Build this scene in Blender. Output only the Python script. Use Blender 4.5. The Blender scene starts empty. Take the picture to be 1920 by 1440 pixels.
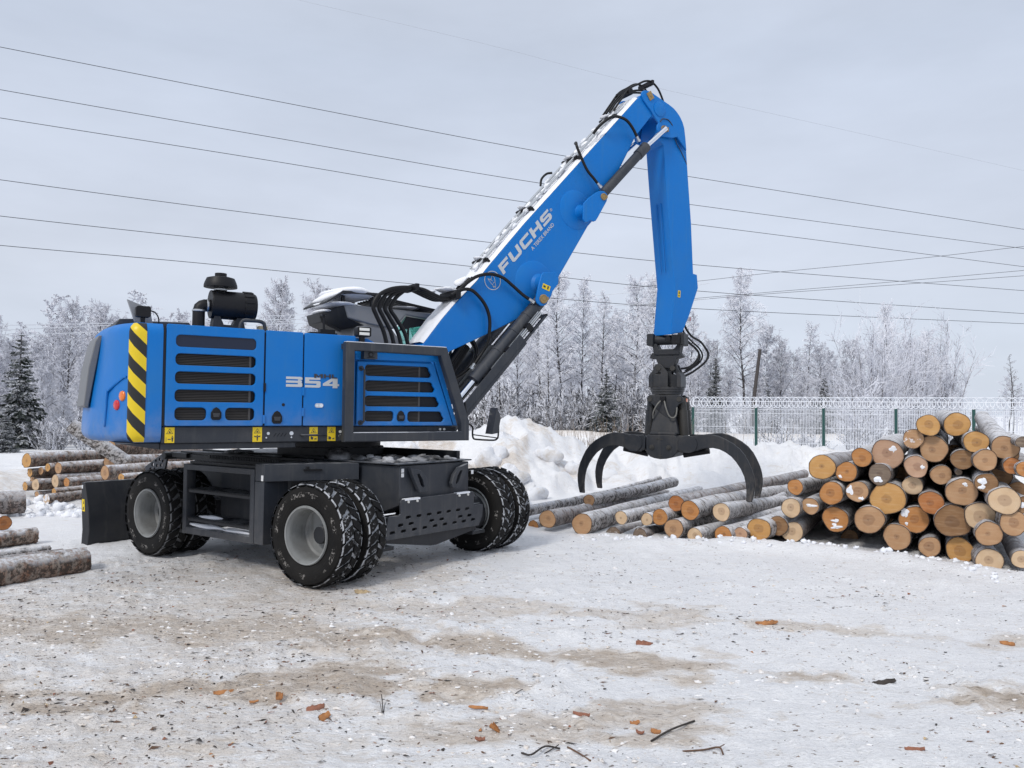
import bpy, bmesh, math, random
import numpy as np
from mathutils import Matrix, Vector

random.seed(7)
rng = np.random.default_rng(11)
R = math.radians
scene = bpy.context.scene
COL = scene.collection

# ------------------------------------------------------------------ camera
CAM_H, FPX = 1.8, 1480.0
pitch, roll = math.atan(50 / FPX), math.atan(.0105)
c_f = Vector((0, math.cos(pitch), math.sin(pitch)))
c_u0 = Vector((0, -math.sin(pitch), math.cos(pitch)))
c_r = math.cos(roll) * Vector((1, 0, 0)) + math.sin(roll) * c_u0
c_u = -math.sin(roll) * Vector((1, 0, 0)) + math.cos(roll) * c_u0
cam_d = bpy.data.cameras.new('camera')
cam_d.sensor_width = 36.0
cam_d.lens = 36.0 * FPX / 1920.0
cam_d.clip_start, cam_d.clip_end = .05, 3000
cam = bpy.data.objects.new('camera', cam_d)
COL.objects.link(cam)
cam.matrix_world = Matrix(((c_r.x, c_u.x, -c_f.x, 0), (c_r.y, c_u.y, -c_f.y, 0), (c_r.z, c_u.z, -c_f.z, CAM_H), (0, 0, 0, 1)))
scene.camera = cam

# ------------------------------------------------------------------ world, sun, exposure
SUN_EL, SUN_AZ = R(44), R(212)          # azimuth measured clockwise from +Y
world = bpy.data.worlds.new('World')
scene.world = world
world.use_nodes = True
wn, wl = world.node_tree.nodes, world.node_tree.links
wn.clear()
w_out = wn.new('ShaderNodeOutputWorld')
sky = wn.new('ShaderNodeTexSky')
sky.sky_type = 'NISHITA'
sky.sun_disc = False
sky.sun_elevation, sky.sun_rotation = SUN_EL, SUN_AZ
bg_sky = wn.new('ShaderNodeBackground')
bg_sky.inputs['Strength'].default_value = .1
wl.new(sky.outputs[0], bg_sky.inputs['Color'])
tc = wn.new('ShaderNodeTexCoord')
sep = wn.new('ShaderNodeSeparateXYZ')
wl.new(tc.outputs['Generated'], sep.inputs[0])
ramp = wn.new('ShaderNodeValToRGB')
ramp.color_ramp.elements[0].position = 0.0
ramp.color_ramp.elements[0].color = (.565, .622, .735, 1)
ramp.color_ramp.elements[1].position = 1.0
ramp.color_ramp.elements[1].color = (.90, .94, 1.0, 1)
e = ramp.color_ramp.elements.new(.16); e.color = (.625, .668, .765, 1)
e = ramp.color_ramp.elements.new(.40); e.color = (.545, .603, .715, 1)
e = ramp.color_ramp.elements.new(.70); e.color = (.70, .75, .85, 1)
wl.new(sep.outputs['Z'], ramp.inputs[0])
cmap = wn.new('ShaderNodeMapping')
cmap.inputs['Scale'].default_value = (1.6, 1.6, 5.0)
wl.new(tc.outputs['Generated'], cmap.inputs[0])
cn = wn.new('ShaderNodeTexNoise')
cn.inputs['Scale'].default_value = 1.5
cn.inputs['Detail'].default_value = 5
cn.inputs['Roughness'].default_value = .55
wl.new(cmap.outputs[0], cn.inputs['Vector'])
cr = wn.new('ShaderNodeMapRange')
cr.inputs['From Min'].default_value, cr.inputs['From Max'].default_value = .3, .7
cr.inputs['To Min'].default_value, cr.inputs['To Max'].default_value = .90, 1.08
wl.new(cn.outputs['Fac'], cr.inputs['Value'])
cm = wn.new('ShaderNodeVectorMath'); cm.operation = 'SCALE'
wl.new(ramp.outputs[0], cm.inputs[0]); wl.new(cr.outputs[0], cm.inputs['Scale'])
bg_cloud = wn.new('ShaderNodeBackground')
bg_cloud.inputs['Strength'].default_value = 1.0
wl.new(cm.outputs[0], bg_cloud.inputs['Color'])
wmix = wn.new('ShaderNodeMixShader')
wmix.inputs[0].default_value = .90      # cloud cover
wl.new(bg_sky.outputs[0], wmix.inputs[1]); wl.new(bg_cloud.outputs[0], wmix.inputs[2])
wl.new(wmix.outputs[0], w_out.inputs['Surface'])
sun_d = bpy.data.lights.new('sun', 'SUN')
sun_d.energy = 1.5
sun_d.angle = R(12)
sun_d.color = (1.0, .95, .88)
sun = bpy.data.objects.new('sun', sun_d)
COL.objects.link(sun)
sd = Vector((math.sin(SUN_AZ) * math.cos(SUN_EL), math.cos(SUN_AZ) * math.cos(SUN_EL), math.sin(SUN_EL)))
sun.rotation_euler = sd.to_track_quat('Z', 'Y').to_euler()
vs = scene.view_settings
vs.view_transform = 'Standard'
vs.look = 'None'
vs.exposure, vs.gamma = 0.20, 1.0
vs.use_curve_mapping = False
scene.render.engine = 'CYCLES'
scene.cycles.use_denoising = True
scene.cycles.max_bounces = 6
scene.cycles.diffuse_bounces = 4
scene.cycles.transparent_max_bounces = 8

# ------------------------------------------------------------------ helpers
def px_ray(x, y):
    return c_r * ((x - 960) / FPX) - c_u * ((y - 720) / FPX) + c_f

def at(x, y, Y):
    d = px_ray(x, y)
    return Vector((0, 0, CAM_H)) + d * (Y / d.y)

def sstep(a, b, x):
    t = np.clip((x - a) / (b - a), 0, 1)
    return t * t * (3 - 2 * t)

def _hash(ix, iy, seed):
    h = (ix.astype(np.int64) * 374761393 + iy.astype(np.int64) * 668265263 + seed * 1442695041) & 0xffffffff
    h = ((h ^ (h >> 13)) * 1274126177) & 0xffffffff
    h = ((h ^ (h >> 15)) * 2246822519) & 0xffffffff
    return ((h ^ (h >> 16)) & 0xffffff) / float(0xffffff)

def vnoise(x, y, seed=0):
    x = np.asarray(x, float); y = np.asarray(y, float)
    ix, iy = np.floor(x), np.floor(y)
    fx, fy = x - ix, y - iy
    fx = fx * fx * (3 - 2 * fx); fy = fy * fy * (3 - 2 * fy)
    a, b = _hash(ix, iy, seed), _hash(ix + 1, iy, seed)
    c, d = _hash(ix, iy + 1, seed), _hash(ix + 1, iy + 1, seed)
    return (a + (b - a) * fx) * (1 - fy) + (c + (d - c) * fx) * fy

def fbm(x, y, octv=4, seed=0, gain=.5):
    s, a, t = 0, 1, 0
    for k in range(octv):
        s = s + a * vnoise(x * 2 ** k + 17.3 * k, y * 2 ** k - 9.1 * k, seed + k)
        t += a; a *= gain
    return s / t

def tag(o, label=None, cat=None, group=None, kind=None):
    if label: o['label'] = label
    if cat: o['category'] = cat
    if group: o['group'] = group
    if kind: o['kind'] = kind
    return o

def empty(name, loc=(0, 0, 0), rz=0, parent=None):
    o = bpy.data.objects.new(name, None)
    o.empty_display_size = .2
    o.location = loc; o.rotation_euler = (0, 0, rz)
    COL.objects.link(o)
    if parent: o.parent = parent
    return o

def smooth(me, ang=35):
    n = len(me.polygons)
    me.polygons.foreach_set('use_smooth', np.ones(n, dtype=bool))
    try: me.set_sharp_from_angle(angle=R(ang))
    except Exception: pass

def link(name, me, parent=None, rz=0, mats=None, bevel=0, loc=None):
    if mats is not None:
        for m in (mats if isinstance(mats, (list, tuple)) else [mats]): me.materials.append(m)
    o = bpy.data.objects.new(name, me)
    COL.objects.link(o)
    if parent: o.parent = parent
    o.rotation_euler = (0, 0, rz)
    if loc is not None: o.location = loc
    if bevel:
        b = o.modifiers.new('bevel', 'BEVEL')
        b.width = bevel; b.segments = 2; b.limit_method = 'ANGLE'; b.angle_limit = R(40)
    return o

SINGLE = {'reinforcing_disc', 'snow_cover', 'guard_post', 'snow_clump', 'bolt', 'lug_boss', 'cheek_web', 'cab_side_bar', 'cylinder_pipe', 'clamp_band', 'hose_bracket', 'jaw_beam', 'jaw_rod',
          'model_letters', 'vent_slot', 'hinge_strip', 'stick_rib', 'boom_rod', 'grease_line', 'hose_clamp', 'label', 'pin_end'}
class MB:
    """collects polygons of one mesh"""
    def __init__(s): s.v, s.f, s.m, s.k = [], [], [], 0
    def add(s, vs_, fs):
        o = len(s.v)
        s.v += [tuple(p) for p in vs_]
        for f in fs:
            s.f.append([i + o for i in f]); s.m.append(s.k)
        return s
    def box(s, a, b, M=None):
        (x0, y0, z0), (x1, y1, z1) = a, b
        vs_ = [Vector((x, y, z)) for x in (x0, x1) for y in (y0, y1) for z in (z0, z1)]
        if M: vs_ = [M @ p for p in vs_]
        return s.add(vs_, [(0, 1, 3, 2), (4, 6, 7, 5), (0, 4, 5, 1), (2, 3, 7, 6), (0, 2, 6, 4), (1, 5, 7, 3)])
    def prism(s, pts, a, b, ax='v'):
        """polygon given in (u,w) pushed from v=a to v=b; ax 'u': polygon in (v,w); ax 'w': polygon in (u,v)"""
        def P(p, t):
            return (p[0], t, p[1]) if ax == 'v' else ((t, p[0], p[1]) if ax == 'u' else (p[0], p[1], t))
        n = len(pts)
        vs_ = [P(p, a) for p in pts] + [P(p, b) for p in pts]
        fs = [list(range(n)), list(range(2 * n - 1, n - 1, -1))]
        fs += [(i, i + n, (i + 1) % n + n, (i + 1) % n) for i in range(n)]
        return s.add(vs_, fs)
    def tube(s, path, r, n=8, cap=True):
        path = [Vector(p) for p in path]
        m = len(path)
        rs = r if isinstance(r, (list, tuple)) else [r] * m
        t0 = (path[1] - path[0]).normalized()
        nrm = t0.orthogonal().normalized()
        o = len(s.v)
        for i, p in enumerate(path):
            t = (path[min(i + 1, m - 1)] - path[max(i - 1, 0)]).normalized()
            nrm = (nrm - t * nrm.dot(t)).normalized()
            bn = t.cross(nrm)
            for k in range(n):
                an = 2 * math.pi * k / n
                s.v.append(tuple(p + (nrm * math.cos(an) + bn * math.sin(an)) * rs[i]))
        for i in range(m - 1):
            for k in range(n):
                s.f.append([o + i * n + k, o + i * n + (k + 1) % n, o + (i + 1) * n + (k + 1) % n, o + (i + 1) * n + k]); s.m.append(s.k)
        if cap:
            s.f.append([o + k for k in range(n)][::-1]); s.m.append(s.k)
            s.f.append([o + (m - 1) * n + k for k in range(n)]); s.m.append(s.k)
        return s
    def lathe(s, prof, c, axis, n=32, mats=None):
        """profile of (radius, height along axis) turned about axis through c"""
        c, ax = Vector(c), Vector(axis).normalized()
        e1 = ax.orthogonal().normalized(); e2 = ax.cross(e1)
        o = len(s.v)
        for (r, h) in prof:
            for k in range(n):
                an = 2 * math.pi * k / n
                s.v.append(tuple(c + ax * h + (e1 * math.cos(an) + e2 * math.sin(an)) * r))
        for i in range(len(prof) - 1):
            for k in range(n):
                s.f.append([o + i * n + k, o + i * n + (k + 1) % n, o + (i + 1) * n + (k + 1) % n, o + (i + 1) * n + k])
                s.m.append(mats[i] if mats else s.k)
        return s
    def disc(s, c, axis, r, t, n=20):
        return s.lathe([(0.0005, 0), (r, 0), (r, t), (0.0005, t)], c, axis, n)
    def blob(s, c, rx, ry, rz, seed=0, n=10, amp=.25, M=None):
        """lumpy ellipsoid"""
        rr = random.Random(seed)
        c = Vector(c); o = len(s.v)
        ph = [(rr.uniform(0, 6), rr.uniform(0, 6), rr.randint(1, 3), rr.randint(1, 3)) for _ in range(4)]
        rows = n // 2 + 1
        for i in range(rows + 1):
            th = math.pi * i / rows
            for k in range(n):
                al = 2 * math.pi * k / n
                q = 1 + amp * sum(math.sin(a * al + p1) * math.sin(b * th + p2) for p1, p2, a, b in ph) / 2
                d = Vector((rx * math.sin(th) * math.cos(al) * q, ry * math.sin(th) * math.sin(al) * q, rz * math.cos(th) * q))
                if M: d = M @ d
                s.v.append(tuple(c + d))
        for i in range(rows):
            for k in range(n):
                s.f.append([o + i * n + k, o + i * n + (k + 1) % n, o + (i + 1) * n + (k + 1) % n, o + (i + 1) * n + k]); s.m.append(s.k)
        return s
    def mesh(s, name, sm=35):
        me = bpy.data.meshes.new(name)
        me.from_pydata(s.v, [], s.f)
        me.polygons.foreach_set('material_index', s.m)
        if len(s.f) < 60000:
            bm = bmesh.new(); bm.from_mesh(me)
            bmesh.ops.recalc_face_normals(bm, faces=bm.faces)
            bm.to_mesh(me); bm.free()
        if sm: smooth(me, sm)
        me.update()
        return me
    def pieces(s):
        par = list(range(len(s.v)))
        def find(a):
            while par[a] != a: par[a] = par[par[a]]; a = par[a]
            return a
        for f in s.f:
            r_ = find(f[0])
            for i in f[1:]: par[find(i)] = r_
        out = {}
        for f, m_ in zip(s.f, s.m): out.setdefault(find(f[0]), []).append((f, m_))
        res = []
        for fl_ in out.values():
            b = MB(); ix = {}
            for f, m_ in fl_:
                b.f.append([ix.setdefault(i, len(ix)) for i in f]); b.m.append(m_)
            b.v = [s.v[i] for i in ix]
            res.append(b)
        return res
    def build(s, name, mats, parent=None, rz=0, bevel=0, sm=35, loc=None):
        if name in SINGLE and loc is None:
            ps = s.pieces()
            if 1 < len(ps) <= 60: return [link(name, b.mesh(name, sm), parent, rz, mats, bevel, loc) for b in ps][0]
        return link(name, s.mesh(name, sm), parent, rz, mats, bevel, loc)

def np_mesh(name, V_, F_, mi=None, sm=False):
    """fast mesh from numpy arrays; F_ is (n,3) or (n,4)"""
    me = bpy.data.meshes.new(name)
    V_ = np.asarray(V_, np.float32); F_ = np.asarray(F_, np.int32)
    n, k = F_.shape
    me.vertices.add(len(V_)); me.vertices.foreach_set('co', V_.ravel())
    me.loops.add(n * k); me.loops.foreach_set('vertex_index', F_.ravel())
    me.polygons.add(n)
    me.polygons.foreach_set('loop_start', np.arange(0, n * k, k, dtype=np.int32))
    if mi is not None: me.polygons.foreach_set('material_index', np.asarray(mi, np.int32))
    me.polygons.foreach_set('use_smooth', np.full(n, bool(sm)))
    me.update(calc_edges=True)
    return me

def rrect(x0, y0, x1, y1, r, n=4, sl=0.0):
    """rounded rectangle; sl shifts the bottom right corner outwards"""
    cs = [(x0 + r, y0 + r, 180), (x1 - r + sl, y0 + r, 270), (x1 - r, y1 - r, 0), (x0 + r, y1 - r, 90)]
    return [(cx + r * math.cos(R(a + 90 * i / n)), cy + r * math.sin(R(a + 90 * i / n))) for cx, cy, a in cs for i in range(n + 1)]

def circ(x, y, r, n=16):
    return [(x + r * math.cos(2 * math.pi * i / n), y + r * math.sin(2 * math.pi * i / n)) for i in range(n)]

def curve_mesh(name, loops, t, bevel=0):
    cu = bpy.data.curves.new(name, 'CURVE')
    cu.dimensions = '2D'; cu.fill_mode = 'BOTH'
    cu.extrude = max(t / 2 - bevel, .0002); cu.bevel_depth = bevel; cu.bevel_resolution = 1
    cu.offset = -bevel
    for lp in loops:
        sp = cu.splines.new('POLY'); sp.points.add(len(lp) - 1)
        for i, p in enumerate(lp): sp.points[i].co = (p[0], p[1], 0, 1)
        sp.use_cyclic_u = True
    ob = bpy.data.objects.new(name, cu)
    me = bpy.data.meshes.new_from_object(ob)
    bpy.data.objects.remove(ob); bpy.data.curves.remove(cu)
    me.name = name
    return me

def plate(name, loops, pos, t, mat, parent=None, rz=0, ax='v', bevel=0):
    """plate with holes: loops in (u,w) centred on v=pos (ax 'v') or in (v,w) centred on u=pos (ax 'u')"""
    me = curve_mesh(name, loops, t, bevel)
    if ax == 'v': M = Matrix(((1, 0, 0, 0), (0, 0, -1, pos), (0, 1, 0, 0), (0, 0, 0, 1)))
    else: M = Matrix(((0, 0, 1, pos), (1, 0, 0, 0), (0, 1, 0, 0), (0, 0, 0, 1)))
    me.transform(M)
    smooth(me, 30)
    return link(name, me, parent, rz, mat)

def text_mesh(body, size, shear=0, bold=0, t=.002):
    cu = bpy.data.curves.new('lettering', 'FONT')
    cu.body = body; cu.size = size; cu.shear = shear; cu.offset = bold; cu.extrude = t
    cu.fill_mode = 'FRONT' if t == 0 else 'BOTH'
    ob = bpy.data.objects.new('lettering', cu)
    me = bpy.data.meshes.new_from_object(ob)
    bpy.data.objects.remove(ob); bpy.data.curves.remove(cu)
    return me

def spline(pts, n=6):
    """Catmull-Rom through points"""
    P = [Vector(p) for p in pts]
    P = [P[0] * 2 - P[1]] + P + [P[-1] * 2 - P[-2]]
    out = []
    for i in range(1, len(P) - 2):
        for k in range(n):
            t = k / n
            a, b, c, d = P[i - 1:i + 3]
            out.append(.5 * ((2 * b) + (c - a) * t + (2 * a - 5 * b + 4 * c - d) * t * t + (3 * b - a - 3 * c + d) * t ** 3))
    out.append(P[-2])
    return out

# ------------------------------------------------------------------ materials
def mat(name, col=(.5, .5, .5), rough=.5, metal=0, coat=0, spec=None):
    m = bpy.data.materials.new(name); m.use_nodes = True
    b = m.node_tree.nodes['Principled BSDF']
    b.inputs['Base Color'].default_value = (*col, 1)
    b.inputs['Roughness'].default_value = rough
    b.inputs['Metallic'].default_value = metal
    if coat: b.inputs['Coat Weight'].default_value = coat; b.inputs['Coat Roughness'].default_value = .15
    if spec is not None: b.inputs['Specular IOR Level'].default_value = spec
    return m

class NT:
    """small helper to wire nodes"""
    def __init__(s, m):
        s.t = m.node_tree; s.n = s.t.nodes; s.l = s.t.links; s.b = s.n['Principled BSDF']
    def new(s, ty, **kw):
        n = s.n.new(ty)
        for k, v in kw.items():
            if hasattr(n, k) and k not in n.inputs: setattr(n, k, v)
            else: n.inputs[k].default_value = v
        return n
    def coord(s, which='Object', scale=(1, 1, 1), rot=(0, 0, 0)):
        c = s.new('ShaderNodeTexCoord'); m = s.new('ShaderNodeMapping')
        m.inputs['Scale'].default_value = scale; m.inputs['Rotation'].default_value = rot
        s.l.new(c.outputs[which], m.inputs[0]); return m.outputs[0]
    def noise(s, vec, scale, detail=4, rough=.5, dist=0):
        n = s.new('ShaderNodeTexNoise'); n.inputs['Scale'].default_value = scale; n.inputs['Detail'].default_value = detail
        n.inputs['Roughness'].default_value = rough; n.inputs['Distortion'].default_value = dist
        if vec is not None: s.l.new(vec, n.inputs['Vector'])
        return n.outputs['Fac']
    def ramp(s, fac, stops):
        r = s.new('ShaderNodeValToRGB'); cr_ = r.color_ramp
        while len(cr_.elements) < len(stops): cr_.elements.new(.5)
        for e_, (p, c) in zip(cr_.elements, stops):
            e_.position = p; e_.color = (*c, 1) if hasattr(c, '__len__') else (c, c, c, 1)
        s.l.new(fac, r.inputs[0]); return r.outputs[0]
    def mix(s, fac, a, b, blend='MIX'):
        m = s.new('ShaderNodeMix', data_type='RGBA', blend_type=blend)
        for sock, val in ((m.inputs[0], fac), (m.inputs[6], a), (m.inputs[7], b)):
            if hasattr(val, 'is_linked'): s.l.new(val, sock)
            elif isinstance(val, (int, float)): sock.default_value = val
            else: sock.default_value = (*val, 1)
        return m.outputs[2]
    def math(s, op, a, b=0, clamp=False):
        m = s.new('ShaderNodeMath', operation=op); m.use_clamp = clamp
        for sock, val in ((m.inputs[0], a), (m.inputs[1], b)):
            if hasattr(val, 'is_linked'): s.l.new(val, sock)
            else: sock.default_value = val
        return m.outputs[0]
    def bump(s, h, strength=.3, dist=.01):
        b = s.new('ShaderNodeBump'); b.inputs['Strength'].default_value = strength; b.inputs['Distance'].default_value = dist
        s.l.new(h, b.inputs['Height']); s.l.new(b.outputs[0], s.b.inputs['Normal'])
    def up(s):
        g = s.new('ShaderNodeNewGeometry'); q = s.new('ShaderNodeSeparateXYZ')
        s.l.new(g.outputs['Normal'], q.inputs[0]); return q.outputs['Z']
    def col(s, c): s.l.new(c, s.b.inputs['Base Color'])
    def rough(s, c): s.l.new(c, s.b.inputs['Roughness'])

def painted(name, col, rough=.38, dirt=(.30, .28, .26), amt=.25, coat=0, frost=0, dust=None):
    m = mat(name, col, rough, coat=coat); k = NT(m)
    v = k.coord('Object')
    n = k.noise(v, 2.2, 6, .6)
    f = k.math('MULTIPLY', k.ramp(n, [(.45, 0), (.8, 1)]), amt)
    c = k.mix(f, col, dirt)
    fine = k.noise(v, 38, 4, .7)
    c = k.mix(k.math('MULTIPLY', k.ramp(fine, [(.62, 0), (.75, 1)]), amt * .6), c, dirt)
    st = k.noise(k.coord('Object', (14, 14, .9)), 1.0, 4, .65)
    c = k.mix(k.math('MULTIPLY', k.ramp(st, [(.54, 0), (.72, 1)]), amt * .7), c, dirt)
    if dust:
        sz = k.new('ShaderNodeSeparateXYZ'); k.l.new(k.coord('Object'), sz.inputs[0])
        low = k.new('ShaderNodeMapRange'); low.inputs['From Min'].default_value, low.inputs['From Max'].default_value = dust[1], dust[0]
        k.l.new(sz.outputs['Z'], low.inputs['Value'])
        dm = k.math('MULTIPLY', k.math('POWER', low.outputs[0], 1.6), k.ramp(k.noise(v, 5, 6, .7), [(.36, .1), (.66, 1)]))
        c = k.mix(k.math('MULTIPLY', dm, dust[2]), c, (.34, .32, .30))
    if frost:
        fr = k.math('MULTIPLY', k.ramp(k.up(), [(.72, 0), (.92, 1)]), k.ramp(k.noise(v, 9, 4), [(.40, 0), (.56, 1)]))
        c = k.mix(k.math('MULTIPLY', fr, frost), c, (.78, .8, .84))
    k.col(c)
    k.rough(k.ramp(n, [(.3, rough - .06), (.7, rough + .14)]))
    k.bump(k.noise(v, 6, 3), .02, .02)
    return m

M_blue = painted('blue_paint', (.0, .160, .53), .40, (.05, .19, .38), .30, dust=(1.45, 1.95, .42))
M_blue.node_tree.nodes['Principled BSDF'].inputs['Specular IOR Level'].default_value = .3
M_grey = painted('anthracite_paint', (.022, .027, .037), .50, (.12, .115, .11), .38, frost=.25, dust=(.25, 1.0, .18))
M_dgrey = painted('dark_steel', (.012, .014, .019), .55, (.07, .066, .06), .35, frost=.3)
M_black = mat('black_plastic', (.007, .007, .009), .5, spec=.3)
M_void = mat('dark_recess', (.006, .007, .012), .7)
M_rubber = mat('hose_rubber', (.006, .006, .007), .45, spec=.3)
M_rimw = painted('rim_paint', (.25, .26, .26), .5, (.09, .085, .08), .75)
M_steel = mat('bright_steel', (.62, .64, .67), .28, 1)
M_chrome = mat('chrome_rod', (.78, .80, .84), .12, 1)
M_brass = painted('brass_pin', (.30, .20, .075), .5, (.08, .06, .04), .5)
M_yellow = mat('yellow_print', (.78, .56, .01), .45)
M_white = mat('white_print', (.72, .73, .75), .45)
M_silver = mat('silver_print', (.52, .54, .56), .45)
M_char = mat('charcoal_print', (.035, .038, .045), .5)
M_cabg = painted('cab_grey_paint', (.24, .25, .27), .4, (.2, .2, .2), .2)
M_pipe = mat('galvanised_pipe', (.50, .52, .54), .38, .85)
M_red = mat('red_lens', (.55, .008, .02), .12, coat=.6)
M_amber = mat('amber_lens', (.75, .17, .01), .15, coat=.6)
M_lens = mat('clear_lens', (.70, .70, .67), .15, coat=.5)
M_green = mat('fence_green', (.012, .065, .058), .45)
M_tan = mat('tan_plastic', (.55, .42, .22), .5)

def m_snowy():
    m = mat('snow', (.86, .88, .92), .65); k = NT(m)
    v = k.coord('Object')
    k.col(k.mix(k.ramp(k.noise(v, 4, 5), [(.35, 0), (.75, 1)]), (.80, .82, .87), (.89, .90, .93)))
    k.bump(k.noise(v, 40, 5, .65), .35, .02)
    k.b.inputs['Subsurface Weight'].default_value = 0
    return m
M_snow = m_snowy()

def m_grime():
    m = mat('grimy_snow', (.4, .4, .4), .7); k = NT(m)
    v = k.coord('Object')
    k.col(k.mix(k.ramp(k.noise(v, 5, 5), [(.42, 0), (.66, 1)]), (.055, .056, .06), (.50, .51, .54)))
    k.bump(k.noise(v, 22, 5, .65), .5, .03)
    return m
M_grime = m_grime()

def m_sidewall():
    m = mat('tyre_sidewall', (.016, .016, .017), .75, spec=.2); k = NT(m)
    v = k.coord('Object'); q = k.new('ShaderNodeVectorMath', operation='LENGTH'); fl = k.new('ShaderNodeVectorMath', operation='MULTIPLY')
    fl.inputs[1].default_value = (1, 0, 1); k.l.new(v, fl.inputs[0]); k.l.new(fl.outputs[0], q.inputs[0]); r_ = q.outputs['Value']
    band = k.math('MULTIPLY', k.math('GREATER_THAN', r_, .385), k.math('LESS_THAN', r_, .435))
    n = k.math('MULTIPLY', k.ramp(k.noise(v, 8, 4), [(.50, 0), (.56, 1)]), k.ramp(k.noise(v, 45, 4, .7), [(.50, 0), (.56, 1)]))
    base = k.mix(k.ramp(k.noise(v, 3.5, 5, .6), [(.3, 0), (.72, 1)]), (.0065, .0065, .007), (.017, .016, .015))
    k.col(k.mix(k.math('MULTIPLY', k.math('MULTIPLY', band, n), .55), base, (.40, .38, .36)))
    k.bump(k.math('SINE', k.math('MULTIPLY', r_, 240)), .12, .004)
    return m
def m_tyre(snow, groove):
    m = mat('tyre_rubber', (.008, .008, .009), .75, spec=.22); k = NT(m)
    v = k.coord('Object')
    q = k.new('ShaderNodeVectorMath', operation='LENGTH'); fl = k.new('ShaderNodeVectorMath', operation='MULTIPLY')
    fl.inputs[1].default_value = (1, 0, 1); k.l.new(v, fl.inputs[0]); k.l.new(fl.outputs[0], q.inputs[0])
    low = k.math('MULTIPLY', k.math('LESS_THAN', q.outputs['Value'], .5135), k.math('GREATER_THAN', q.outputs['Value'], .5065))
    n1 = k.noise(v, 6, 5, .65); n2 = k.noise(v, 30, 5, .7)
    base = k.mix(k.ramp(k.noise(v, 3, 3), [(.3, 0), (.7, 1)]), (.005, .005, .0055), (.012, .0115, .011))
    top = k.math('MULTIPLY', k.math('MULTIPLY', k.ramp(n1, [(.53, 0), (.62, 1)]), k.ramp(n2, [(.55, 0), (.61, 1)])), snow)
    deep = k.math('MULTIPLY', k.math('MULTIPLY', low, k.ramp(n1, [(.40, 0), (.50, 1)])), groove)
    k.col(k.mix(k.math('MAXIMUM', top, deep), base, (.70, .72, .76)))
    k.bump(k.noise(v, 60, 3), .15, .01)
    return m
M_tyre = m_tyre(.9, .6)
M_side = m_sidewall()
M_tyre2 = m_tyre(.12, .22)

def m_stripe():
    m = mat('hazard_stripes', (1, 1, 1), .4); k = NT(m)
    u = k.new('ShaderNodeUVMap'); u.uv_map = 'UVMap'
    s = k.new('ShaderNodeSeparateXYZ'); k.l.new(u.outputs[0], s.inputs[0])
    a = k.math('ADD', k.math('MULTIPLY', s.outputs['X'], -1.0), k.math('ADD', s.outputs['Y'], .08))
    fr = k.math('FRACT', k.math('DIVIDE', a, .262))
    k.col(k.mix(k.math('GREATER_THAN', fr, .5), (.012, .012, .012), (.74, .54, .01)))
    return m
M_stripe = m_stripe()

def m_glass():
    m = mat('tinted_glass', (.30, .62, .55), .03)
    b = m.node_tree.nodes['Principled BSDF']
    b.inputs['Transmission Weight'].default_value = 1.0
    b.inputs['IOR'].default_value = 1.1
    return m
M_glass = m_glass()

# ------------------------------------------------------------------ ground
def bank_h(x, y):
    """ploughed snow bank behind the machine and the log piles"""
    crest = 19.0 + .8 * np.sin(x * .35) - .02 * x
    h = .70 + .24 * fbm(x * .45 + 3, y * .1, 2, 5)
    h = h + .62 * np.exp(-((x - .05) / 1.15) ** 2) + .12 * np.exp(-((x + 2.6) / 1.6) ** 2)
    h = np.where(x < -4, h * .9, h)
    front = 2.9 + .8 * np.exp(-((x - .05) / 2) ** 2)
    prof = np.where(y < crest, np.exp(-((y - crest) / front * 1.55) ** 2), .45 + .55 * np.exp(-((y - crest) / 2.6) ** 2))
    side = sstep(-11.0, -8.0, x) * (1 - sstep(13, 17, x))
    tail = 1 - sstep(24, 30, y)
    lump = fbm(x * 1.15, y * 1.15, 3, 21)
    bil = np.abs(fbm(x * 1.6 + 5, y * 1.6, 3, 33) - .5) * 2
    hh = h * prof
    on = sstep(.05, .3, hh)
    return (hh + on * ((lump - .5) * .50 + (.35 - bil) * .42 + (fbm(x * 4.2, y * 4.2, 3, 37) - .5) * .16)) * side * tail

TRACKS = (((-6, 6.9), (-1.0, 6.3), .55, .65), ((-1.0, 6.3), (3.0, 5.3), .35, .75), ((3.0, 5.3), (5, 4.4), .4, .95),
                        ((-4, 5.0), (.3, 5.3), .30, .8), ((-3.0, 7.4), (1.6, 7.0), .35, .45), ((-3, 3.6), (-.8, 3.3), .45, .7), ((-1.5, 4.3), (1.2, 4.9), .25, .55),
                        ((1.6, 7.0), (4.8, 6.1), .3, .5), ((-1.4, 2.9), (3, 2.9), .3, .3), ((-3.6, 8.3), (-1.3, 8.6), 1.3, .35))
def seg_dist(x, y, a, b):
    ax, ay = a; bx, by = b
    t = np.clip(((x - ax) * (bx - ax) + (y - ay) * (by - ay)) / ((bx - ax) ** 2 + (by - ay) ** 2), 0, 1)
    return np.hypot(x - ax - t * (bx - ax), y - ay - t * (by - ay))

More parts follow.
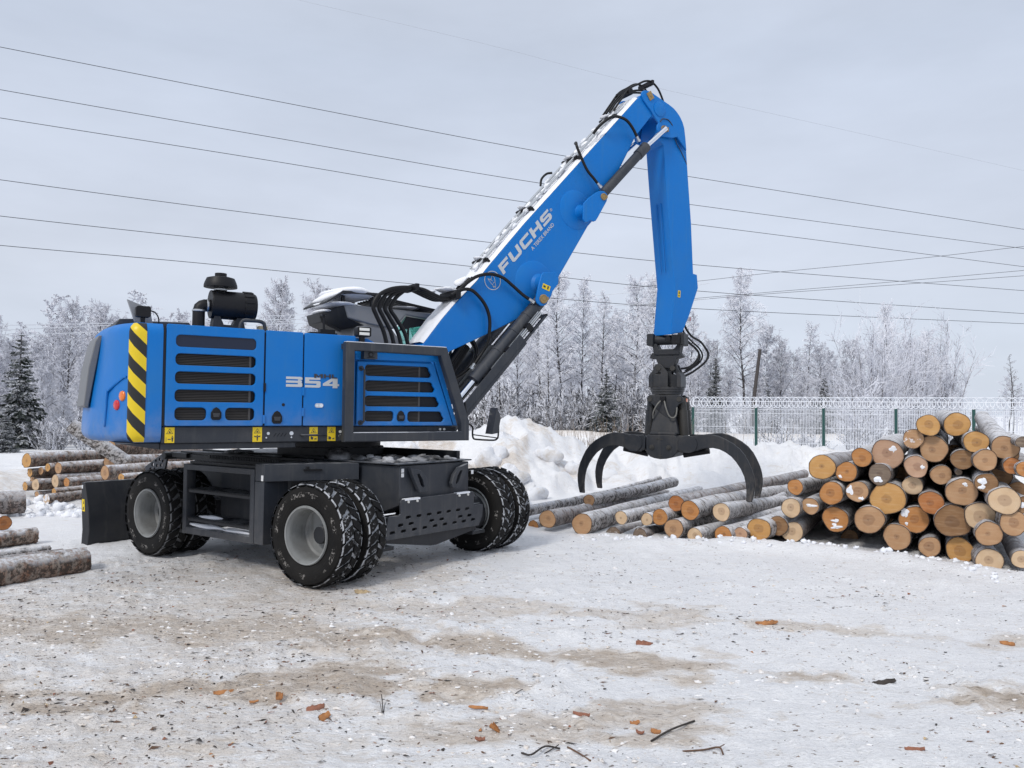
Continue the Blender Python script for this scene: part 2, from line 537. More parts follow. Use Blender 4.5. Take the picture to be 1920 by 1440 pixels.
def gz(x, y):
    x = np.asarray(x, float); y = np.asarray(y, float)
    r = np.hypot(x, y)
    z = -.06 * sstep(-3.0, -6.5, x) * 1.0
    z = z + .05 * (fbm(x * .22, y * .22, 2, 3) - .5)
    ruts = np.sin((y - .13 * x + .35 * fbm(x * .3, y * .3, 2, 8)) * 3.1)
    near = 1 - sstep(11, 15, r)
    z = z + near * (.010 * ruts * sstep(.35, .65, fbm(x * .25 + 9, y * .25, 2, 14)))
    z = z + near * .050 * (fbm(x * 1.9, y * 2.6, 4, 2, .55) - .5)
    z = z + near * .034 * (fbm(x * 6, y * 10, 4, 23, .6) - .5)
    z = z + (1 - sstep(4.5, 7, r)) * .016 * (fbm(x * 17, y * 27, 2, 29) - .5)
    cl = fbm(x * 7, y * 9, 3, 44)
    z = z + near * .030 * np.clip(cl - .56, 0, 1) * 4 * sstep(.42, .62, fbm(x * .8, y * 1.2, 2, 51))
    for a, b, wd, s in TRACKS:
        q = seg_dist(x, y, a, b) + (fbm(x * 1.3, y * 1.3, 2, 112) - .5) * .7
        z = z + near * s * (1 - sstep(wd * .3, wd * 1.2, q)) * .055 * (np.abs(fbm(x * 5, y * 8, 3, 113) - .5) * 2 - .2)
    z = z + bank_h(x, y)
    # berm the logs have pushed up in front of the right stack
    fy = 10.9 - .72 * np.clip(x - 3.2, 0, 4) + .1 * fbm(x * 2, y * 0, 2, 61)
    z = z + .13 * np.exp(-((y - fy + .25) / .30) ** 2) * sstep(1.0, 2.2, x) * (.45 + .9 * fbm(x * 2.3, y * 2.3, 3, 62)) * (1 - .55 * sstep(4.6, 5.2, x))
    # rough bank beside the left log pile
    z = z + (.50 * np.exp(-(((x + 10.6) / 1.3) ** 2 + ((y - 16.2) / 1.8) ** 2)) + .30 * np.exp(-(((x + 13.5) / 2.0) ** 2 + ((y - 20.0) / 3) ** 2))) * (.7 + .6 * fbm(x * 2, y * 2, 3, 71))
    z = z + .10 * np.exp(-((y - 14.6) / .45) ** 2) * sstep(-10.5, -9.4, x) * (1 - sstep(-6.6, -5.5, x)) * (.4 + 1.2 * fbm(x * 3, y * 3, 3, 72))
    far = sstep(30, 45, r)
    z = z + far * .25 * (fbm(x * .08, y * .08, 3, 81) - .5)
    # low ploughed edge of the road across the field
    z = z + .55 * np.exp(-((y - 50 + .05 * x) / 1.0) ** 2) * sstep(-4, 2, x) * (.75 + .5 * fbm(x * .5, y * .5, 2, 91))
    return z

def gh(x, y): return float(gz(np.array([x]), np.array([y]))[0])

def make_ground():
    a1 = np.linspace(R(-40), R(40), 620)
    a2 = np.linspace(R(40), R(320), 110)[1:-1]
    ang = np.concatenate([a1, a2])
    rad = np.concatenate([[.05], np.geomspace(.7, 420, 640), [900, 2200]])
    A, Rr = np.meshgrid(ang, rad, indexing='xy')
    X, Y = Rr * np.sin(A), Rr * np.cos(A)
    Z = gz(X, Y)
    nr, na = X.shape
    V_ = np.stack([X, Y, Z], -1).reshape(-1, 3)
    i = np.arange(nr - 1)[:, None] * na; j = np.arange(na)[None, :]; jn = (j + 1) % na
    F_ = np.stack([i + j, i + jn, i + na + jn, i + na + j], -1).reshape(-1, 4)[:, ::-1]
    me = np_mesh('snow_ground', V_, F_, sm=True)
    x, y = V_[:, 0], V_[:, 1]
    wob = fbm(x * .9, y * .9, 3, 101) - .5
    # dirty wheel tracks and trodden strips: a map of where bark, sawdust and soil lie
    d = np.zeros(len(x))
    for a, b, wd, s in TRACKS:
        q = seg_dist(x, y, a, b) + wob * 1.1 + (fbm(x * 3.2, y * 5, 3, 111) - .5) * .7
        d = np.maximum(d, s * (1 - sstep(wd * .25, wd * 1.25, q)))
    left = sstep(1.2, -2.5, x) * (1 - sstep(6, 11, y)) * .34
    d = np.maximum(d, left * (.6 + .8 * fbm(x * .6, y * .9, 3, 103)))
    br = bank_h(x, y)
    d = np.maximum(d, .50 * sstep(.57, .66, fbm(x * 1.3 + 2, y * .9, 4, 105)) * sstep(.12, .3, br) * (1 - sstep(-1.0, 3.2, x) * .55))
    d = np.maximum(d, .5 * np.exp(-((y - 50 + .05 * x) / 1.2) ** 2) * sstep(-4, 2, x))
    d = np.maximum(d, .34 * np.exp(-((x + 10.4) / 1.6) ** 2 - ((y - 15.6) / 2.2) ** 2))
    litter = np.maximum(sstep(2.5, -2.5, x) * .8, .35 + .25 * fbm(x * .5, y * .5, 2, 107)) * (1 - sstep(8, 13, np.hypot(x, y)))
    for nm, val in (('dirt', d), ('litter', litter)):
        at_ = me.attributes.new(nm, 'FLOAT', 'POINT'); at_.data.foreach_set('value', val.astype(np.float32))
    m = mat('packed_snow', (.8, .8, .8), .62); k = NT(m)
    v = k.coord('Object')
    ad = k.new('ShaderNodeAttribute', attribute_name='dirt').outputs['Fac']
    al = k.new('ShaderNodeAttribute', attribute_name='litter').outputs['Fac']
    n_big = k.noise(v, .9, 6, .6); n_mid = k.noise(v, 5.5, 6, .65)
    c = k.mix(k.ramp(n_big, [(.35, 0), (.68, 1)]), (.86, .865, .885), (.92, .92, .93))
    c = k.mix(k.math('MULTIPLY', k.ramp(n_mid, [(.42, 0), (.62, 1)]), .16), c, (.66, .665, .69))
    vf = k.coord('Object', (1.0, 2.3, 1.0), (0, 0, R(5)))
    n_f = k.noise(vf, 3.4, 10, .74, .5); n_f2 = k.noise(vf, 14, 6, .75, .6)
    fm = k.math('ADD', k.math('ADD', k.math('MULTIPLY', n_f, .75), k.math('MULTIPLY', n_f2, .30)), k.math('ADD', k.math('MULTIPLY', ad, .42), k.math('MULTIPLY', al, .025)))
    c = k.mix(k.math('MULTIPLY', k.ramp(fm, [(.58, 0), (.66, .50), (.82, 1)]), .66), c, (.62, .52, .41))
    # tan soil and sawdust worked into the snow
    vs_ = k.coord('Object', (1.0, 2.6, 1.0), (0, 0, R(8)))
    n_st = k.noise(vs_, 6.0, 10, .78, .7)
    thr = k.math('ADD', k.math('SUBTRACT', n_st, .62), k.math('MULTIPLY', ad, .34))
    st = k.ramp(thr, [(.04, 0), (.10, .55), (.22, 1)])
    c = k.mix(k.math('MULTIPLY', st, k.math('ADD', .30, k.math('MULTIPLY', ad, .55))), c, (.40, .31, .225))
    n_dk = k.noise(vs_, 7.0, 8, .75, .6)
    dk = k.ramp(k.math('ADD', k.math('SUBTRACT', n_dk, .76), k.math('MULTIPLY', ad, .22)), [(.0, 0), (.07, 1)])
    c = k.mix(k.math('MULTIPLY', dk, .8), c, (.17, .125, .085))
    # crumbs of bark
    vo = k.new('ShaderNodeTexVoronoi', feature='F1'); vo.inputs['Scale'].default_value = 26; vo.inputs['Randomness'].default_value = 1
    vs2 = k.coord('Object', (1.0, 1.7, 1.0), (0, 0, R(-12)))
    dn = k.new('ShaderNodeTexNoise'); dn.inputs['Scale'].default_value = 40
    k.l.new(vs2, dn.inputs['Vector'])
    vadd = k.new('ShaderNodeVectorMath', operation='MULTIPLY_ADD'); vadd.inputs[1].default_value = (.05, .05, 0)
    k.l.new(dn.outputs['Color'], vadd.inputs[0]); k.l.new(vs2, vadd.inputs[2])
    k.l.new(vadd.outputs[0], vo.inputs['Vector'])
    sc = k.new('ShaderNodeSeparateColor'); k.l.new(vo.outputs['Color'], sc.inputs[0])
    pick = k.math('LESS_THAN', sc.outputs[0], k.math('MULTIPLY', al, .26))
    size = k.math('ADD', .10, k.math('MULTIPLY', sc.outputs[1], .26))
    crumb = k.math('MULTIPLY', pick, k.math('LESS_THAN', vo.outputs['Distance'], size))
    c = k.mix(k.math('MULTIPLY', crumb, .85), c, k.mix(sc.outputs[2], (.07, .05, .04), (.26, .17, .11)))
    # thin flakes of bark pressed into the surface
    nfl = k.noise(k.coord('Object', (1.0, 2.2, 1.0), (0, 0, R(-5))), 34, 5, .75, .9)
    fl = k.ramp(k.math('ADD', k.math('SUBTRACT', nfl, .66), k.math('ADD', k.math('MULTIPLY', al, .085), k.math('MULTIPLY', ad, .07))), [(.0, 0), (.06, 1)])
    c = k.mix(k.math('MULTIPLY', fl, .75), c, (.16, .13, .11))
    mv = k.noise(k.coord('Object', (1.0, 2.0, 1.0)), 46, 4, .75, .3)
    c = k.mix(k.math('MULTIPLY', k.ramp(mv, [(.46, 0), (.62, 1)]), k.math('ADD', .10, k.math('MULTIPLY', al, .20))), c, (.45, .42, .40))
    k.col(c)
    vh = k.coord('Object', (1.0, 1.8, 1.0))
    h = k.math('ADD', k.math('MULTIPLY', k.noise(vh, 10, 5, .65, .3), .9), k.math('MULTIPLY', k.noise(vh, 36, 5, .72, .4), .75))
    h = k.math('ADD', h, k.math('MULTIPLY', k.noise(k.coord('Object', (.7, 9.0, 1.0), (0, 0, R(7))), 1.6, 5, .65, .2), .5))
    h = k.math('ADD', h, k.math('MULTIPLY', crumb, .2))
    k.bump(h, .85, .032)
    o = link('snow_ground', me, mats=m)
    tag(o, kind='structure')
    return o
make_ground()

# ================================================================== MATERIAL HANDLER
MO = Vector((-2.30, 10.10, 0))
RU, RP = R(33), R(-36)                    # heading of the upper structure and of the undercarriage
mach = empty('material_handler', MO)
tag(mach, 'blue wheeled material handler with raised boom and open log grapple', 'material handler')

# ---------- counterweight (frame u forward, v to the left, w up)
def cw_contour(w, grow=0):
    """plan of the counterweight at height w, from the near front corner round the rear to the far side"""
    tf = sstep(1.55, 2.62, np.array([w]))[0]
    lean = .10 * tf
    ins = 0.0
    if w > 2.54: ins = .055 * ((w - 2.54) / .09) ** 2
    if w < 1.52: ins = .05 * ((1.52 - w) / .07) ** 2
    ins = ins - grow
    half = [(-2.215, -1.25), (-2.43, -1.25), (-2.475, -1.235), (-2.505, -1.195), (-2.53, -1.13), (-2.60, -.97), (-2.69 + lean * .4, -.76),
            (-2.745 + lean * .8, -.60), (-2.785 + lean, -.40), (-2.80 + lean, -.15)]
    nrm = [(0, -1), (0, -1), (-.4, -.92), (-.8, -.6), (-.92, -.4), (-.92, -.4), (-.92, -.4), (-.95, -.25), (-1, -.1), (-1, 0)]
    pts = [(p[0] - n[0] * ins, p[1] - n[1] * ins) for p, n in zip(half, nrm)]
    return pts + [(p[0], -p[1]) for p in pts[::-1]]

ws = [1.448, 1.46, 1.485, 1.52, 1.60, 1.70, 1.85, 2.0, 2.2, 2.4, 2.50, 2.54, 2.575, 2.60, 2.622, 2.632]
mb = MB()
rings = [[(p[0], p[1], w - (.0 if w > 1.5 else .012 * min(1, max(0, (-2.3 - p[0]) * -0)))) for p in cw_contour(w)] for w in ws]
n = len(rings[0])
mb.v = [p for r_ in rings for p in r_]
for i in range(len(ws) - 1):
    for k in range(n):
        mb.f.append([i * n + k, i * n + (k + 1) % n, (i + 1) * n + (k + 1) % n, (i + 1) * n + k]); mb.m.append(0)
mb.f.append(list(range(n))[::-1]); mb.m.append(0)
mb.f.append([(len(ws) - 1) * n + k for k in range(n)]); mb.m.append(0)
cw = mb.build('counterweight', M_blue, mach, RU, sm=40)
# hazard band following the corner, 3 mm proud
def stripe_band():
    verts, faces, uv = [], [], []
    wz = [1.452] + ws[1:-1] + [2.628]
    cols_ = None
    for w in wz:
        c = cw_contour(w, .004)
        P = [Vector((-2.365, c[1][1], 0)), Vector((*c[1], 0)), Vector((*c[2], 0)), Vector((*c[3], 0)), Vector((*c[3], 0)).lerp(Vector((*c[4], 0)), .35)]
        s_ = 0; row = []
        for i, p in enumerate(P):
            if i: s_ += (P[i] - P[i - 1]).length
            row.append((p.x, p.y, w, s_))
        verts += row
    m = 5
    me = bpy.data.meshes.new('hazard_stripe')
    for i in range(len(wz) - 1):
        for k in range(m - 1):
            faces.append([i * m + k, i * m + k + 1, (i + 1) * m + k + 1, (i + 1) * m + k])
    me.from_pydata([v[:3] for v in verts], [], faces)
    ul = me.uv_layers.new(name='UVMap')
    for l in me.loops:
        v = verts[l.vertex_index]; ul.data[l.index].uv = (v[3], v[2])
    smooth(me, 60)
    return link('hazard_stripe', me, cw, 0, M_stripe)
stripe_band()
# lamps on the chamfered rear corner
ch_n = Vector((-.916, -.40, 0)).normalized()
def on_chamfer(t, w):       # t 0..1 along the chamfer
    a, b = Vector((-2.53, -1.13, w)), Vector((-2.69, -.76, w))
    return a.lerp(b, t)
for nm, m_, t, w in (('turn_signal', M_amber, .12, 1.905), ('brake_light', M_red, .36, 1.815)):
    b_ = MB()
    p = on_chamfer(t, w)
    b_.lathe([(.052, -.004), (.052, .006), (.046, .014), (.030, .019), (.0005, .021)], p, ch_n, 24)
    b_.build(nm, m_, cw, sm=60)
b_ = MB()
ridge = [on_chamfer(-.05, 2.09), on_chamfer(.1, 2.085), on_chamfer(.72, 1.965), on_chamfer(.80, 1.93), on_chamfer(.86, 1.64), on_chamfer(.88, 1.60)]
b_.tube([p + ch_n * .004 for p in spline(ridge, 4)], .013, 6)
b_.build('lamp_recess_edge', M_blue, cw, sm=60)
b_ = MB()
b_.prism([(-2.79, 1.78), (-2.835, 1.80), (-2.80, 2.20), (-2.745, 2.48), (-2.715, 2.545), (-2.67, 2.545), (-2.69, 2.45)], -.42, .42)
b_.build('rear_grille', mat('rear_grille_grey', (.15, .155, .165), .5), cw, bevel=.01)
# ---------- hood body, doors
b_ = MB()
b_.prism([(-2.20, 1.60), (-2.20, 2.60), (-2.16, 2.625), (-.02, 2.615), (.20, 2.50), (.78, 2.44), (1.10, 1.60)], -1.20, -.42)
b_.build('hood', M_blue, mach, RU, bevel=.015)
b_ = MB()
b_.prism([(-2.20, 1.60), (-2.20, 2.60), (-.5, 2.60), (.2, 2.3), (.2, 1.60)], -.415, 1.22)
b_.build('engine_bay', M_dgrey, mach, RU)

def louvre_door(name, outline, holes, v, slat_step, slat_cut):
    d = plate(name, [outline] + holes, v, .036, M_blue, mach, RU, bevel=.006)
    for h in holes:
        xs = [p[0] for p in h]; zs = [p[1] for p in h]
        x0, x1, z0, z1 = min(xs) - .01, max(xs) + .01, min(zs) - .008, max(zs) + .008
        g = MB(); g.k = 1
        g.box((x0, v + .040, z0), (x1, v + .046, z1)); g.k = 0
        z = z0 + .012
        xe = min(x1, slat_cut)
        while z < z1 - .006 and xe > x0 + .05:
            g.add([(x0, v + .012, z), (xe, v + .012, z), (xe, v + .034, z + .013), (x0, v + .034, z + .013), (x0, v + .012, z - .004), (xe, v + .012, z - .004)],
                  [(0, 1, 2, 3), (4, 5, 1, 0)])
            z += slat_step
        if x1 > slat_cut: g.box((slat_cut, v + .014, z0), (slat_cut + .022, v + .034, z1))
        g.build('louvre', [M_slat, M_void], d, sm=0)
    return d
M_slat = mat('louvre_slats', (.060, .055, .052), .5)

def latch(parent, u, w, v, s=1.0):
    g = MB()
    pts = [(u + s * x, w + s * z) for x, z in [(0, .070), (-.030, .052), (-.052, .012), (-.052, -.040), (-.036, -.062), (.036, -.062), (.052, -.040), (.052, .012), (.030, .052)]]
    g.prism(pts, v - .012, v)
    g.k = 1
    g.prism([(u - .036 * s, w + .008 * s), (u + .036 * s, w + .008 * s), (u + .028 * s, w - .034 * s), (u - .028 * s, w - .034 * s)], v - .022, v - .0121)
    return g.build('door_latch', [M_black, M_char], parent, bevel=.004)

VS = -1.25
hol = [rrect(-2.10, z1, -1.305, z0, .045) for z0, z1 in ((2.53, 2.408), (2.342, 2.223), (2.160, 2.037), (1.978, 1.854))]
hol += [rrect(-2.097, 1.668, -1.794, 1.798, .045), rrect(-1.608, 1.668, -1.310, 1.798, .045)]
d1 = louvre_door('engine_door', rrect(-2.186, 1.612, -1.222, 2.632, .015), hol, VS, .0165, -1.37)
latch(d1, -1.70, 1.735, VS - .018)
# the topmost opening is blanked by a smooth dark sheet
b_ = MB(); b_.box((-2.11, VS - .004, 2.40), (-1.295, VS + .002, 2.54)); b_.build('blank_sheet', mat('tinted_sheet', (.003, .010, .034), .5), d1)
d2 = plate('service_door', [rrect(-1.203, 1.612, -.802, 2.630, .012)], VS, .036, M_blue, mach, RU, bevel=.006)
d3 = plate('tank_door', [rrect(-.787, 1.612, -.20, 2.628, .012)], VS, .036, M_blue, mach, RU, bevel=.006)
latch(d2, -1.075, 1.70, VS - .018, 1.05)
b_ = MB(); b_.disc((-1.009, VS - .018, 1.838), (0, -1, 0), .017, .003, 16); b_.build('lock_hole', M_void, d2)
b_ = MB(); b_.prism(rrect(-.662, 1.812, -.567, 1.858, .022), VS - .025, VS - .018); b_.k = 1
b_.disc((-.592, VS - .025, 1.835), (0, -1, 0), .020, .004, 16); b_.disc((-.640, VS - .025, 1.835), (0, -1, 0), .010, .004, 12)
b_.build('handle_plate', [M_steel, M_chrome], d3)
for u, w in ((-1.212, 2.02), (-1.212, 1.68), (-.794, 1.985), (-.794, 1.76)):
    b_ = MB(); b_.box((u - .012, VS - .028, w - .045), (u + .012, VS - .010, w + .045)); b_.build('hinge', M_black if w > 2 else M_blue, d2, bevel=.003)
for u in (-1.2125, -.7945, -2.201):
    b_ = MB(); b_.box((u - .012, VS + .004, 1.612), (u + .012, VS + .012, 2.61)); b_.build('door_gap', M_void, mach, RU)
# figures 354 (flat print 3 mm thick on the doors)
def print_polys(name, polys, v, m_, parent, rz=0, t=.003):
    g = MB()
    for p in polys: g.prism(p, v - t, v)
    return g.build(name, m_, parent, rz, sm=0)
vp = VS - .0185
def cell(x0, x1, z0, z1, P): return [(x0 + (x1 - x0) * a, z0 + (z1 - z0) * b) for a, b in P]
z0, z1 = 2.033, 2.143
three = [cell(-.985, -.806, z0, z1, q) for q in ([(0, .76), (.70, .76), (.78, .70), (1, .72), (1, .92), (.9, 1), (0, 1)], [(.0, .40), (.70, .40), (.70, .76), (0, .64)][:0] or [(0, .40), (.72, .40), (.72, .62), (0, .62)],
         [(0, 0), (.9, 0), (1, .08), (1, .34), (.94, .44), (.72, .44), (.72, .26), (0, .26)], [(.721, .44), (.93, .44), (.98, .54), (.93, .66), (.78, .70), (.721, .66)])]
print_polys('figure_three', three, vp, M_silver, d2)
five = [cell(-.776, -.602, z0 - .002, z1 - .002, q) for q in ([(0, .40), (.94, .40), (1, .34), (1, .58), (.92, .66), (.26, .66), (.26, .78), (.98, .78), (.98, 1), (0, 1)], [(0, 0), (.9, 0), (1, .08), (1, .34), (.94, .399), (.74, .399), (.74, .24), (0, .24)])]
four = [cell(-.575, -.388, z0 - .004, z1 - .004, q) for q in ([(0, .22), (.60, .22), (.60, .42), (.36, .42), (.60, .72), (.60, .98), (.52, .98), (0, .44)], [(.601, 0), (.90, 0), (.90, .22), (1, .22), (1, .42), (.90, .42), (.90, .98), (.601, .98)])]
print_polys('figure_five', five, vp, M_silver, d3)
print_polys('figure_four', four, vp, M_silver, d3)
z0, z1 = 2.137, 2.182
M_ = cell(-.676, -.577, z0, z1, [(0, 0), (.24, 0), (.24, .62), (.5, .12), (.76, .62), (.76, 0), (1, 0), (1, 1), (.74, 1), (.5, .52), (.26, 1), (0, 1)])
H_ = cell(-.565, -.487, z0, z1, [(0, 0), (.26, 0), (.26, .40), (.74, .40), (.74, 0), (1, 0), (1, 1), (.74, 1), (.74, .64), (.26, .64), (.26, 1), (0, 1)])
L_ = cell(-.475, -.417, z0, z1, [(0, 0), (1, 0), (1, .28), (.34, .28), (.34, 1), (0, 1)])
print_polys('model_letters', [M_, H_, L_], vp - .0035, M_char, d3)

# ---------- chassis of the upper structure
b_ = MB()
b_.box((-2.21, -1.235, 1.437), (1.13, -.60, 1.603))
b_.box((-2.21, -1.20, 1.372), (-.845, -.55, 1.436))
b_.prism([(-2.60, 1.44), (-2.21, 1.372), (-2.21, 1.44)], -1.18, 1.18)
b_.box((-2.21, -.59, 1.40), (1.5, 1.20, 1.60))
chas = b_.build('chassis', M_grey, mach, RU, bevel=.008)
def sticker(parent, u0, u1, w0, w1, v, kind=0):
    g = MB()
    g.prism([(u0, w0), (u1, w0), (u1, w1), (u0, w1)], v - .003, v)
    g.k = 1
    c, h, wd = (u0 + u1) / 2, w1 - w0, u1 - u0
    t0, t1, hw = w0 + h * .58, w1 - h * .08, wd * .36
    A, B, C_ = (c - hw, t0), (c + hw, t0), (c, t1)
    ci = (c, t0 + (t1 - t0) * .36)
    I = [tuple(ci[q] + (p[q] - ci[q]) * .78 for q in (0, 1)) for p in (A, B, C_)]
    O_ = [A, B, C_]
    for i in range(3):
        j = (i + 1) % 3
        g.prism([O_[i], O_[j], I[j], I[i]], v - .004, v - .0031)
    g.prism([(c - wd * .10, t0 + h * .06), (c + wd * .14, t0 + h * .06), (c + wd * .02, t0 + h * .17), (c - wd * .06, t0 + h * .17)], v - .004, v - .0031)
    m0, mh = w0 + h * .08, h * .40
    if kind == 0:      # machine corner, arrows and a standing figure
        g.prism([(u0 + wd * .12, m0), (u0 + wd * .16, m0), (u0 + wd * .16, m0 + mh * .7), (u0 + wd * .12, m0 + mh * .7)], v - .004, v - .0031)
        g.prism([(u0 + wd * .32, m0 + mh * .30), (u0 + wd * .62, m0 + mh * .30), (u0 + wd * .62, m0 + mh * .44), (u0 + wd * .32, m0 + mh * .44)], v - .004, v - .0031)
        g.prism([(u1 - wd * .26, m0), (u1 - wd * .16, m0), (u1 - wd * .10, m0 + mh * .7), (u1 - wd * .32, m0 + mh * .7)], v - .004, v - .0031)
        g.prism(circ(u1 - wd * .21, m0 + mh * .86, wd * .06, 8), v - .004, v - .0031)
    elif kind == 1:    # falling figure
        g.prism([(c - wd * .05, m0), (c + wd * .05, m0), (c + wd * .10, m0 + mh * .7), (c - wd * .08, m0 + mh * .7)], v - .004, v - .0031)
        g.prism([(u0 + wd * .16, m0 + mh * .85), (u0 + wd * .2, m0 + mh * .6), (u1 - wd * .2, m0 + mh * .62), (u1 - wd * .16, m0 + mh * .88), (c, m0 + mh * .74)], v - .0042, v - .0033)
        g.prism(circ(c, m0 + mh * .92, wd * .07, 8), v - .004, v - .0031)
    else:
        g.prism([(u0 + wd * .16, m0 + mh * .1), (u0 + wd * .46, m0 + mh * .1), (u0 + wd * .46, m0 + mh * .5), (u0 + wd * .16, m0 + mh * .7)], v - .004, v - .0031)
        g.prism([(u1 - wd * .40, m0 + mh * .1), (u1 - wd * .14, m0 + mh * .1), (u1 - wd * .14, m0 + mh * .45), (u1 - wd * .22, m0 + mh * .3), (u1 - wd * .40, m0 + mh * .26)], v - .004, v - .0031)
    return g.build('warning_sticker', [M_yellow, M_char], parent, sm=0)
for (u0, u1), kd in (((-2.179, -2.089), 0), ((-1.319, -1.221), 1), ((-.706, -.613), 2), ((-.503, -.408), 2)):
    sticker(chas, u0, u1, 1.442, 1.597, -1.236, kd)
b_ = MB()
b_.tube([(-.80, -1.235, 1.510), (-.79, -1.275, 1.510), (-.53, -1.275, 1.508), (-.52, -1.235, 1.508)], .012, 8)
b_.build('grab_rail', M_grey, chas, sm=60)
b_ = MB()
for u, w, r_ in ((-1.155, 1.53, .016), (-.905, 1.53, .022), (-1.175, 1.485, .009), (-.905, 1.487, .009)): b_.disc((u, -1.236, w), (0, -1, 0), r_, .006, 12)
b_.build('bolt', M_steel, chas)
b_ = MB()
for w in (1.545, 1.497): b_.disc((-.355, -1.236, w), (0, -1, 0), .016, .012, 12)
for u in (.905, .962): b_.disc((u, -1.236, 1.567), (0, -1, 0), .015, .012, 12)
b_.build('bolt', M_lens, chas)
b_ = MB()
for k in range(4):
    u = -1.10 + .037 * k
    b_.prism([(u, 1.497), (u + .010, 1.497), (u + .036, 1.535), (u + .026, 1.535)], -1.2375, -1.2355)
b_.build('vent_slot', M_void, chas, sm=0)

# ---------- guard frame round the front side door
fr = plate('guard_frame', [[(-.384, 1.436), (1.195, 1.436), (1.195, 1.665), (.884, 2.528), (.872, 2.541), (-.384, 2.541)],
                           [(-.276, 1.536), (1.085, 1.546), (1.085, 1.64), (.795, 2.440), (-.276, 2.448)]], -1.40, .10, M_grey, mach, RU, bevel=.012)
b_ = MB()
b_.box((-.28, -1.445, 1.537), (1.08, -1.36, 1.541)); b_.box((-.37, -1.445, 2.542), (.87, -1.355, 2.548))
b_.build('snow_cover', M_snow, fr)
for u0, w0 in ((-.33, 2.50), (.80, 2.49), (-.33, 1.48), (1.14, 1.48)):
    b_ = MB(); b_.box((u0 - .04, -1.35, w0 - .03), (u0 + .04, -1.20, w0 + .03)); b_.build('frame_bracket', M_grey, fr)
b_ = MB(); b_.box((-.15, -1.40, 2.365), (.012, -1.30, 2.47)); b_.k = 1
b_.disc((-.07, -1.401, 2.415), (0, -1, 0), .032, .004, 16); b_.k = 0
b_.disc((-.07, -1.405, 2.415), (0, -1, 0), .018, .004, 16); b_.k = 1
b_.box((-.115, -1.404, 2.378), (-.025, -1.4005, 2.386))
b_.build('camera_box', [M_grey, M_black], fr, bevel=.004)
wl_ = MB()
wl_.prism(rrect(-.19, 2.625, -.025, 2.735, .018), -1.30, -1.19)
wl_.box((-.145, -1.27, 2.545), (-.09, -1.22, 2.63))
wl_.k = 1
wl_.box((-.170, -1.305, 2.690), (-.048, -1.3005, 2.722)); wl_.box((-.170, -1.305, 2.640), (-.048, -1.3005, 2.672))
wl_.build('work_lamp', [M_black, M_lens], fr, bevel=.004)
# door inside the frame
VD = -1.27
hol = [rrect(-.088, 2.18, .725, 2.31, .04, sl=.03), rrect(-.085, 2.005, .775, 2.13, .04, sl=.03), rrect(-.085, 1.832, .840, 1.955, .04, sl=.03),
       rrect(-.088, 1.66, .275, 1.78, .04), rrect(.450, 1.655, .905, 1.78, .04, sl=.03)]
d4 = louvre_door('side_door', [(-.178, 1.612), (1.058, 1.612), (.785, 2.352), (-.178, 2.342)], hol, VD, .0165, .60)
latch(d4, .362, 1.722, VD - .018, .95)
b_ = MB()
b_.prism([(-.20, 2.36), (.80, 2.372), (1.075, 1.61), (1.125, 1.61), (.845, 2.46), (-.20, 2.46)], VD - .012, VD + .03)
b_.build('door_surround', M_blue, mach, RU, bevel=.008)
b_ = MB()
b_.tube([(-.140, VD, 2.262), (-.140, VD - .055, 2.262), (-.112, VD - .06, 2.240), (-.112, VD - .06, 1.66), (-.135, VD - .055, 1.645), (-.135, VD, 1.645)], .013, 8)
for w in (2.262, 1.645): b_.disc((-.138, VD - .018, w), (0, -1, 0), .030, .012, 12)
b_.build('grab_handle', M_grey, d4, sm=60)

# ---------- intake, air filter, cowl and rear lamp on the hood
b_ = MB()
b_.lathe([(.0005, .0), (.075, .0), (.130, .05), (.155, .095), (.15, .105), (.0005, .105)], (-1.575, -.78, 2.92), (-1, 0, 0), 28)
b_.lathe([(.152, .0), (.155, .06), (.155, .34), (.160, .345), (.160, .44), (.140, .475), (.06, .49), (.0005, .49)], (-1.68, -.78, 2.92), (1, 0, 0), 28)
for k in range(14):
    an = 2 * math.pi * k / 14
    b_.box((-1.34, -.012, .156), (-1.24, .012, .168), Matrix.Translation((0, -.78, 2.92)) @ Matrix.Rotation(an, 4, 'X'))
af = b_.build('air_filter', M_black, mach, RU)
b_ = MB()
b_.lathe([(.0005, .30), (.062, .30), (.062, .135), (.175, .145), (.174, .17), (.165, .20), (.146, .245), (.10, .258), (.0005, .262)], (-1.575, -.78, 2.965), (0, 0, 1), 32)
b_.build('rain_cap', M_black, af, sm=40)
b_ = MB(); b_.lathe([(.066, 0), (.070, .004), (.070, .018), (.066, .022)], (-1.575, -.78, 3.075), (0, 0, 1), 24); b_.k = 0
b_.lathe([(.066, 0), (.070, .004), (.070, .018), (.066, .022)], (-1.795, -.78, 2.83), (0, 0, 1), 24)
b_.lathe([(.066, 0), (.070, .004), (.070, .018), (.066, .022)], (-1.72, -.78, 2.905), (1, 0, 0), 24)
b_.build('hose_clamp', M_pipe, af, sm=40)
b_ = MB()
b_.tube([(-1.795, -.78, 2.60), (-1.795, -.78, 2.84), (-1.785, -.78, 2.875), (-1.76, -.78, 2.897), (-1.74, -.78, 2.905), (-1.66, -.78, 2.905)], .064, 18)
b_.build('intake_pipe', M_black, af, sm=60)
b_ = MB(); b_.prism([(-1.67, 2.62), (-1.31, 2.62), (-1.35, 2.78), (-1.41, 2.78), (-1.45, 2.70), (-1.55, 2.70), (-1.59, 2.79), (-1.65, 2.79)], -.86, -.70)
b_.build('filter_bracket', M_dgrey, af)
b_ = MB()
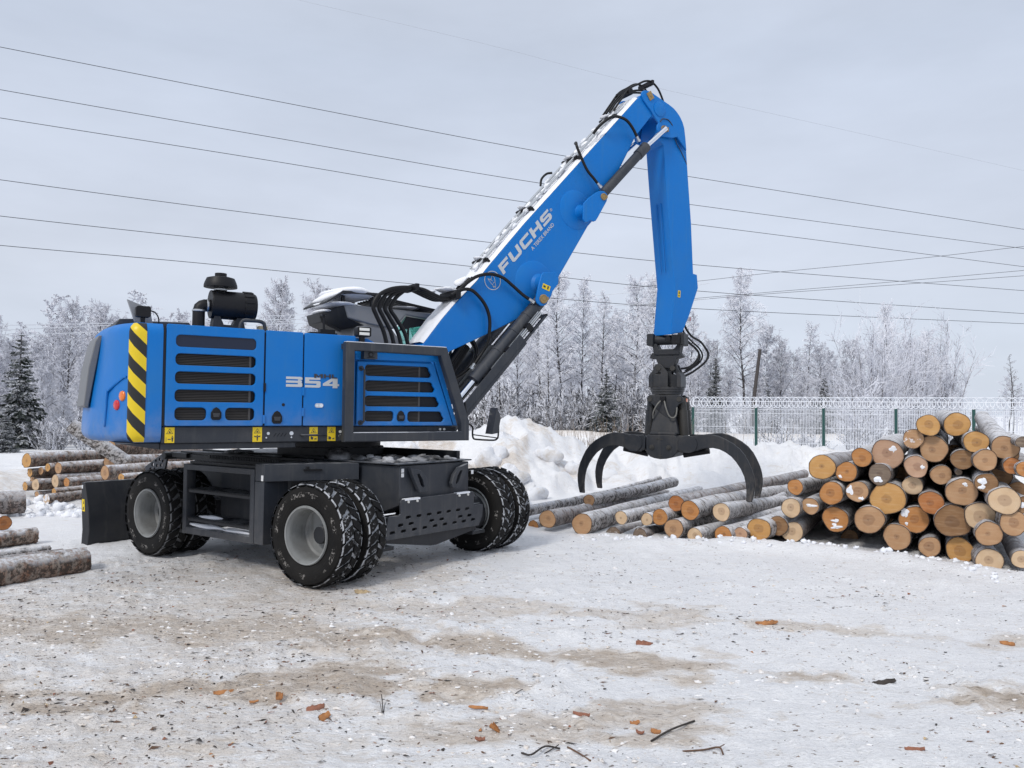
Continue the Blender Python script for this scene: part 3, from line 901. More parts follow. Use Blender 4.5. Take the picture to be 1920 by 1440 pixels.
b_.tube(spline([(-1.41, -.98, 2.60), (-1.405, -.98, 2.70), (-1.37, -.98, 2.745), (-1.29, -.98, 2.75), (-1.18, -.98, 2.745), (-1.145, -.98, 2.70), (-1.14, -.98, 2.60)], 4), .020, 8)
b_.build('hood_handle', M_grey, mach, RU, sm=60)
b_ = MB(); b_.box((-1.16, -.80, 2.60), (-1.06, -.70, 2.72)); b_.build('filler_cap', M_tan, mach, RU, bevel=.01)
b_ = MB()
b_.prism([(-2.62, 2.60), (-2.555, 2.705), (-2.43, 2.715), (-2.24, 2.70), (-1.88, 2.712), (-1.80, 2.60)], -.72, .72)
b_.build('rear_cowl', M_grey, mach, RU, bevel=.008)
b_ = MB()
b_.add([(-2.515, -.95, 2.885), (-2.30, -.95, 2.805), (-2.27, -.95, 2.64), (-2.44, -.95, 2.66), (-2.515, -.90, 2.885), (-2.30, -.90, 2.805), (-2.27, -.90, 2.64), (-2.44, -.90, 2.66)],
       [(0, 1, 2, 3), (7, 6, 5, 4), (0, 4, 5, 1), (1, 5, 6, 2), (2, 6, 7, 3), (3, 7, 4, 0)])
b_.build('mirror_wing', M_cabg, mach, RU, bevel=.004)
b_ = MB()
b_.prism(rrect(-2.45, 2.70, -2.31, 2.812, .025), -1.09, -1.00)
b_.box((-2.40, -1.06, 2.62), (-2.36, -1.02, 2.71))
b_.k = 0
b_.tube(spline([(-2.315, -1.04, 2.775), (-2.27, -1.04, 2.76), (-2.235, -1.04, 2.71), (-2.225, -1.03, 2.62)], 4), .008, 6)
b_.build('rear_work_lamp', M_black, mach, RU, bevel=.006)
b_ = MB(); b_.box((-.62, -.95, 2.60), (-.30, -.85, 2.675)); b_.box((-.50, -.94, 2.675), (-.32, -.86, 2.715)); b_.tube([(-.445, -.9, 2.70), (-.445, -.9, 2.88)], .014, 8); b_.box((-.48, -.93, 2.88), (-.42, -.87, 2.895))
b_.build('antenna_base', M_black, mach, RU)

# ---------- cab on the far side
b_ = MB()
b_.prism([(.42, 1.60), (1.95, 1.60), (1.98, 2.60), (1.20, 2.70), (1.02, 2.92), (.66, 2.955), (.50, 2.93), (.42, 2.6)], .44, .50)       # lower near wall
b_.prism([(.42, 1.60), (1.95, 1.60), (1.98, 2.05), (.42, 2.05)], .50, 1.30)
b_.prism([(.42, 2.05), (.50, 2.93), (.56, 2.93), (.50, 2.05)], .50, 1.30)
cab = b_.build('cab', M_cabg, mach, RU, bevel=.012)
b_ = MB()
b_.prism([(.30, 3.22), (.36, 3.03), (.70, 2.96), (1.04, 2.925), (1.22, 3.135), (1.66, 3.09), (1.70, 3.19)], .42, 1.32)
b_.build('cab_roof', M_cabg, cab, bevel=.02)
b_ = MB()
b_.add([(.30, .44, 3.20), (.36, .44, 3.03), (.60, .44, 2.95), (.30, 1.30, 3.20), (.36, 1.30, 3.03), (.60, 1.30, 2.95),
        (.02, .62, 3.10), (.06, .62, 2.97), (.30, .62, 2.87), (.02, 1.15, 3.10), (.06, 1.15, 2.97), (.30, 1.15, 2.87)],
       [(0, 1, 7, 6), (1, 2, 8, 7), (3, 9, 10, 4), (4, 10, 11, 5), (0, 6, 9, 3), (6, 7, 10, 9), (7, 8, 11, 10), (2, 5, 11, 8)])
b_.build('rear_visor', M_dgrey, cab, bevel=.012)
b_ = MB()
b_.tube([(.00, .5, 3.03), (.10, .46, 2.92), (.26, .43, 2.85)], .016, 6)
b_.build('visor_rail', M_black, cab)
for nm, q in (('side_window', [(1.07, 2.91), (1.235, 3.12), (1.64, 3.08), (1.90, 2.62), (1.22, 2.70)]), ):
    b_ = MB(); b_.prism(q, .455, .475); b_.build('window', M_glass, cab)
b_ = MB(); b_.prism([(1.12, 2.90), (1.235, 3.12), (1.62, 3.085), (1.60, 3.02), (1.30, 2.96)], .448, .454); b_.build('sun_blind', M_void, cab)
b_ = MB(); b_.box((1.265, .45, 2.62), (1.285, .48, 3.05)); b_.build('window_bar', M_black, cab)
b_ = MB(); b_.prism([(1.66, 3.15), (2.00, 2.05), (2.03, 2.05), (1.69, 3.16)], .52, 1.28); b_.build('windshield', M_glass, cab)
b_ = MB(); b_.prism([(1.22, 2.05), (1.95, 2.05), (1.90, 2.60), (1.22, 2.66)], .43, .438); b_.build('window', M_glass, cab)
# overhead guard: a row of bars with snow on it
guard = empty('roof_guard', (0, 0, 0), RU, mach)
for k in range(15):
    v = .36 + .066 * k
    b_ = MB()
    b_.add([(.03, v - .022, 3.20), (.03, v + .022, 3.20), (.27, v + .026, 3.355), (.27, v - .026, 3.355), (.03, v - .022, 3.225), (.03, v + .022, 3.225), (.25, v + .026, 3.385), (.25, v - .026, 3.385),
            (.78, v - .026, 3.365), (.78, v + .026, 3.365), (.78, v + .026, 3.395), (.78, v - .026, 3.395)],
           [(0, 1, 2, 3), (4, 7, 6, 5), (0, 4, 5, 1), (0, 3, 7, 4), (1, 5, 6, 2), (3, 2, 9, 8), (7, 11, 10, 6), (3, 8, 11, 7), (2, 6, 10, 9), (8, 9, 10, 11)])
    b_.build('guard_bar', M_dgrey, guard)
for k in range(9):
    v = .38 + .10 * k
    b_ = MB()
    b_.add([(.80, v - .02, 3.33), (.80, v + .02, 3.33), (1.70, v + .02, 3.21), (1.70, v - .02, 3.21), (.80, v - .02, 3.36), (.80, v + .02, 3.36), (1.70, v + .02, 3.24), (1.70, v - .02, 3.24)],
           [(0, 1, 2, 3), (7, 6, 5, 4), (0, 4, 5, 1), (1, 5, 6, 2), (2, 6, 7, 3), (3, 7, 4, 0)])
    b_.build('guard_bar', M_black, guard)
b_ = MB()
b_.blob((.50, .80, 3.40), .36, .52, .085, 3, 24, .12); b_.blob((.20, .80, 3.35), .14, .46, .05, 4, 20, .1, Matrix.Rotation(R(-30), 3, 'Y'))
b_.blob((.30, .80, 3.225), .30, .45, .045, 6, 20, .1); b_.blob((.12, .8, 3.13), .10, .3, .03, 8, 16, .1); b_.blob((1.35, .80, 3.26), .3, .4, .02, 5, 16, .1)
b_.build('snow_cover', M_snow, guard, sm=80)
b_ = MB(); b_.box((.30, .50, 3.20), (.34, .54, 3.35)); b_.box((.72, .50, 3.2), (.76, .54, 3.36)); b_.box((.30, 1.2, 3.20), (.34, 1.24, 3.35)); b_.box((.72, 1.2, 3.2), (.76, 1.24, 3.36)); b_.build('guard_post', M_dgrey, guard)

# ---------- boom
BT = [(1.156, 2.672), (1.432, 3.025), (1.633, 3.253), (1.974, 3.598), (2.153, 3.818), (2.753, 4.504), (3.454, 5.258), (5.000, 6.925)]
TIP = [(5.14, 6.985), (5.30, 6.92), (5.37, 6.74), (5.23, 6.62)]
BL = [(4.903, 6.233), (4.682, 5.842), (4.085, 4.792), (3.939, 4.642), (3.392, 3.802), (3.330, 3.660), (3.065, 3.330), (2.590, 3.086), (2.225, 2.906), (1.558, 2.593), (.95, 1.85)]
bo = [(.55, 1.90)] + BT + TIP + BL
b_ = MB(); b_.prism(bo, -.25, .25)
boom = b_.build('boom', M_blue, mach, RU, bevel=.010)
b_ = MB(); b_.tube([(.70, -.55, 2.0), (.70, .40, 2.0)], .10, 16); b_.prism([(.3, 1.6), (1.1, 1.6), (.85, 2.15), (.55, 2.15)], -.38, -.27); b_.prism([(.3, 1.6), (1.1, 1.6), (.85, 2.15), (.55, 2.15)], .27, .38)
b_.build('boom_foot', M_blue, mach, RU, bevel=.01)
def along(path, d):
    """point and direction at distance d along a (u,w) polyline"""
    for (a, b) in zip(path[:-1], path[1:]):
        L = math.hypot(b[0] - a[0], b[1] - a[1])
        if d <= L or b == path[-1]:
            t = (b[0] - a[0]) / L, (b[1] - a[1]) / L
            return (a[0] + t[0] * d, a[1] + t[1] * d), t
        d -= L
blen = sum(math.hypot(b[0] - a[0], b[1] - a[1]) for a, b in zip(BT[:-1], BT[1:]))
# weld seams and reinforcing rings
b_ = MB()
for c0, r0, t_ in (((3.70, 4.86), .30, .012), ((2.95, 3.66), .34, .012)):
    b_.lathe([(.0005, t_), (r0 - .02, t_), (r0, .002), (r0, -.01)], (c0[0], -.25, c0[1]), (0, -1, 0), 40)
b_.build('reinforcing_disc', M_blue, boom, sm=30)
# snow lying along the top
def top_snow():
    g = MB()
    N = 110
    rows = []
    for i in range(N + 1):
        d = .02 + (blen - .10) * i / N
        (u, w), t = along(BT, d)
        nx, nz = -t[1], t[0]
        row = []
        for k in range(9):
            v = -.247 + .494 * k / 8
            edge = 0 if k in (0, 8) else 1
            th = .006 + edge * (.016 + .030 * fbm(np.array([d * 5.0]), np.array([v * 7 + 3]), 3, 5)[0])
            if fbm(np.array([d * 2.2 + 7]), np.array([v * 3]), 2, 9)[0] < .30: th = .004
            row.append((u + nx * th, v, w + nz * th))
        rows.append(row)
    for r_ in rows: g.v += r_
    for i in range(N):
        for k in range(8):
            g.f.append([i * 9 + k, i * 9 + k + 1, (i + 1) * 9 + k + 1, (i + 1) * 9 + k]); g.m.append(0)
    return g.build('snow_cover', M_snow, boom, sm=80)
top_snow()
for v in (-.13, -.045, .05, .13):
    b_ = MB()
    pth = []
    for i in range(24):
        (u, w), t = along(BT, 1.50 + (blen - 1.80) * i / 23)
        pth.append((u - t[1] * (.075 + .01 * math.sin(v * 40)), v, w + t[0] * (.075 + .01 * math.sin(v * 40))))
    b_.tube(pth, .017, 8)
    b_.build('hydraulic_pipe', M_pipe, boom, sm=60)
for d in (1.62, 2.75, 4.0, 5.10):
    (u, w), t = along(BT, d)
    an = math.atan2(t[1], t[0])
    Mx = Matrix.Translation((u, 0, w)) @ Matrix.Rotation(-an, 4, 'Y')
    b_ = MB(); b_.box((-.022, -.19, .045), (.022, .18, .098), Mx); b_.box((-.016, -.225, .0), (.016, -.19, .085), Mx); b_.k = 1
    b_.blob(Mx @ Vector((.05, .05, .09)), .09, .10, .02, int(d * 10), 12, .3)
    b_.build('pipe_clamp', [M_black, M_snow], boom, bevel=.005)
b_ = MB()
for i in range(26):
    (u, w), t = along(BT, 1.5 + (blen - 1.8) * i / 26 + .04 * math.sin(i * 7))
    b_.blob((u - t[1] * .075, random.uniform(-.12, .14), w + t[0] * .075), .07, .05, .03, 40 + i, 8, .4, Matrix.Rotation(-math.atan2(t[1], t[0]), 3, 'Y'))
b_.build('snow_clump', M_snow, boom, sm=80)
# lugs for the cylinders
def lug(pts, pin, pr, parent, mirror=True, cap_m=M_brass, v=-.46, t=.20):
    for s in ((-1, 1) if mirror else (-1,)):
        g = MB(); g.prism(pts, s * abs(v), s * (abs(v) - t)); g.build('cylinder_lug', M_blue, parent, bevel=.008)
    g = MB(); g.lathe([(.0005, .026), (pr * .35, .026), (pr * .40, .020), (pr * .75, .020), (pr * .80, .026), (pr * .95, .022), (pr, .0), (pr, -.06)], (pin[0], v, pin[1]), (0, -1, 0), 24)
    g.box((pin[0] + pr * .6, v - .02, pin[1] - pr * .2), (pin[0] + pr * 1.25, v, pin[1] + pr * .5))
    g.build('pin', cap_m, parent)
lug([(3.705, 4.922), (3.80, 5.02), (3.960, 5.135), (4.03, 5.165), (4.10, 5.17), (4.155, 5.135), (4.166, 5.083), (4.15, 5.02), (3.980, 4.747), (3.94, 4.69), (3.899, 4.672), (3.835, 4.688), (3.78, 4.645), (3.73, 4.635), (3.695, 4.68)],
    (4.083, 5.077), .055, boom, v=-.445, t=.03)
b_ = MB()
for s in (-1, 1): b_.lathe([(.13, 0), (.10, .06), (.10, .17)], (3.80, s * .25, 4.83), (0, s, 0), 24)
b_.build('lug_boss', M_blue, boom)
lug([(p[0] - .03, p[1]) for p in ((2.990, 3.80), (2.954, 3.765), (2.901, 3.579), (2.863, 3.406), (2.885, 3.345), (2.94, 3.310), (3.01, 3.315), (3.069, 3.380), (3.151, 3.534), (3.255, 3.658), (3.262, 3.749), (3.20, 3.82))],
    (2.955, 3.410), .068, boom, v=-.475, t=.035)
b_ = MB()
for s in (-1, 1): b_.lathe([(.17, 0), (.12, .05), (.12, .20)], (3.04, s * .25, 3.66), (0, s, 0), 24)
b_.build('lug_boss', M_blue, boom)
Myel = MB()
def rot_plate(c, w_, h_, an, v, t=.003):
    ca, sa = math.cos(an), math.sin(an)
    return [(c[0] + x * ca - z * sa, c[1] + x * sa + z * ca) for x, z in ((-w_ / 2, -h_ / 2), (w_ / 2, -h_ / 2), (w_ / 2, h_ / 2), (-w_ / 2, h_ / 2))]
Myel.prism(rot_plate((3.005, 3.585), .135, .075, R(-16), 0), -.479, -.4755)
Myel.k = 1
Myel.prism(rot_plate((2.972, 3.594), .04, .03, R(-16), 0), -.4805, -.4792); Myel.prism(rot_plate((3.034, 3.579), .025, .05, R(-16), 0), -.4805, -.4792)
Myel.build('warning_sticker', [M_yellow, M_char], boom, sm=0)
# lettering on the near face of the boom
LT = Vector((.669, 0, .743))                    # reading direction
LU = Vector((-.743, 0, .669))
L0 = Vector((2.414, -.2505, 3.735))
def boom_xy(x, y, t=0): return L0 + LT * x + LU * y + Vector((0, -t, 0))
def block(name, polys, m_):
    g = MB()
    for p in polys:
        n_ = len(p)
        vs_ = [boom_xy(x, y, .0008) for x, y in p] + [boom_xy(x, y, .004) for x, y in p]
        g.add(vs_, [list(range(n_)), list(range(2 * n_ - 1, n_ - 1, -1))] + [(i, (i + 1) % n_, (i + 1) % n_ + n_, i + n_) for i in range(n_)])
    return g.build(name, m_, boom, sm=0)
hL, sk = .150, .02
def glyph(x0, wd, P): return [(x0 + wd * a + sk * b, hL * b) for a, b in P]
letters = dict(
 F=[[(0, 0), (.26, 0), (.26, .36), (.84, .36), (.84, .60), (.26, .60), (.26, .74), (1, .74), (1, 1), (0, 1)]],
 U=[[(0, .16), (.14, 0), (.86, 0), (1, .16), (1, 1), (.74, 1), (.74, .26), (.26, .26), (.26, 1), (0, 1)]],
 C=[[(0, .16), (.14, 0), (1, 0), (1, .26), (.26, .26), (.26, .74), (1, .74), (1, 1), (.14, 1), (0, .84)]],
 H=[[(0, 0), (.27, 0), (.27, .38), (.73, .38), (.73, 0), (1, 0), (1, 1), (.73, 1), (.73, .64), (.27, .64), (.27, 1), (0, 1)]],
 S=[[(0, 0), (.86, 0), (1, .16), (1, .46), (.86, .62), (.27, .62), (.27, .76), (.98, .76), (.98, 1), (.14, 1), (0, .84), (0, .54), (.14, .39), (.73, .39), (.73, .25), (0, .25)]])
x = 0.0
for ch, wd in zip('FUCHS', (.215, .235, .225, .235, .225)):
    block('lettering', [glyph(x, wd, q) for q in letters[ch]], M_silver); x += wd + .036
def boom_text(body, size, x, y, m_, bold=0):
    me = text_mesh(body, size, 0, bold, .001)
    Mx = Matrix(((LT.x, LU.x, 0, 0), (0, 0, -1, 0), (LT.z, LU.z, 0, 0), (0, 0, 0, 1)))
    p = boom_xy(x, y, .0025)
    Mx.translation = p
    me.transform(Mx)
    return link('lettering', me, boom, 0, m_)
boom_text('A TEREX BRAND', .077, .64, -.10, M_silver, .0006)
boom_text('\u00ae', .06, 1.315, .075, M_silver)
# fox emblem in a ring
b_ = MB()
ec = Vector((2.232, 0, 3.637))
def ring_poly(g, c, r0, r1, n=40):
    vs_ = []
    for rr in (r0, r1):
        for i in range(n):
            a = 2 * math.pi * i / n
            vs_.append((c.x + rr * math.cos(a), -.2545, c.z + rr * math.sin(a)))
    g.add(vs_, [(i, (i + 1) % n, n + (i + 1) % n, n + i) for i in range(n)])
ring_poly(b_, ec, .126, .136)
def stroke(g, pts, wd=.007):
    P = [ec + Vector((x_, 0, z_)) for x_, z_ in pts]
    for a, b in zip(P[:-1], P[1:]):
        d = (b - a); L = d.length; d = d / L; nn = Vector((-d.z, 0, d.x)) * wd / 2
        g.add([(*(q + Vector((0, -.2545, 0))),) for q in (a - nn - d * wd * .4, b - nn + d * wd * .4, b + nn + d * wd * .4, a + nn - d * wd * .4)], [(0, 1, 2, 3)])
s_ = .95
fox = [(-.085, .02), (-.035, .005), (-.02, .045), (.0, .095), (.035, .03), (.045, -.03), (.058, -.09), (.03, -.095), (-.01, -.06), (-.035, -.035), (-.085, .02)]
stroke(b_, [(x_ * s_, z_ * s_) for x_, z_ in fox])
stroke(b_, [(x_ * s_, z_ * s_) for x_, z_ in [(-.02, .045), (-.03, .0), (.0, -.01)]], .006)
stroke(b_, [(x_ * s_, z_ * s_) for x_, z_ in [(.0, -.06), (.025, -.02), (.045, -.03)]], .006)
stroke(b_, [(x_ * s_, z_ * s_) for x_, z_ in [(.005, -.075), (.02, -.105), (.03, -.08), (.045, -.11)]], .006)
b_.build('emblem', M_silver, boom, sm=0)

# ---------- boom cylinders
def cylinder(name, a, mid, b, v, r, rr, m_, rings=(.3, .6, .95)):
    """barrel from a to mid, bright rod from mid to b, in the plane v"""
    A, Mi, B = (Vector((p[0], v, p[1])) for p in (a, mid, b))
    d = (Mi - A).normalized(); L = (Mi - A).length
    g = MB()
    prof = [(.0005, -.02), (r * .7, -.02), (r * .96, .03)]
    for q in rings: prof += [(r * .96, L * q - .035), (r * 1.06, L * q - .030), (r * 1.06, L * q + .0), (r * .99, L * q + .005)]
    prof += [(r, L - .25), (r * 1.1, L - .245), (r * 1.1, L), (r * .6, L + .005), (.0005, L + .005)]
    g.lathe(prof, A, d, 24)
    g.tube([A - d * .02 + Vector((0, -r * .55, 0)), A - d * .02 + Vector((0, r * .55, 0))], r * .9, 14)
    o = g.build(name, m_, mach, RU, sm=32)
    g = MB(); g.tube([Mi, B], rr, 18); g.build('piston_rod', M_chrome, o, sm=60)
    return o
ca, cb = (2.99, 3.40), (1.34, 1.59)
def lerp2(a, b, t): return (a[0] + (b[0] - a[0]) * t, a[1] + (b[1] - a[1]) * t)
for v in (-.345, .345):
    cylinder('boom_cylinder', ca, lerp2(ca, cb, .665), cb, v, .098, .055, M_grey, (.22, .42, .66))
# guard plate below the cylinders, with long slots
gd = Vector((ca[0] - cb[0], 0, ca[1] - cb[1])).normalized()
gn = Vector((gd.z, 0, -gd.x))
g0 = Vector((2.99, 0, 3.20))
def gp(s, o_, v): p = g0 - gd * s + gn * o_; return (p.x, v, p.z)
def guard_strip(g, s0, s1, v0, v1, o0=0, o1=.02):
    g.add([gp(s0, o0, v0), gp(s1, o0, v0), gp(s1, o0, v1), gp(s0, o0, v1), gp(s0, o1, v0), gp(s1, o1, v0), gp(s1, o1, v1), gp(s0, o1, v1)],
          [(0, 1, 2, 3), (7, 6, 5, 4), (0, 4, 5, 1), (1, 5, 6, 2), (2, 6, 7, 3), (3, 7, 4, 0)])
b_ = MB()
for v0, v1 in ((-.52, -.46), (-.34, -.28), (.28, .34), (.46, .52)): guard_strip(b_, 0, .56, v0, v1, .0, .03)
guard_strip(b_, 0, .06, -.52, -.28, 0, .03); guard_strip(b_, 0, .06, .28, .52, 0, .03)
guard_strip(b_, .56, 2.25, -.53, -.25, .0, .05); guard_strip(b_, .56, 2.25, .25, .53, .0, .05)
guard_strip(b_, .56, 2.25, -.535, -.515, -.12, .0)
b_.build('cylinder_guard', M_grey, mach, RU, bevel=.004)
b_ = MB()
for v in (-.50, -.44, .44):
    for o_ in (-.09, -.06):
        b_.tube([gp(.05, o_, v), gp(1.2, o_, v)], .012, 6)
b_.build('cylinder_pipe', M_pipe, mach, RU, sm=60)
b_ = MB()
for s in (.32, .80, 1.32): guard_strip(b_, s, s + .08, -.53, -.36, -.12, -.02)
b_.build('pipe_clamp', M_black, mach, RU)

# ---------- stick with its knuckle
kn = [(5.051, 6.836), (5.010, 6.90), (5.002, 6.953), (5.030, 6.995), (5.086, 7.018), (5.183, 7.022), (5.492, 6.931), (5.60, 6.90), (5.707, 6.862), (5.79, 6.81), (5.861, 6.746), (5.92, 6.665), (5.958, 6.577), (5.985, 6.42), (6.012, 6.20),
      (5.798, 6.394), (5.684, 6.353), (5.458, 6.336), (5.40, 6.345), (5.359, 6.385), (5.340, 6.44), (5.346, 6.495), (5.375, 6.540), (5.330, 6.58), (5.296, 6.615), (5.197, 6.713)]
sl = [(5.40, 6.34), (5.551, 6.228), (5.628, 5.500), (5.767, 4.313), (5.818, 3.900), (5.737, 3.091), (6.007, 3.144), (6.168, 3.452), (6.369, 3.923), (6.343, 4.149), (6.253, 4.158), (6.240, 4.366), (6.199, 5.026), (6.120, 5.808), (6.077, 6.271), (6.029, 6.613), (5.94, 6.60), (5.70, 6.80), (5.5, 6.86)]
b_ = MB(); b_.prism(sl, -.21, .21)
stick = b_.build('stick', M_blue, mach, RU, bevel=.010)
for s in (-1, 1):
    b_ = MB(); b_.prism(kn, s * .285, s * .245); b_.build('knuckle_plate', M_blue, stick, bevel=.010)
b_ = MB()
ux = [(p[0] - .01, p[1]) for p in sl[1:5]]
b_.tube([(5.635, -.05, 5.30), (5.755, -.05, 4.16)], .009, 6); b_.tube([(5.635, .05, 5.30), (5.755, .05, 4.16)], .009, 6)
b_.build('stick_rib', M_blue, stick, sm=60)
b_ = MB(); b_.prism(rot_plate((5.178, 6.943), .11, .13, R(38), 0), -.300, -.286); b_.disc((5.178, -.301, 6.943), (0, -1, 0), .018, .008, 12); b_.build('pin_lock', M_brass, stick, bevel=.004)
b_ = MB(); b_.lathe([(.125, 0), (.125, .010), (.115, .014), (.0005, .014)], (5.387, -.285, 6.773), (0, -1, 0), 32); b_.build('pivot_cap', M_blue, stick)
b_ = MB(); b_.lathe([(.0005, .03), (.02, .03), (.024, .024), (.05, .024), (.056, .028), (.064, 0)], (5.488, -.285, 6.457), (0, -1, 0), 24); b_.box((5.545, -.31, 6.43), (5.575, -.285, 6.50)); b_.build('pin', M_brass, stick)
b_ = MB(); b_.prism(rot_plate((5.919, 3.781), .055, .115, R(-4), 0), -.2145, -.211); b_.k = 1; b_.prism(rot_plate((5.919, 3.80), .025, .045, R(-4), 0), -.2158, -.2147); b_.prism(rot_plate((5.915, 3.75), .03, .02, R(-4), 0), -.2158, -.2147)
b_.build('warning_sticker', [M_yellow, M_char], stick, sm=0)
b_ = MB()
b_.tube(spline([(5.80, -.225, 6.38), (5.84, -.23, 6.30), (5.95, -.225, 6.18), (6.05, -.215, 6.06), (6.085, -.21, 6.0)], 5), .007, 6)
b_.tube(spline([(5.40, -.29, 6.56), (5.45, -.295, 6.62), (5.58, -.292, 6.63), (5.68, -.288, 6.56)], 5), .008, 6)
b_.build('grease_line', M_char, stick, sm=60)
b_ = MB(); b_.box((6.11, -.10, 3.36), (6.19, -.02, 3.43)); b_.k = 1; b_.disc((6.20, -.06, 3.395), (1, -.6, 0), .04, .07, 14); b_.k = 2; b_.disc((6.275, -.105, 3.395), (1, -.6, 0), .042, .01, 14)
b_.build('boom_camera', [M_white, M_white, M_red], stick)
for s in (-1, 1):
    cylinder('stick_cylinder', (4.083, 5.077), (5.055, 6.075), (5.488, 6.457), s * .325, .078, .042, M_grey, (.93,))

# ---------- grapple hanging from the stick (frame j across the jaws, g along the hinge, w up)
GO = Vector((2.62, 13.30, 0)) - MO
RG = R(-24.8)
gra = empty('grapple', GO, RG, mach)
def gp_(name, mb_, m_=M_dgrey, bevel=.006, parent=gra, sm=35): return mb_.build(name, m_, parent, 0, bevel, sm)
M_gr = painted('grapple_paint', (.012, .015, .021), .46, (.095, .085, .075), .50)
M_gr2 = painted('worn_bronze_grey', (.034, .032, .029), .5, (.03, .03, .03), .4)
def worn_tips(m):
    k = NT(m); old = k.b.inputs['Base Color'].links[0].from_socket
    v = k.coord('Object'); q = k.new('ShaderNodeSeparateXYZ'); k.l.new(v, q.inputs[0])
    mr_ = k.new('ShaderNodeMapRange'); mr_.inputs['From Min'].default_value, mr_.inputs['From Max'].default_value = .95, .42
    k.l.new(q.outputs['Z'], mr_.inputs['Value'])
    f = k.math('MULTIPLY', k.math('POWER', mr_.outputs[0], 1.5), k.ramp(k.noise(k.coord('Object', (6, 6, 2)), 3, 5, .7), [(.42, 0), (.6, 1)]))
    k.col(k.mix(k.math('MULTIPLY', f, .75), old, (.16, .14, .125)))
worn_tips(M_gr)
# hanger block on the stick end
b_ = MB()
for s in (-1, 1):
    b_.prism([(s * .26 - .055, 2.92), (s * .26 + .055, 2.92), (s * .26 + .055, 3.12), (s * .26 - .055, 3.12)], -.17, .17)
b_.tube([(-.33, 0, 3.02), (.30, 0, 3.02)], .085, 18)
b_.tube([(-.34, 0, 3.02), (.31, 0, 3.02)], .055, 14)
b_.prism([(-.24, 2.95), (-.20, 2.76), (.22, 2.76), (.25, 2.95), (.20, 2.95), (.14, 2.86), (-.12, 2.86), (-.16, 2.95)], -.12, .12)
gp_('hanger', b_, M_dgrey, .012)
b_ = MB(); b_.disc((.05, -.172, 3.02), (0, -1, 0), .05, .02, 14); b_.disc((.20, -.172, 2.98), (0, -1, 0), .05, .02, 14); b_.box((.12, -.22, 2.93), (.26, -.17, 3.09)); gp_('valve_block', b_, M_black, .006)
b_ = MB()
b_.prism([(-.24, 2.80), (-.29, 2.71), (-.17, 2.69), (-.12, 2.55), (.12, 2.53), (.18, 2.70), (.28, 2.73), (.20, 2.84), (.10, 2.74), (0, 2.83), (-.08, 2.80)], -.10, .10)
b_.prism([(-.14, 2.78), (.14, 2.78), (.14, 2.50), (-.14, 2.50)], -.06, .06)
gp_('cross_link', b_, M_dgrey, .008)
# rotator housing with its two side cheeks
b_ = MB()
b_.lathe([(.0005, 2.215), (.285, 2.215), (.285, 2.185), (.275, 2.180), (.275, 2.145), (.262, 2.14), (.262, 2.10), (.0005, 2.10)], (0, 0, 0), (0, 0, 1), 40)
gp_('slewing_ring', b_, M_gr, .0)
b_ = MB()
for k in range(24):
    an = 2 * math.pi * k / 24
    b_.disc((.27 * math.cos(an), .27 * math.sin(an), 2.215), (0, 0, 1), .013, .014, 6)
gp_('bolt', b_, M_gr2, 0)
ck = [(-.245, 2.215), (-.262, 2.25), (-.255, 2.42), (-.18, 2.54), (-.16, 2.60), (-.10, 2.615), (-.05, 2.58), (.04, 2.48), (.05, 2.44), (.05, 2.215)]
hole = [(-.16, 2.44), (-.10, 2.475), (-.07, 2.47), (-.075, 2.43)]
for g_ in (-.16, .16):
    plate('cheek', [ck, hole], g_, .05, M_gr, gra, 0, bevel=.006)
    plate('cheek', [[(-p[0] * .98 + .01, p[1]) for p in ck], [(-p[0], p[1]) for p in hole]], g_ * .55 + .06, .05, M_gr, gra, 0, bevel=.006)
b_ = MB()
for s in (-1, 1):
    b_.prism([(s * .20, 2.215), (s * .27, 2.215), (s * .27, 2.40), (s * .235, 2.47), (s * .20, 2.45)], -.20, .20)
gp_('cheek_web', b_, M_gr, .006)
b_ = MB(); b_.tube([(-.11, -.20, 2.535), (-.11, .2, 2.535)], .045, 16); b_.tube([(.11, -.12, 2.535), (.11, .2, 2.535)], .045, 16); gp_('pin', b_, M_gr2, .004)
# tower: tapered box with the cylinder ears
b_ = MB()
b_.add([(-.10, -.19, 2.10), (.11, -.19, 2.10), (.11, .19, 2.10), (-.10, .19, 2.10), (-.22, -.30, 1.44), (.26, -.30, 1.44), (.26, .30, 1.44), (-.22, .30, 1.44)],
       [(0, 1, 2, 3), (4, 7, 6, 5), (0, 4, 5, 1), (1, 5, 6, 2), (2, 6, 7, 3), (3, 7, 4, 0)])
gp_('tower', b_, M_gr, .010)
for g_ in (-.235, .20):
    b_ = MB()
    b_.prism([(-.22, 2.09), (.24, 2.09), (.30, 2.06), (.33, 2.01), (.31, 1.965), (.25, 1.93), (.16, 1.74), (.06, 1.70), (-.06, 1.80), (-.22, 1.965), (-.27, 1.99), (-.285, 2.03), (-.265, 2.07)], g_ - .02, g_ + .02)
    gp_('ear_plate', b_, M_gr, .006)
b_ = MB()
for s in (-1, 1):
    b_.lathe([(.0005, .012), (.040, .012), (.045, 0), (.045, -.05)], (s * .245 + .012, -.255, 2.015), (0, -1, 0), 18)
gp_('pin', b_, M_gr2, .0)
b_ = MB(); b_.box((.285, -.10, 1.975), (.345, .02, 2.03)); gp_('reflector', b_, M_amber, .004)
for s in (-1, 1):
    for g_ in (-.10, .12):
        x0 = .262 * s + .012
        o = MB()
        o.lathe([(.0005, .05), (.062, .05), (.066, 0), (.066, -.16), (.080, -.165), (.080, -.58), (.0005, -.58)], (x0, g_, 2.00), Vector((-s * .055, 0, 1)), 20)
        gp_('hydraulic_cylinder', o, M_gr2 if s > 0 else M_gr, 0)
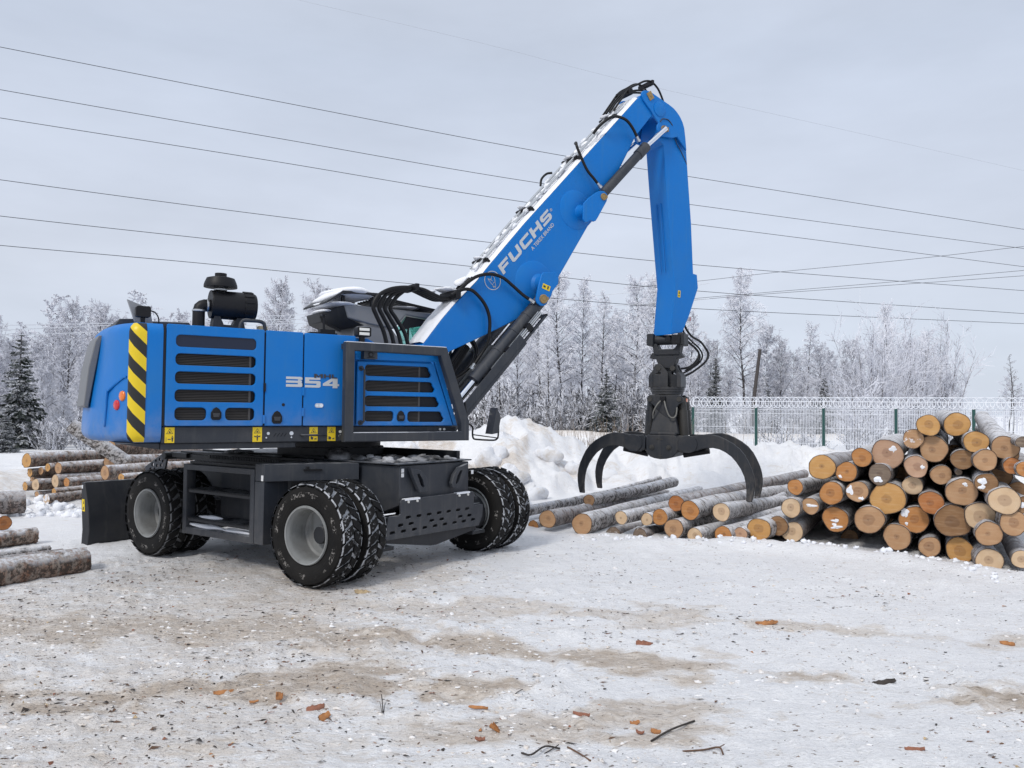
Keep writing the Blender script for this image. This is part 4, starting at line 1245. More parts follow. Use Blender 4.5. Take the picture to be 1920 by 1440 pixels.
b_ = MB(); b_.box((-.05, -.32, 1.99), (.04, -.25, 2.06)); gp_('hose_block', b_, M_black, .006)
M_hoseg = mat('grey_hose', (.16, .155, .14), .5)
for pts in ([(-.03, -.30, 2.0), (-.09, -.34, 1.92), (-.15, -.34, 1.80), (-.165, -.30, 1.70)],
            [(.02, -.30, 2.0), (.06, -.35, 1.88), (.11, -.35, 1.75), (.17, -.33, 1.71), (.215, -.30, 1.75), (.225, -.27, 1.88)]):
    b_ = MB(); b_.tube(spline(pts, 6), .0125, 8); gp_('hose', b_, M_hoseg, 0, sm=60)
# hinge box carrying the tines
b_ = MB()
b_.prism([(-.236, 1.386), (-.215, 1.43), (.235, 1.43), (.262, 1.40), (.285, 1.36), (.285, 1.16), (.206, 1.075), (.10, 1.045), (.002, 1.036), (-.10, 1.05), (-.165, 1.072), (-.234, 1.144)], -.48, .48)
b_.prism([(-.176, 1.43), (.243, 1.43), (.243, 1.474), (-.176, 1.474)], -.47, .47)
gp_('hinge_box', b_, M_gr, .012)
b_ = MB()
for j_ in (-.136, .142):
    b_.lathe([(.0005, .035), (.016, .035), (.02, .02), (.038, .018), (.042, 0)], (j_, -.481, 1.228), (0, -1, 0), 18)
for j_, w_ in ((.0, 1.095), (.02, 1.36), (-.05, 1.365)): b_.box((j_ - .025, -.49, w_ - .008), (j_ + .025, -.48, w_ + .008))
gp_('pin', b_, M_gr2, .0)
TR = [(.262, 1.395), (.30, 1.43), (.40, 1.425), (.52, 1.428), (.68, 1.452), (.819, 1.459), (.93, 1.435), (1.039, 1.388), (1.15, 1.325), (1.257, 1.241), (1.335, 1.145), (1.391, 1.039), (1.44, .93), (1.471, .823), (1.486, .72), (1.484, .632), (1.468, .52), (1.444, .424), (1.351, .419),
      (1.358, .50), (1.359, .598), (1.348, .71), (1.324, .816), (1.272, .93), (1.203, 1.032), (1.13, 1.115), (1.040, 1.179), (.95, 1.222), (.847, 1.243), (.76, 1.236), (.680, 1.224), (.58, 1.185), (.46, 1.150), (.35, 1.150), (.27, 1.20)]
for s in (-1, 1):
    for g_ in (-.455, .475):
        pts = [(p[0] if s > 0 else -(p[0] * .965 - .01), p[1]) for p in TR]
        b_ = MB(); b_.prism(pts, g_ - .025, g_ + .025); t_ = b_.build('tine', M_gr, gra, 0, bevel=.010)
        b_ = MB()
        cpt = [(s * (.45 + .155 * math.cos(R(a))), 1.29 + .14 * math.sin(R(a))) for a in range(0, 360, 20)]
        b_.prism(cpt, g_ - .045, g_ - .0255); b_.build('tine_boss', M_gr, t_, 0, bevel=.004)
b_ = MB()
for s in (-1, 1): b_.prism([(s * .27, 1.17), (s * .62, 1.20), (s * .66, 1.30), (s * .62, 1.40), (s * .27, 1.38)], -.36, .36)
gp_('jaw_beam', b_, M_gr, .012)
b_ = MB()
for s in (-1, 1): b_.tube([(s * .30, -.1, 1.10), (s * .72, -.1, 1.18)], .05, 12)
gp_('jaw_rod', b_, M_black, .0)
# hoses from the stick to the rotator
def up_m(u, v, w):     # upper frame -> machine frame
    return Matrix.Rotation(RU, 3, 'Z') @ Vector((u, v, w))
def hose(pts, r=.017, m_=M_rubber, name='hose', parent=mach, rz=RU, fit=True):
    b = MB(); sp = spline(pts, 7); b.tube(sp, r, 10)
    o = b.build(name, m_, parent, rz, sm=60)
    if fit:
        g = MB(); d = (sp[-1] - sp[-3]).normalized()
        g.tube([sp[-1] - d * .005, sp[-1] + d * .055], r * 1.05, 10); g.tube([sp[-1] + d * .05, sp[-1] + d * .085], r * 1.5, 6)
        g.build('hose_fitting', M_pipe, o)
    return o
for k, pts in enumerate(([(6.17, -.08, 3.30), (6.22, -.10, 3.20), (6.34, -.10, 3.10), (6.58, -.06, 3.03), (6.76, 0, 2.94), (6.84, 0, 2.83), (6.77, 0, 2.69), (6.48, 0, 2.51), (6.26, 0, 2.42)],
                         [(6.20, 0, 3.26), (6.26, 0, 3.16), (6.46, .02, 3.03), (6.66, .04, 2.92), (6.74, .04, 2.80), (6.66, .04, 2.67), (6.40, .03, 2.53), (6.22, .02, 2.46)],
                         [(6.22, .05, 3.22), (6.30, .06, 3.10), (6.50, .06, 2.98), (6.66, .06, 2.85), (6.70, .06, 2.76), (6.60, .06, 2.65), (6.34, .05, 2.52)],
                         [(6.10, -.06, 3.04), (6.28, -.06, 3.00), (6.50, -.04, 2.90), (6.57, -.04, 2.80), (6.48, -.03, 2.66), (6.32, -.02, 2.57), (6.10, 0, 2.54)])):
    hose(pts, .019 if k in (0, 3) else .015, fit=False)
# hoses round the boom foot, the long arch of pressure hoses beside the cab, and those feeding the cylinders
for k in range(4):
    v = -.10 + .030 * k
    du = .118 * k
    hose([(.74 + du, v, 2.45), (.66 + du, v, 2.80), (.55 + du * .9, v, 3.02), (.50 + du * .8, v, 3.15), (.57 + du * .8, v, 3.29), (.72 + du * .6, v, 3.385 - .006 * k), (.90 + du * .3, v, 3.43 - .004 * k), (1.10, v, 3.445)], .028, fit=False)
    v = -.16 + .08 * k
    hose([(1.08, v * .5, 3.445), (1.20, v, 3.42), (1.36, v, 3.365), (1.50, v, 3.335), (1.66, v, 3.365), (1.80, v, 3.46), (1.96, v, 3.66)], .027, fit=False)
b_ = MB(); b_.box((1.05, -.22, 3.40), (1.11, .14, 3.49)); b_.box((1.60, -.34, 3.32), (1.68, .14, 3.44)); b_.build('hose_bracket', M_black, mach, RU, bevel=.008)
b_ = MB(); b_.blob((1.60, -.05, 3.47), .16, .16, .035, 3, 12, .3); b_.blob((1.36, .05, 3.43), .12, .10, .03, 5, 12, .3); b_.blob((1.86, .02, 3.62), .10, .12, .04, 8, 12, .3, Matrix.Rotation(R(-40), 3, 'Y')); b_.build('snow_clump', M_snow, mach, RU, sm=80)
hose([(1.60, -.30, 3.36), (1.70, -.30, 3.47), (1.80, -.30, 3.56), (1.95, -.31, 3.66), (2.15, -.32, 3.71), (2.35, -.33, 3.68), (2.52, -.35, 3.57), (2.66, -.38, 3.46), (2.76, -.40, 3.40)], .024)
hose([(1.55, -.30, 3.36), (1.66, -.32, 3.43), (1.76, -.33, 3.46), (1.87, -.34, 3.44), (2.01, -.34, 3.33), (2.10, -.34, 3.20), (2.14, -.34, 3.05), (2.14, -.33, 2.87), (2.12, -.30, 2.72), (2.06, -.26, 2.59), (1.96, -.24, 2.44)], .024)
hose([(4.07, -.20, 6.12), (4.12, -.27, 6.22), (4.21, -.34, 6.32), (4.34, -.36, 6.40), (4.49, -.36, 6.42), (4.63, -.36, 6.39), (4.75, -.36, 6.29), (4.83, -.36, 6.18)], .023)
hose([(3.76, -.15, 5.92), (3.70, -.25, 5.89), (3.67, -.31, 5.81), (3.74, -.33, 5.65), (3.84, -.35, 5.47), (3.95, -.37, 5.36), (4.02, -.38, 5.29)], .022)
hose([(3.36, .20, 5.28), (3.40, .23, 5.40), (3.50, .24, 5.50), (3.58, .20, 5.52)], .018, fit=False)
for v, dz in ((-.12, 0), (-.02, -.055), (.07, -.03), (.15, .012)):
    hose([(4.55, v, 6.62), (4.71, v, 6.84), (4.88, v, 7.05 + dz), (5.07, v, 7.17 + dz * 2), (5.22, v, 7.255 + dz * 3), (5.36, v, 7.275 + dz * 3), (5.50 + dz * 2, v, 7.20 + dz * 2), (5.60 + dz * 3, v, 7.06), (5.66 + dz * 3, v, 6.92), (5.69 + dz * 3, v, 6.80)], .017, fit=False)
b_ = MB(); b_.box((5.34, -.16, 7.22), (5.39, .19, 7.30)); b_.box((4.84, -.16, 6.95), (4.92, .18, 7.05)); b_.build('hose_bracket', M_black, mach, RU, bevel=.008)
for v, u0 in ((-.12, 0.0), (.05, .09), (.18, .16)):      # loose hoses between the boom cylinders
    hose([(1.95 + u0, v, 2.85), (2.06 + u0, v, 2.66), (2.0 + u0, v, 2.46), (1.82 + u0, v, 2.30), (1.6 + u0, v, 2.2)], .026, fit=False)
b_ = MB(); b_.tube([(2.02, .12, 2.72), (1.66, .12, 2.20)], .075, 14); b_.tube([(1.9, -.02, 2.75), (1.5, -.02, 2.2)], .05, 12); b_.build('accumulator', M_black, mach, RU, sm=50)
b_ = MB()
for s in range(9): b_.box((1.42 + .06 * s, .36, 2.35), (1.45 + .06 * s, .40, 2.86))
b_.build('cab_side_bar', M_dgrey, mach, RU)
b_ = MB(); b_.prism(rrect(1.56, 2.46, 1.66, 2.62, .03), .25, .31); b_.tube([(1.62, .28, 2.47), (1.66, .29, 2.40), (1.74, .35, 2.32)], .012, 6); b_.build('cab_mirror', M_black, mach, RU, bevel=.006)
# mirror on its bracket at the front corner
b_ = MB()
b_.tube(spline([(1.19, -1.34, 1.66), (1.31, -1.32, 1.60), (1.32, -1.31, 1.52), (1.34, -1.30, 1.455), (1.40, -1.30, 1.44), (1.62, -1.30, 1.428), (1.68, -1.30, 1.445), (1.70, -1.30, 1.49), (1.705, -1.30, 1.68)], 4), .011, 8)
b_.tube([(1.33, -1.31, 1.50), (1.69, -1.30, 1.455)], .007, 6)
b_.tube([(1.24, -1.33, 1.56), (1.20, -1.32, 1.90)], .014, 6)
b_.k = 1
b_.add([(1.655, -1.33, 1.83), (1.575, -1.36, 1.505), (1.600, -1.15, 1.505), (1.67, -1.15, 1.83), (1.67, -1.33, 1.835), (1.66, -1.36, 1.52), (1.69, -1.15, 1.52), (1.685, -1.15, 1.835), (1.735, -1.30, 1.70), (1.735, -1.2, 1.70)],
       [(0, 1, 2, 3), (0, 4, 8, 5, 1), (3, 2, 6, 9, 7), (0, 3, 7, 4), (1, 5, 6, 2), (4, 7, 9, 8), (8, 9, 6, 5)])
b_.build('wing_mirror', [M_black, M_char], mach, RU, sm=30)

# ---------- slew ring and undercarriage (frame p forward, q left, w up)
b_ = MB()
b_.lathe([(.58, 1.20), (.60, 1.235), (.66, 1.24), (.66, 1.33), (.62, 1.335), (.62, 1.41)], (0, 0, 0), (0, 0, 1), 48)
b_.build('slew_ring', M_dgrey, mach, 0, sm=35)
b_ = MB()
b_.prism([(-2.10, .78), (-1.70, .62), (1.40, .62), (1.78, .76), (1.78, 1.185), (-1.95, 1.185), (-2.10, 1.12)], -.59, .59)
b_.k = 0
b_.prism([(-2.0, 1.186), (1.80, 1.196), (1.80, 1.212), (-2.0, 1.204)], -.63, .63)
ub = b_.build('undercarriage_box', M_grey, mach, RP, bevel=.008)
b_ = MB(); b_.box((-1.5, .56, 1.212), (1.62, .62, 1.305)); b_.box((-1.93, -1.02, 1.145), (-1.60, -.70, 1.205)); b_.box((-1.85, -.95, 1.19), (.70, -.86, 1.225)); b_.box((-1.80, -.66, 1.212), (.6, -.62, 1.24))
b_.build('deck_rail', M_dgrey, ub, bevel=.004)
b_ = MB(); b_.box((-1.9, -.98, 1.12), (.62, -.60, 1.19)); b_.build('side_deck', M_dgrey, ub, bevel=.004)
sn = []
for k, (p, q, rx, ry, rz_, m_) in enumerate(((.66, -.46, .20, .14, .10, 1), (.95, -.42, .10, .09, .07, 1), (1.08, -.30, .14, .10, .06, 1), (1.22, -.44, .12, .08, .045, 0), (1.40, -.40, .11, .08, .06, 0), (1.25, -.12, .16, .12, .06, 1), (1.45, .05, .14, .12, .07, 1),
        (1.50, -.22, .12, .09, .05, 1), (1.56, .22, .14, .10, .06, 0), (1.62, -.05, .10, .10, .05, 1), (1.0, .0, .15, .15, .05, 1), (1.60, -.48, .10, .07, .03, 0), (1.68, .35, .08, .10, .05, 0), (1.35, .30, .14, .12, .06, 1), (-.2, -.78, .22, .1, .04, 1), (-.9, -.8, .25, .1, .05, 0), (-1.3, -.45, .2, .15, .05, 0))):
    b_ = MB(); b_.blob((p, q, 1.215 + rz_ * .1), rx * .85, ry * .85, rz_ * (.95 if k == 0 else .6), 60 + k, 18, .40); b_.build('snow_clump', M_grime, ub, sm=80)
# lifting lugs, labels and the perforated front plate (u along p = 1.78 face)
lg = [(-.50, 1.17), (-.33, 1.13), (-.24, 1.05), (-.20, .95), (-.215, .90), (-.34, .885), (-.45, 1.06)]
for s in (1, -1):
    pts = [(s * p[0], p[1]) for p in lg]; hl = [(s * p[0], p[1]) for p in [(-.39, 1.09), (-.355, 1.095), (-.30, 1.03), (-.27, .95), (-.285, .935), (-.33, .97)]]
    plate('lifting_lug', [pts, hl], 1.83, .05, M_grey, ub, 0, ax='u', bevel=.005)
b_ = MB()
for w in (1.135, 1.085): b_.box((1.7805, -.565, w - .021), (1.7835, -.525, w + .021))
b_.box((1.858, .545, 1.04), (1.861, .585, 1.085))
b_.box((.55, -.594, 1.08), (.62, -.5905, 1.125))
b_.build('label', M_white, ub, sm=0)
pl = [(-.62, .83), (.60, .83), (.62, .81), (.62, .67), (.64, .66), (.79, .66), (.80, .64), (.79, .52), (.72, .41), (-.84, .42), (-.86, .45), (-.82, .65), (-.80, .67), (-.66, .66), (-.63, .68), (-.64, .80)]
slots = [(-.52 + .168 * k, .632) for k in range(7)] + [(-.63, .56), (-.465, .56), (-.13, .558), (.04, .556), (.37, .552), (.54, .55)] + [(-.745 + .170 * k, .492) for k in range(9)]
hl = [rrect(x_ - .040, z_ - .016, x_ + .040, z_ + .016, .015, 3) for x_, z_ in slots]
hl = [[(p[0] + (p[1] - .55) * .12, p[1]) for p in q] for q in hl]
bp = plate('front_plate', [pl] + hl, 1.835, .022, M_grey, mach, RP, ax='u', bevel=.004)
b_ = MB()
for q, w in ((-.52, .80), (-.38, .80), (.34, .80), (.50, .80)): b_.disc((1.847, q, w), (1, 0, 0), .014, .012, 10)
b_.build('bolt', M_lens, bp)
b_ = MB()
for q in (-.45, .42): b_.box((1.80, q - .12, .815), (1.85, q + .12, .835))
b_.build('hinge_strip', M_snow, bp)
# axles
def axle(p):
    b = MB()
    b.tube([(p, -1.42, .51), (p, 1.42, .51)], .09, 14)
    b.lathe([(.0005, -.30), (.10, -.28), (.20, -.14), (.23, 0), (.20, .14), (.10, .28), (.0005, .30)], (p, 0, .50), (0, 1, 0), 20)
    b.prism([(-.85, .44), (-.55, .36), (-.2, .30), (.2, .30), (.55, .36), (.85, .44), (.85, .60), (-.85, .60)], p - .10, p + .10, 'u')
    for s in (-1, 1): b.lathe([(.0005, -.10), (.20, -.10), (.24, 0), (.24, .12), (.16, .2), (.0005, .2)], (p, s * .98, .51), (0, s, 0), 24)
    return b.build('axle', M_dgrey, mach, RP, bevel=.006)
for p in (1.465, -1.465): axle(p)
b_ = MB()
for q in (-.80, .78): b_.tube([(1.72, q, .36), (1.72, q, .30)], .018, 8); b_.box((1.60, q - .12, .30), (1.80, q + .12, .34)); b_.tube([(1.66, q, .34), (1.66, q, .56)], .02, 8)
b_.tube([(1.66, -.95, .60), (1.66, .95, .62)], .035, 10)
b_.prism([(-.80, .38), (-.10, .27), (.0, .265), (.72, .36), (.72, .41), (-.80, .42)], 1.72, 1.80, 'u')
b_.build('steering_gear', M_dgrey, mach, RP, bevel=.004)
# wheels: twin tyres on pale rims
TW = .285
def tyre_mesh(seed, lug_h=.024, rows=26):
    g = MB(); g.k = 0
    h = TW / 2
    pr = [(.285, -h + .03), (.32, -h + .012), (.40, -h - .004), (.455, -h), (.485, -h + .012), (.503, -h + .035), (.508, -h + .06), (.508, h - .06), (.503, h - .035), (.485, h - .012), (.455, h), (.40, h + .004), (.32, h - .012), (.285, h - .03)]
    mats_ = [1, 1, 1, 1, 0, 0, 0, 0, 0, 1, 1, 1, 1]
    g.lathe(pr, (0, 0, 0), (0, 1, 0), 56, mats_)
    g.k = 0
    for k in range(rows):
        for s in (-1, 1):
            a0 = 2 * math.pi * (k + (.5 if s > 0 else 0)) / rows
            da = 2 * math.pi / rows * .39
            pts = []
            for rr in (.500, .508 + lug_h):
                tp = .0 if rr < .505 else .004
                for y, sh, dd in ((.006, .10, .8), (h * .58, 0, 1), (h + .004, -.07, 1)):
                    for sg in (-1, 1):
                        an = a0 + sg * (da * dd - tp) + sh
                        r2 = rr - (.028 if y > h * .9 and rr > .505 else 0)
                        pts.append((r2 * math.cos(an), s * (y - (tp if y > h * .9 else -tp if y < .01 else 0)), r2 * math.sin(an)))
            g.add(pts, [(6, 7, 9, 8), (8, 9, 11, 10), (0, 6, 8, 2), (2, 8, 10, 4), (1, 3, 9, 7), (3, 5, 11, 9), (0, 1, 7, 6), (4, 10, 11, 5)])
    return g.mesh('tyre', 28)
def rim_mesh():
    g = MB()
    h = TW / 2
    g.lathe([(.290, -h + .03), (.298, -h + .012), (.290, -h - .002), (.276, -h + .002), (.270, -h + .02), (.262, -h + .03), (.255, -h + .07), (.252, .02), (.247, .10), (.225, .115), (.0005, .120)], (0, 0, 0), (0, 1, 0), 56)
    g.lathe([(.298, h - .012), (.290, h + .002), (.270, h - .02), (.255, h - .07), (.252, .02)], (0, 0, 0), (0, 1, 0), 56)
    return g.mesh('rim', 30)
ty_m, ri_m = tyre_mesh(1), rim_mesh()
hub = MB()
for k in range(10):
    an = 2 * math.pi * k / 10
    hub.disc((.17 * math.cos(an), .112, .17 * math.sin(an)), (0, -1, 0), .014, .02, 6)
hub.lathe([(.0005, .07), (.06, .075), (.085, .09), (.09, .118)], (0, 0, 0), (0, 1, 0), 20)
hub_m = hub.mesh('hub')
for p, sides in ((1.465, ((-1.61, 1), (-1.27, 1), (1.27, -1), (1.61, -1))), (-1.465, ((-1.61, 1), (-1.27, 1), (1.27, -1), (1.61, -1)))):
    for i, (q, fl) in enumerate(sides):
        steer = R(4.5) if p > 0 else 0
        w = empty('wheel', Matrix.Rotation(RP, 3, 'Z') @ Vector((p, q + fl * TW / 2, .53 - (.025 if p < 0 else 0))), RP + (0 if fl > 0 else math.pi) + steer, mach)
        t_ = link('tyre', ty_m, w); t_.data = ty_m
        if not ty_m.materials:
            ty_m.materials.append(M_tyre); ty_m.materials.append(M_side)
        t_.rotation_euler = (0, random.uniform(0, 6), 0)
        if p < 0:
            t_.material_slots[0].link = 'OBJECT'; t_.material_slots[0].material = M_tyre2
        link('rim', ri_m, w)
        if not ri_m.materials: ri_m.materials.append(M_rimw)
        
        if not hub_m.materials: hub_m.materials.append(M_rimw)
# access ladder
VL = -1.5
lad = plate('ladder_frame', [[(-.876, .315), (.49, .325), (.49, 1.135), (-.876, 1.130)], [(-.80, .39), (.415, .40), (.415, 1.07), (-.80, 1.063)]], VL + .06, .12, M_grey, mach, RP, bevel=.006)
b_ = MB(); b_.box((.495, VL + .002, .33), (.655, VL + .32, 1.005)); b_.box((-.86, VL + .13, .33), (-.80, -.62, .42)); b_.box((-.86, VL + .5, .42), (.49, VL + .54, 1.10)); b_.build('ladder_post', M_grey, lad, bevel=.006)
for w, dp in ((.80, .34), (.465, .34)):
    b_ = MB(); b_.box((-.80, VL + .02, w), (.415, VL + dp, w + .035))
    for k in range(46):
        u = -.79 + 1.20 * k / 46
        b_.box((u, VL + .012, w + .030), (u + .012, VL + dp, w + .045))
    b_.build('step', M_dgrey, lad)
b_ = MB()
b_.blob((-.45, VL + .09, .412), .33, .06, .028, 5, 16, .3); b_.blob((.10, VL + .09, .412), .30, .05, .022, 6, 16, .3); b_.blob((-.45, VL + .12, .52), .2, .06, .02, 7, 14, .3)
b_.build('snow_clump', M_snow, lad, sm=80)
b_ = MB(); b_.box((-.82, VL + .05, 1.135), (.44, VL + .12, 1.165)); b_.box((-.95, VL + .30, 1.17), (.46, VL + .34, 1.215))
for k in range(40): b_.box((-.80 + .031 * k, VL + .29, 1.185), (-.786 + .031 * k, VL + .35, 1.222))
b_.build('top_step', M_dgrey, lad)
b_ = MB(); b_.tube([(-.62, -.85, .70), (.22, -.85, 1.02)], .016, 8); b_.tube([(-.04, -.85, .92), (-.04, -.85, 1.05)], .010, 6); b_.build('brake_rod', M_pipe, mach, RP)
b_ = MB(); b_.prism([(.50, VL + .002), (.656, VL + .002), (1.20, -.635), (.50, -.635)], 1.008, 1.195, 'w'); tb = b_.build('tool_box', M_grey, mach, RP, bevel=.006)
b_ = MB(); b_.box((.61, VL - .002, 1.015), (.645, VL + .001, 1.075)); b_.build('label', M_white, tb)
b_ = MB(); M9 = Matrix.Translation((.93, -1.07, 1.13)) @ Matrix.Rotation(math.atan2(.86, .55), 4, 'Z'); b_.box((-.10, -.02, -.012), (.10, .0, .008), M9); b_.box((-.07, -.025, .0), (-.04, .0, .035), M9); b_.build('box_latch', M_black, tb, bevel=.002)
b_ = MB(); b_.box((.55, -1.05, .55), (1.0, -.60, 1.0)); b_.tube([(.60, -1.1, .80), (1.1, -1.0, .82)], .04, 10); b_.tube([(.72, -1.12, .50), (1.08, -1.12, .68)], .02, 8); b_.build('battery_box', M_dgrey, mach, RP, bevel=.008)
b_ = MB(); b_.box((-.75, -.95, .36), (.45, -.62, 1.10)); b_.build('fuel_tank', M_dgrey, mach, RP, bevel=.02)
# rear hinge bracket with round holes, dozer blade
bk = [(-2.58, .90), (-2.60, .985), (-2.10, 1.215), (-2.065, 1.20), (-2.07, 1.10), (-2.135, .90)]
hs = [circ(x_, z_, r_, 14) for x_, z_, r_ in ((-2.46, .95, .030), (-2.36, .955, .028), (-2.22, .945, .030), (-2.41, 1.02, .030), (-2.30, 1.01, .026), (-2.20, 1.02, .028), (-2.33, 1.075, .022), (-2.235, 1.095, .026), (-2.16, 1.075, .024), (-2.14, 1.15, .022))]
for q in (-1.0, .5): plate('hinge_bracket', [bk] + hs, q, .025, M_grey, mach, RP, bevel=.003)
b_ = MB(); b_.tube([(-2.03, -1.08, 1.16), (-2.03, -.55, 1.16)], .05, 14)
for q in (-.8, .5): b_.prism([(-1.9, .55), (-1.9, .85), (-2.85, .50), (-2.85, .25)], q - .06, q + .06)
for q in (-.45, .45): b_.tube([(-2.0, q, 1.0), (-2.82, q, .45)], .05, 12)
b_.build('blade_arm', M_dgrey, mach, RP, bevel=.006)
bd = [(-3.07, -.06), (-2.90, -.06), (-2.86, .16), (-2.90, .45), (-3.02, .785), (-3.10, .785), (-3.085, .45), (-3.05, .16)]
b_ = MB(); b_.prism(bd, -1.61, 1.61)
bl = b_.build('dozer_blade', M_dgrey, mach, RP, bevel=.008)
b_ = MB(); b_.prism([(-3.055, .40), (-2.985, .40), (-3.005, .56), (-3.070, .56)], -1.6135, -1.6105); b_.k = 1; b_.prism([(-3.035, .50), (-3.01, .50), (-3.02, .545)], -1.615, -1.6136); b_.prism([(-3.04, .42), (-3.01, .42), (-3.01, .46), (-3.03, .46)], -1.615, -1.6136)
b_.k = 2; b_.box((-3.085, -1.6135, .70), (-3.055, -1.6105, .745))
b_.build('warning_sticker', [M_yellow, M_char, M_white], bl, sm=0)

# ================================================================== LOGS
def m_wood():
    m = mat('cut_wood', (.5, .3, .12), .6); k = NT(m)
    oi = k.new('ShaderNodeObjectInfo')
    rad = k.new('ShaderNodeAttribute', attribute_name='rad').outputs['Fac']
    off = k.new('ShaderNodeVectorMath', operation='SCALE'); off.inputs[0].default_value = (31, 17, 47)
    k.l.new(oi.outputs['Random'], off.inputs['Scale'])
    tc_ = k.new('ShaderNodeTexCoord'); ad = k.new('ShaderNodeVectorMath', operation='ADD')
    k.l.new(tc_.outputs['Object'], ad.inputs[0]); k.l.new(off.outputs[0], ad.inputs[1])
    v = ad.outputs[0]
    n1 = k.noise(v, 9, 4, .6); n2 = k.noise(v, 32, 5, .7); n3 = k.noise(v, 16, 6, .7)
    r2 = k.math('ADD', rad, k.math('MULTIPLY', k.math('SUBTRACT', n1, .5), .35))
    hs_ = k.math('ADD', .20, k.math('MULTIPLY', oi.outputs['Random'], .30))
    heart = k.math('SUBTRACT', hs_, r2); heart = k.math('MULTIPLY', heart, 14, True)
    base = oi.outputs['Color']
    c = k.mix(k.ramp(n1, [(.3, 0), (.75, .45)]), base, k.mix(1.0, base, (.80, .62, .42), 'MULTIPLY'))
    c = k.mix(k.math('MULTIPLY', heart, .55), c, k.mix(1.0, base, (.50, .42, .40), 'MULTIPLY'))
    core = k.math('MULTIPLY', k.math('SUBTRACT', .09, r2), 20, True)
    c = k.mix(k.math('MULTIPLY', core, .5), c, (.12, .06, .03))
    rings = k.math('SINE', k.math('MULTIPLY', r2, 75))
    c = k.mix(k.math('MULTIPLY', k.ramp(rings, [(.55, 0), (1, 1)]), .10), c, (.15, .08, .03))
    saw = k.coord('Object', (2.0, 2.0, 42.0), (0, R(14), 0))
    c = k.mix(k.math('MULTIPLY', k.ramp(k.noise(saw, 2.0, 3), [(.5, 0), (.75, 1)]), .22), c, (.66, .50, .33))
    c = k.mix(k.math('MULTIPLY', k.ramp(rad, [(.86, 0), (.97, 1)]), .8), c, k.mix(.5, base, (.12, .05, .02)))
    crk = k.math('LESS_THAN', k.math('ABSOLUTE', k.math('SUBTRACT', k.noise(v, 3.4, 2, .5, .3), .5)), .005)
    crk = k.math('MULTIPLY', crk, k.math('LESS_THAN', rad, .93))
    c = k.mix(k.math('MULTIPLY', k.math('MULTIPLY', crk, k.math('GREATER_THAN', oi.outputs['Random'], .55)), .0), c, (.06, .035, .02))
    sn = k.math('ADD', n3, k.math('SUBTRACT', oi.outputs['Alpha'], 1.0))
    c = k.mix(k.ramp(sn, [(.40, 0), (.47, .9)]), c, (.80, .81, .85))
    k.col(c); k.bump(k.math('ADD', n2, k.math('MULTIPLY', sn, .4)), .35, .01)
    return m
M_wood = m_wood()

def m_bark(name, white, dark, tan, cover, snow_a, lent=(9, 1.2, 9)):
    m = mat(name, white, .75); k = NT(m)
    oi = k.new('ShaderNodeObjectInfo')
    off = k.new('ShaderNodeVectorMath', operation='SCALE'); off.inputs[0].default_value = (13, 29, 7)
    k.l.new(oi.outputs['Random'], off.inputs['Scale'])
    ad = k.new('ShaderNodeVectorMath', operation='ADD')
    k.l.new(k.coord('Object'), ad.inputs[0]); k.l.new(off.outputs[0], ad.inputs[1])
    v = ad.outputs[0]
    mp = k.new('ShaderNodeMapping'); mp.inputs['Scale'].default_value = (4, 11, 4); k.l.new(v, mp.inputs[0])
    mp2 = k.new('ShaderNodeMapping'); mp2.inputs['Scale'].default_value = (3, 9, 3); k.l.new(v, mp2.inputs[0])
    nl = k.noise(mp.outputs[0], 2.2, 5, .68, .3)
    nb = k.noise(mp2.outputs[0], 1.3, 5, .65, .5)
    nf = k.noise(v, 20, 5, .75, .3)
    c = k.mix(k.ramp(nf, [(.35, 0), (.6, 1)]), white, tuple(q * .55 for q in white))
    c = k.mix(k.ramp(nb, [(.42, 0), (.62, cover)]), c, tan)
    c = k.mix(k.ramp(nl, [(.56, 0), (.66, .75)]), c, dark)
    c = k.mix(k.ramp(k.math('ADD', k.math('MULTIPLY', nf, .75), k.math('MULTIPLY', nb, .3)), [(.515, 0), (.555, .92)]), c, dark)
    fr = k.math('MULTIPLY', k.ramp(k.up(), [(.15, 0), (.85, 1)]), k.ramp(k.noise(v, 7, 5, .7), [(.36, 0), (.52, 1)]))
    fr = k.math('MULTIPLY', fr, k.ramp(nf, [(.40, .25), (.56, 1)]))
    c = k.mix(k.math('MULTIPLY', fr, snow_a), c, (.82, .83, .87))
    k.col(c)
    k.bump(k.math('ADD', nl, k.math('MULTIPLY', nf, .6)), .7, .02)
    return m
M_birch = m_bark('birch_bark', (.60, .58, .57), (.05, .042, .038), (.27, .19, .145), .5, .9)
M_birch2 = m_bark('grey_birch_bark', (.30, .27, .26), (.05, .04, .036), (.22, .145, .11), .8, .6)
M_flake = m_bark('flaking_bark', (.58, .49, .40), (.09, .06, .045), (.40, .24, .14), .8, .8)
M_pine = m_bark('rough_bark', (.36, .30, .25), (.055, .042, .034), (.22, .105, .06), .95, .85)

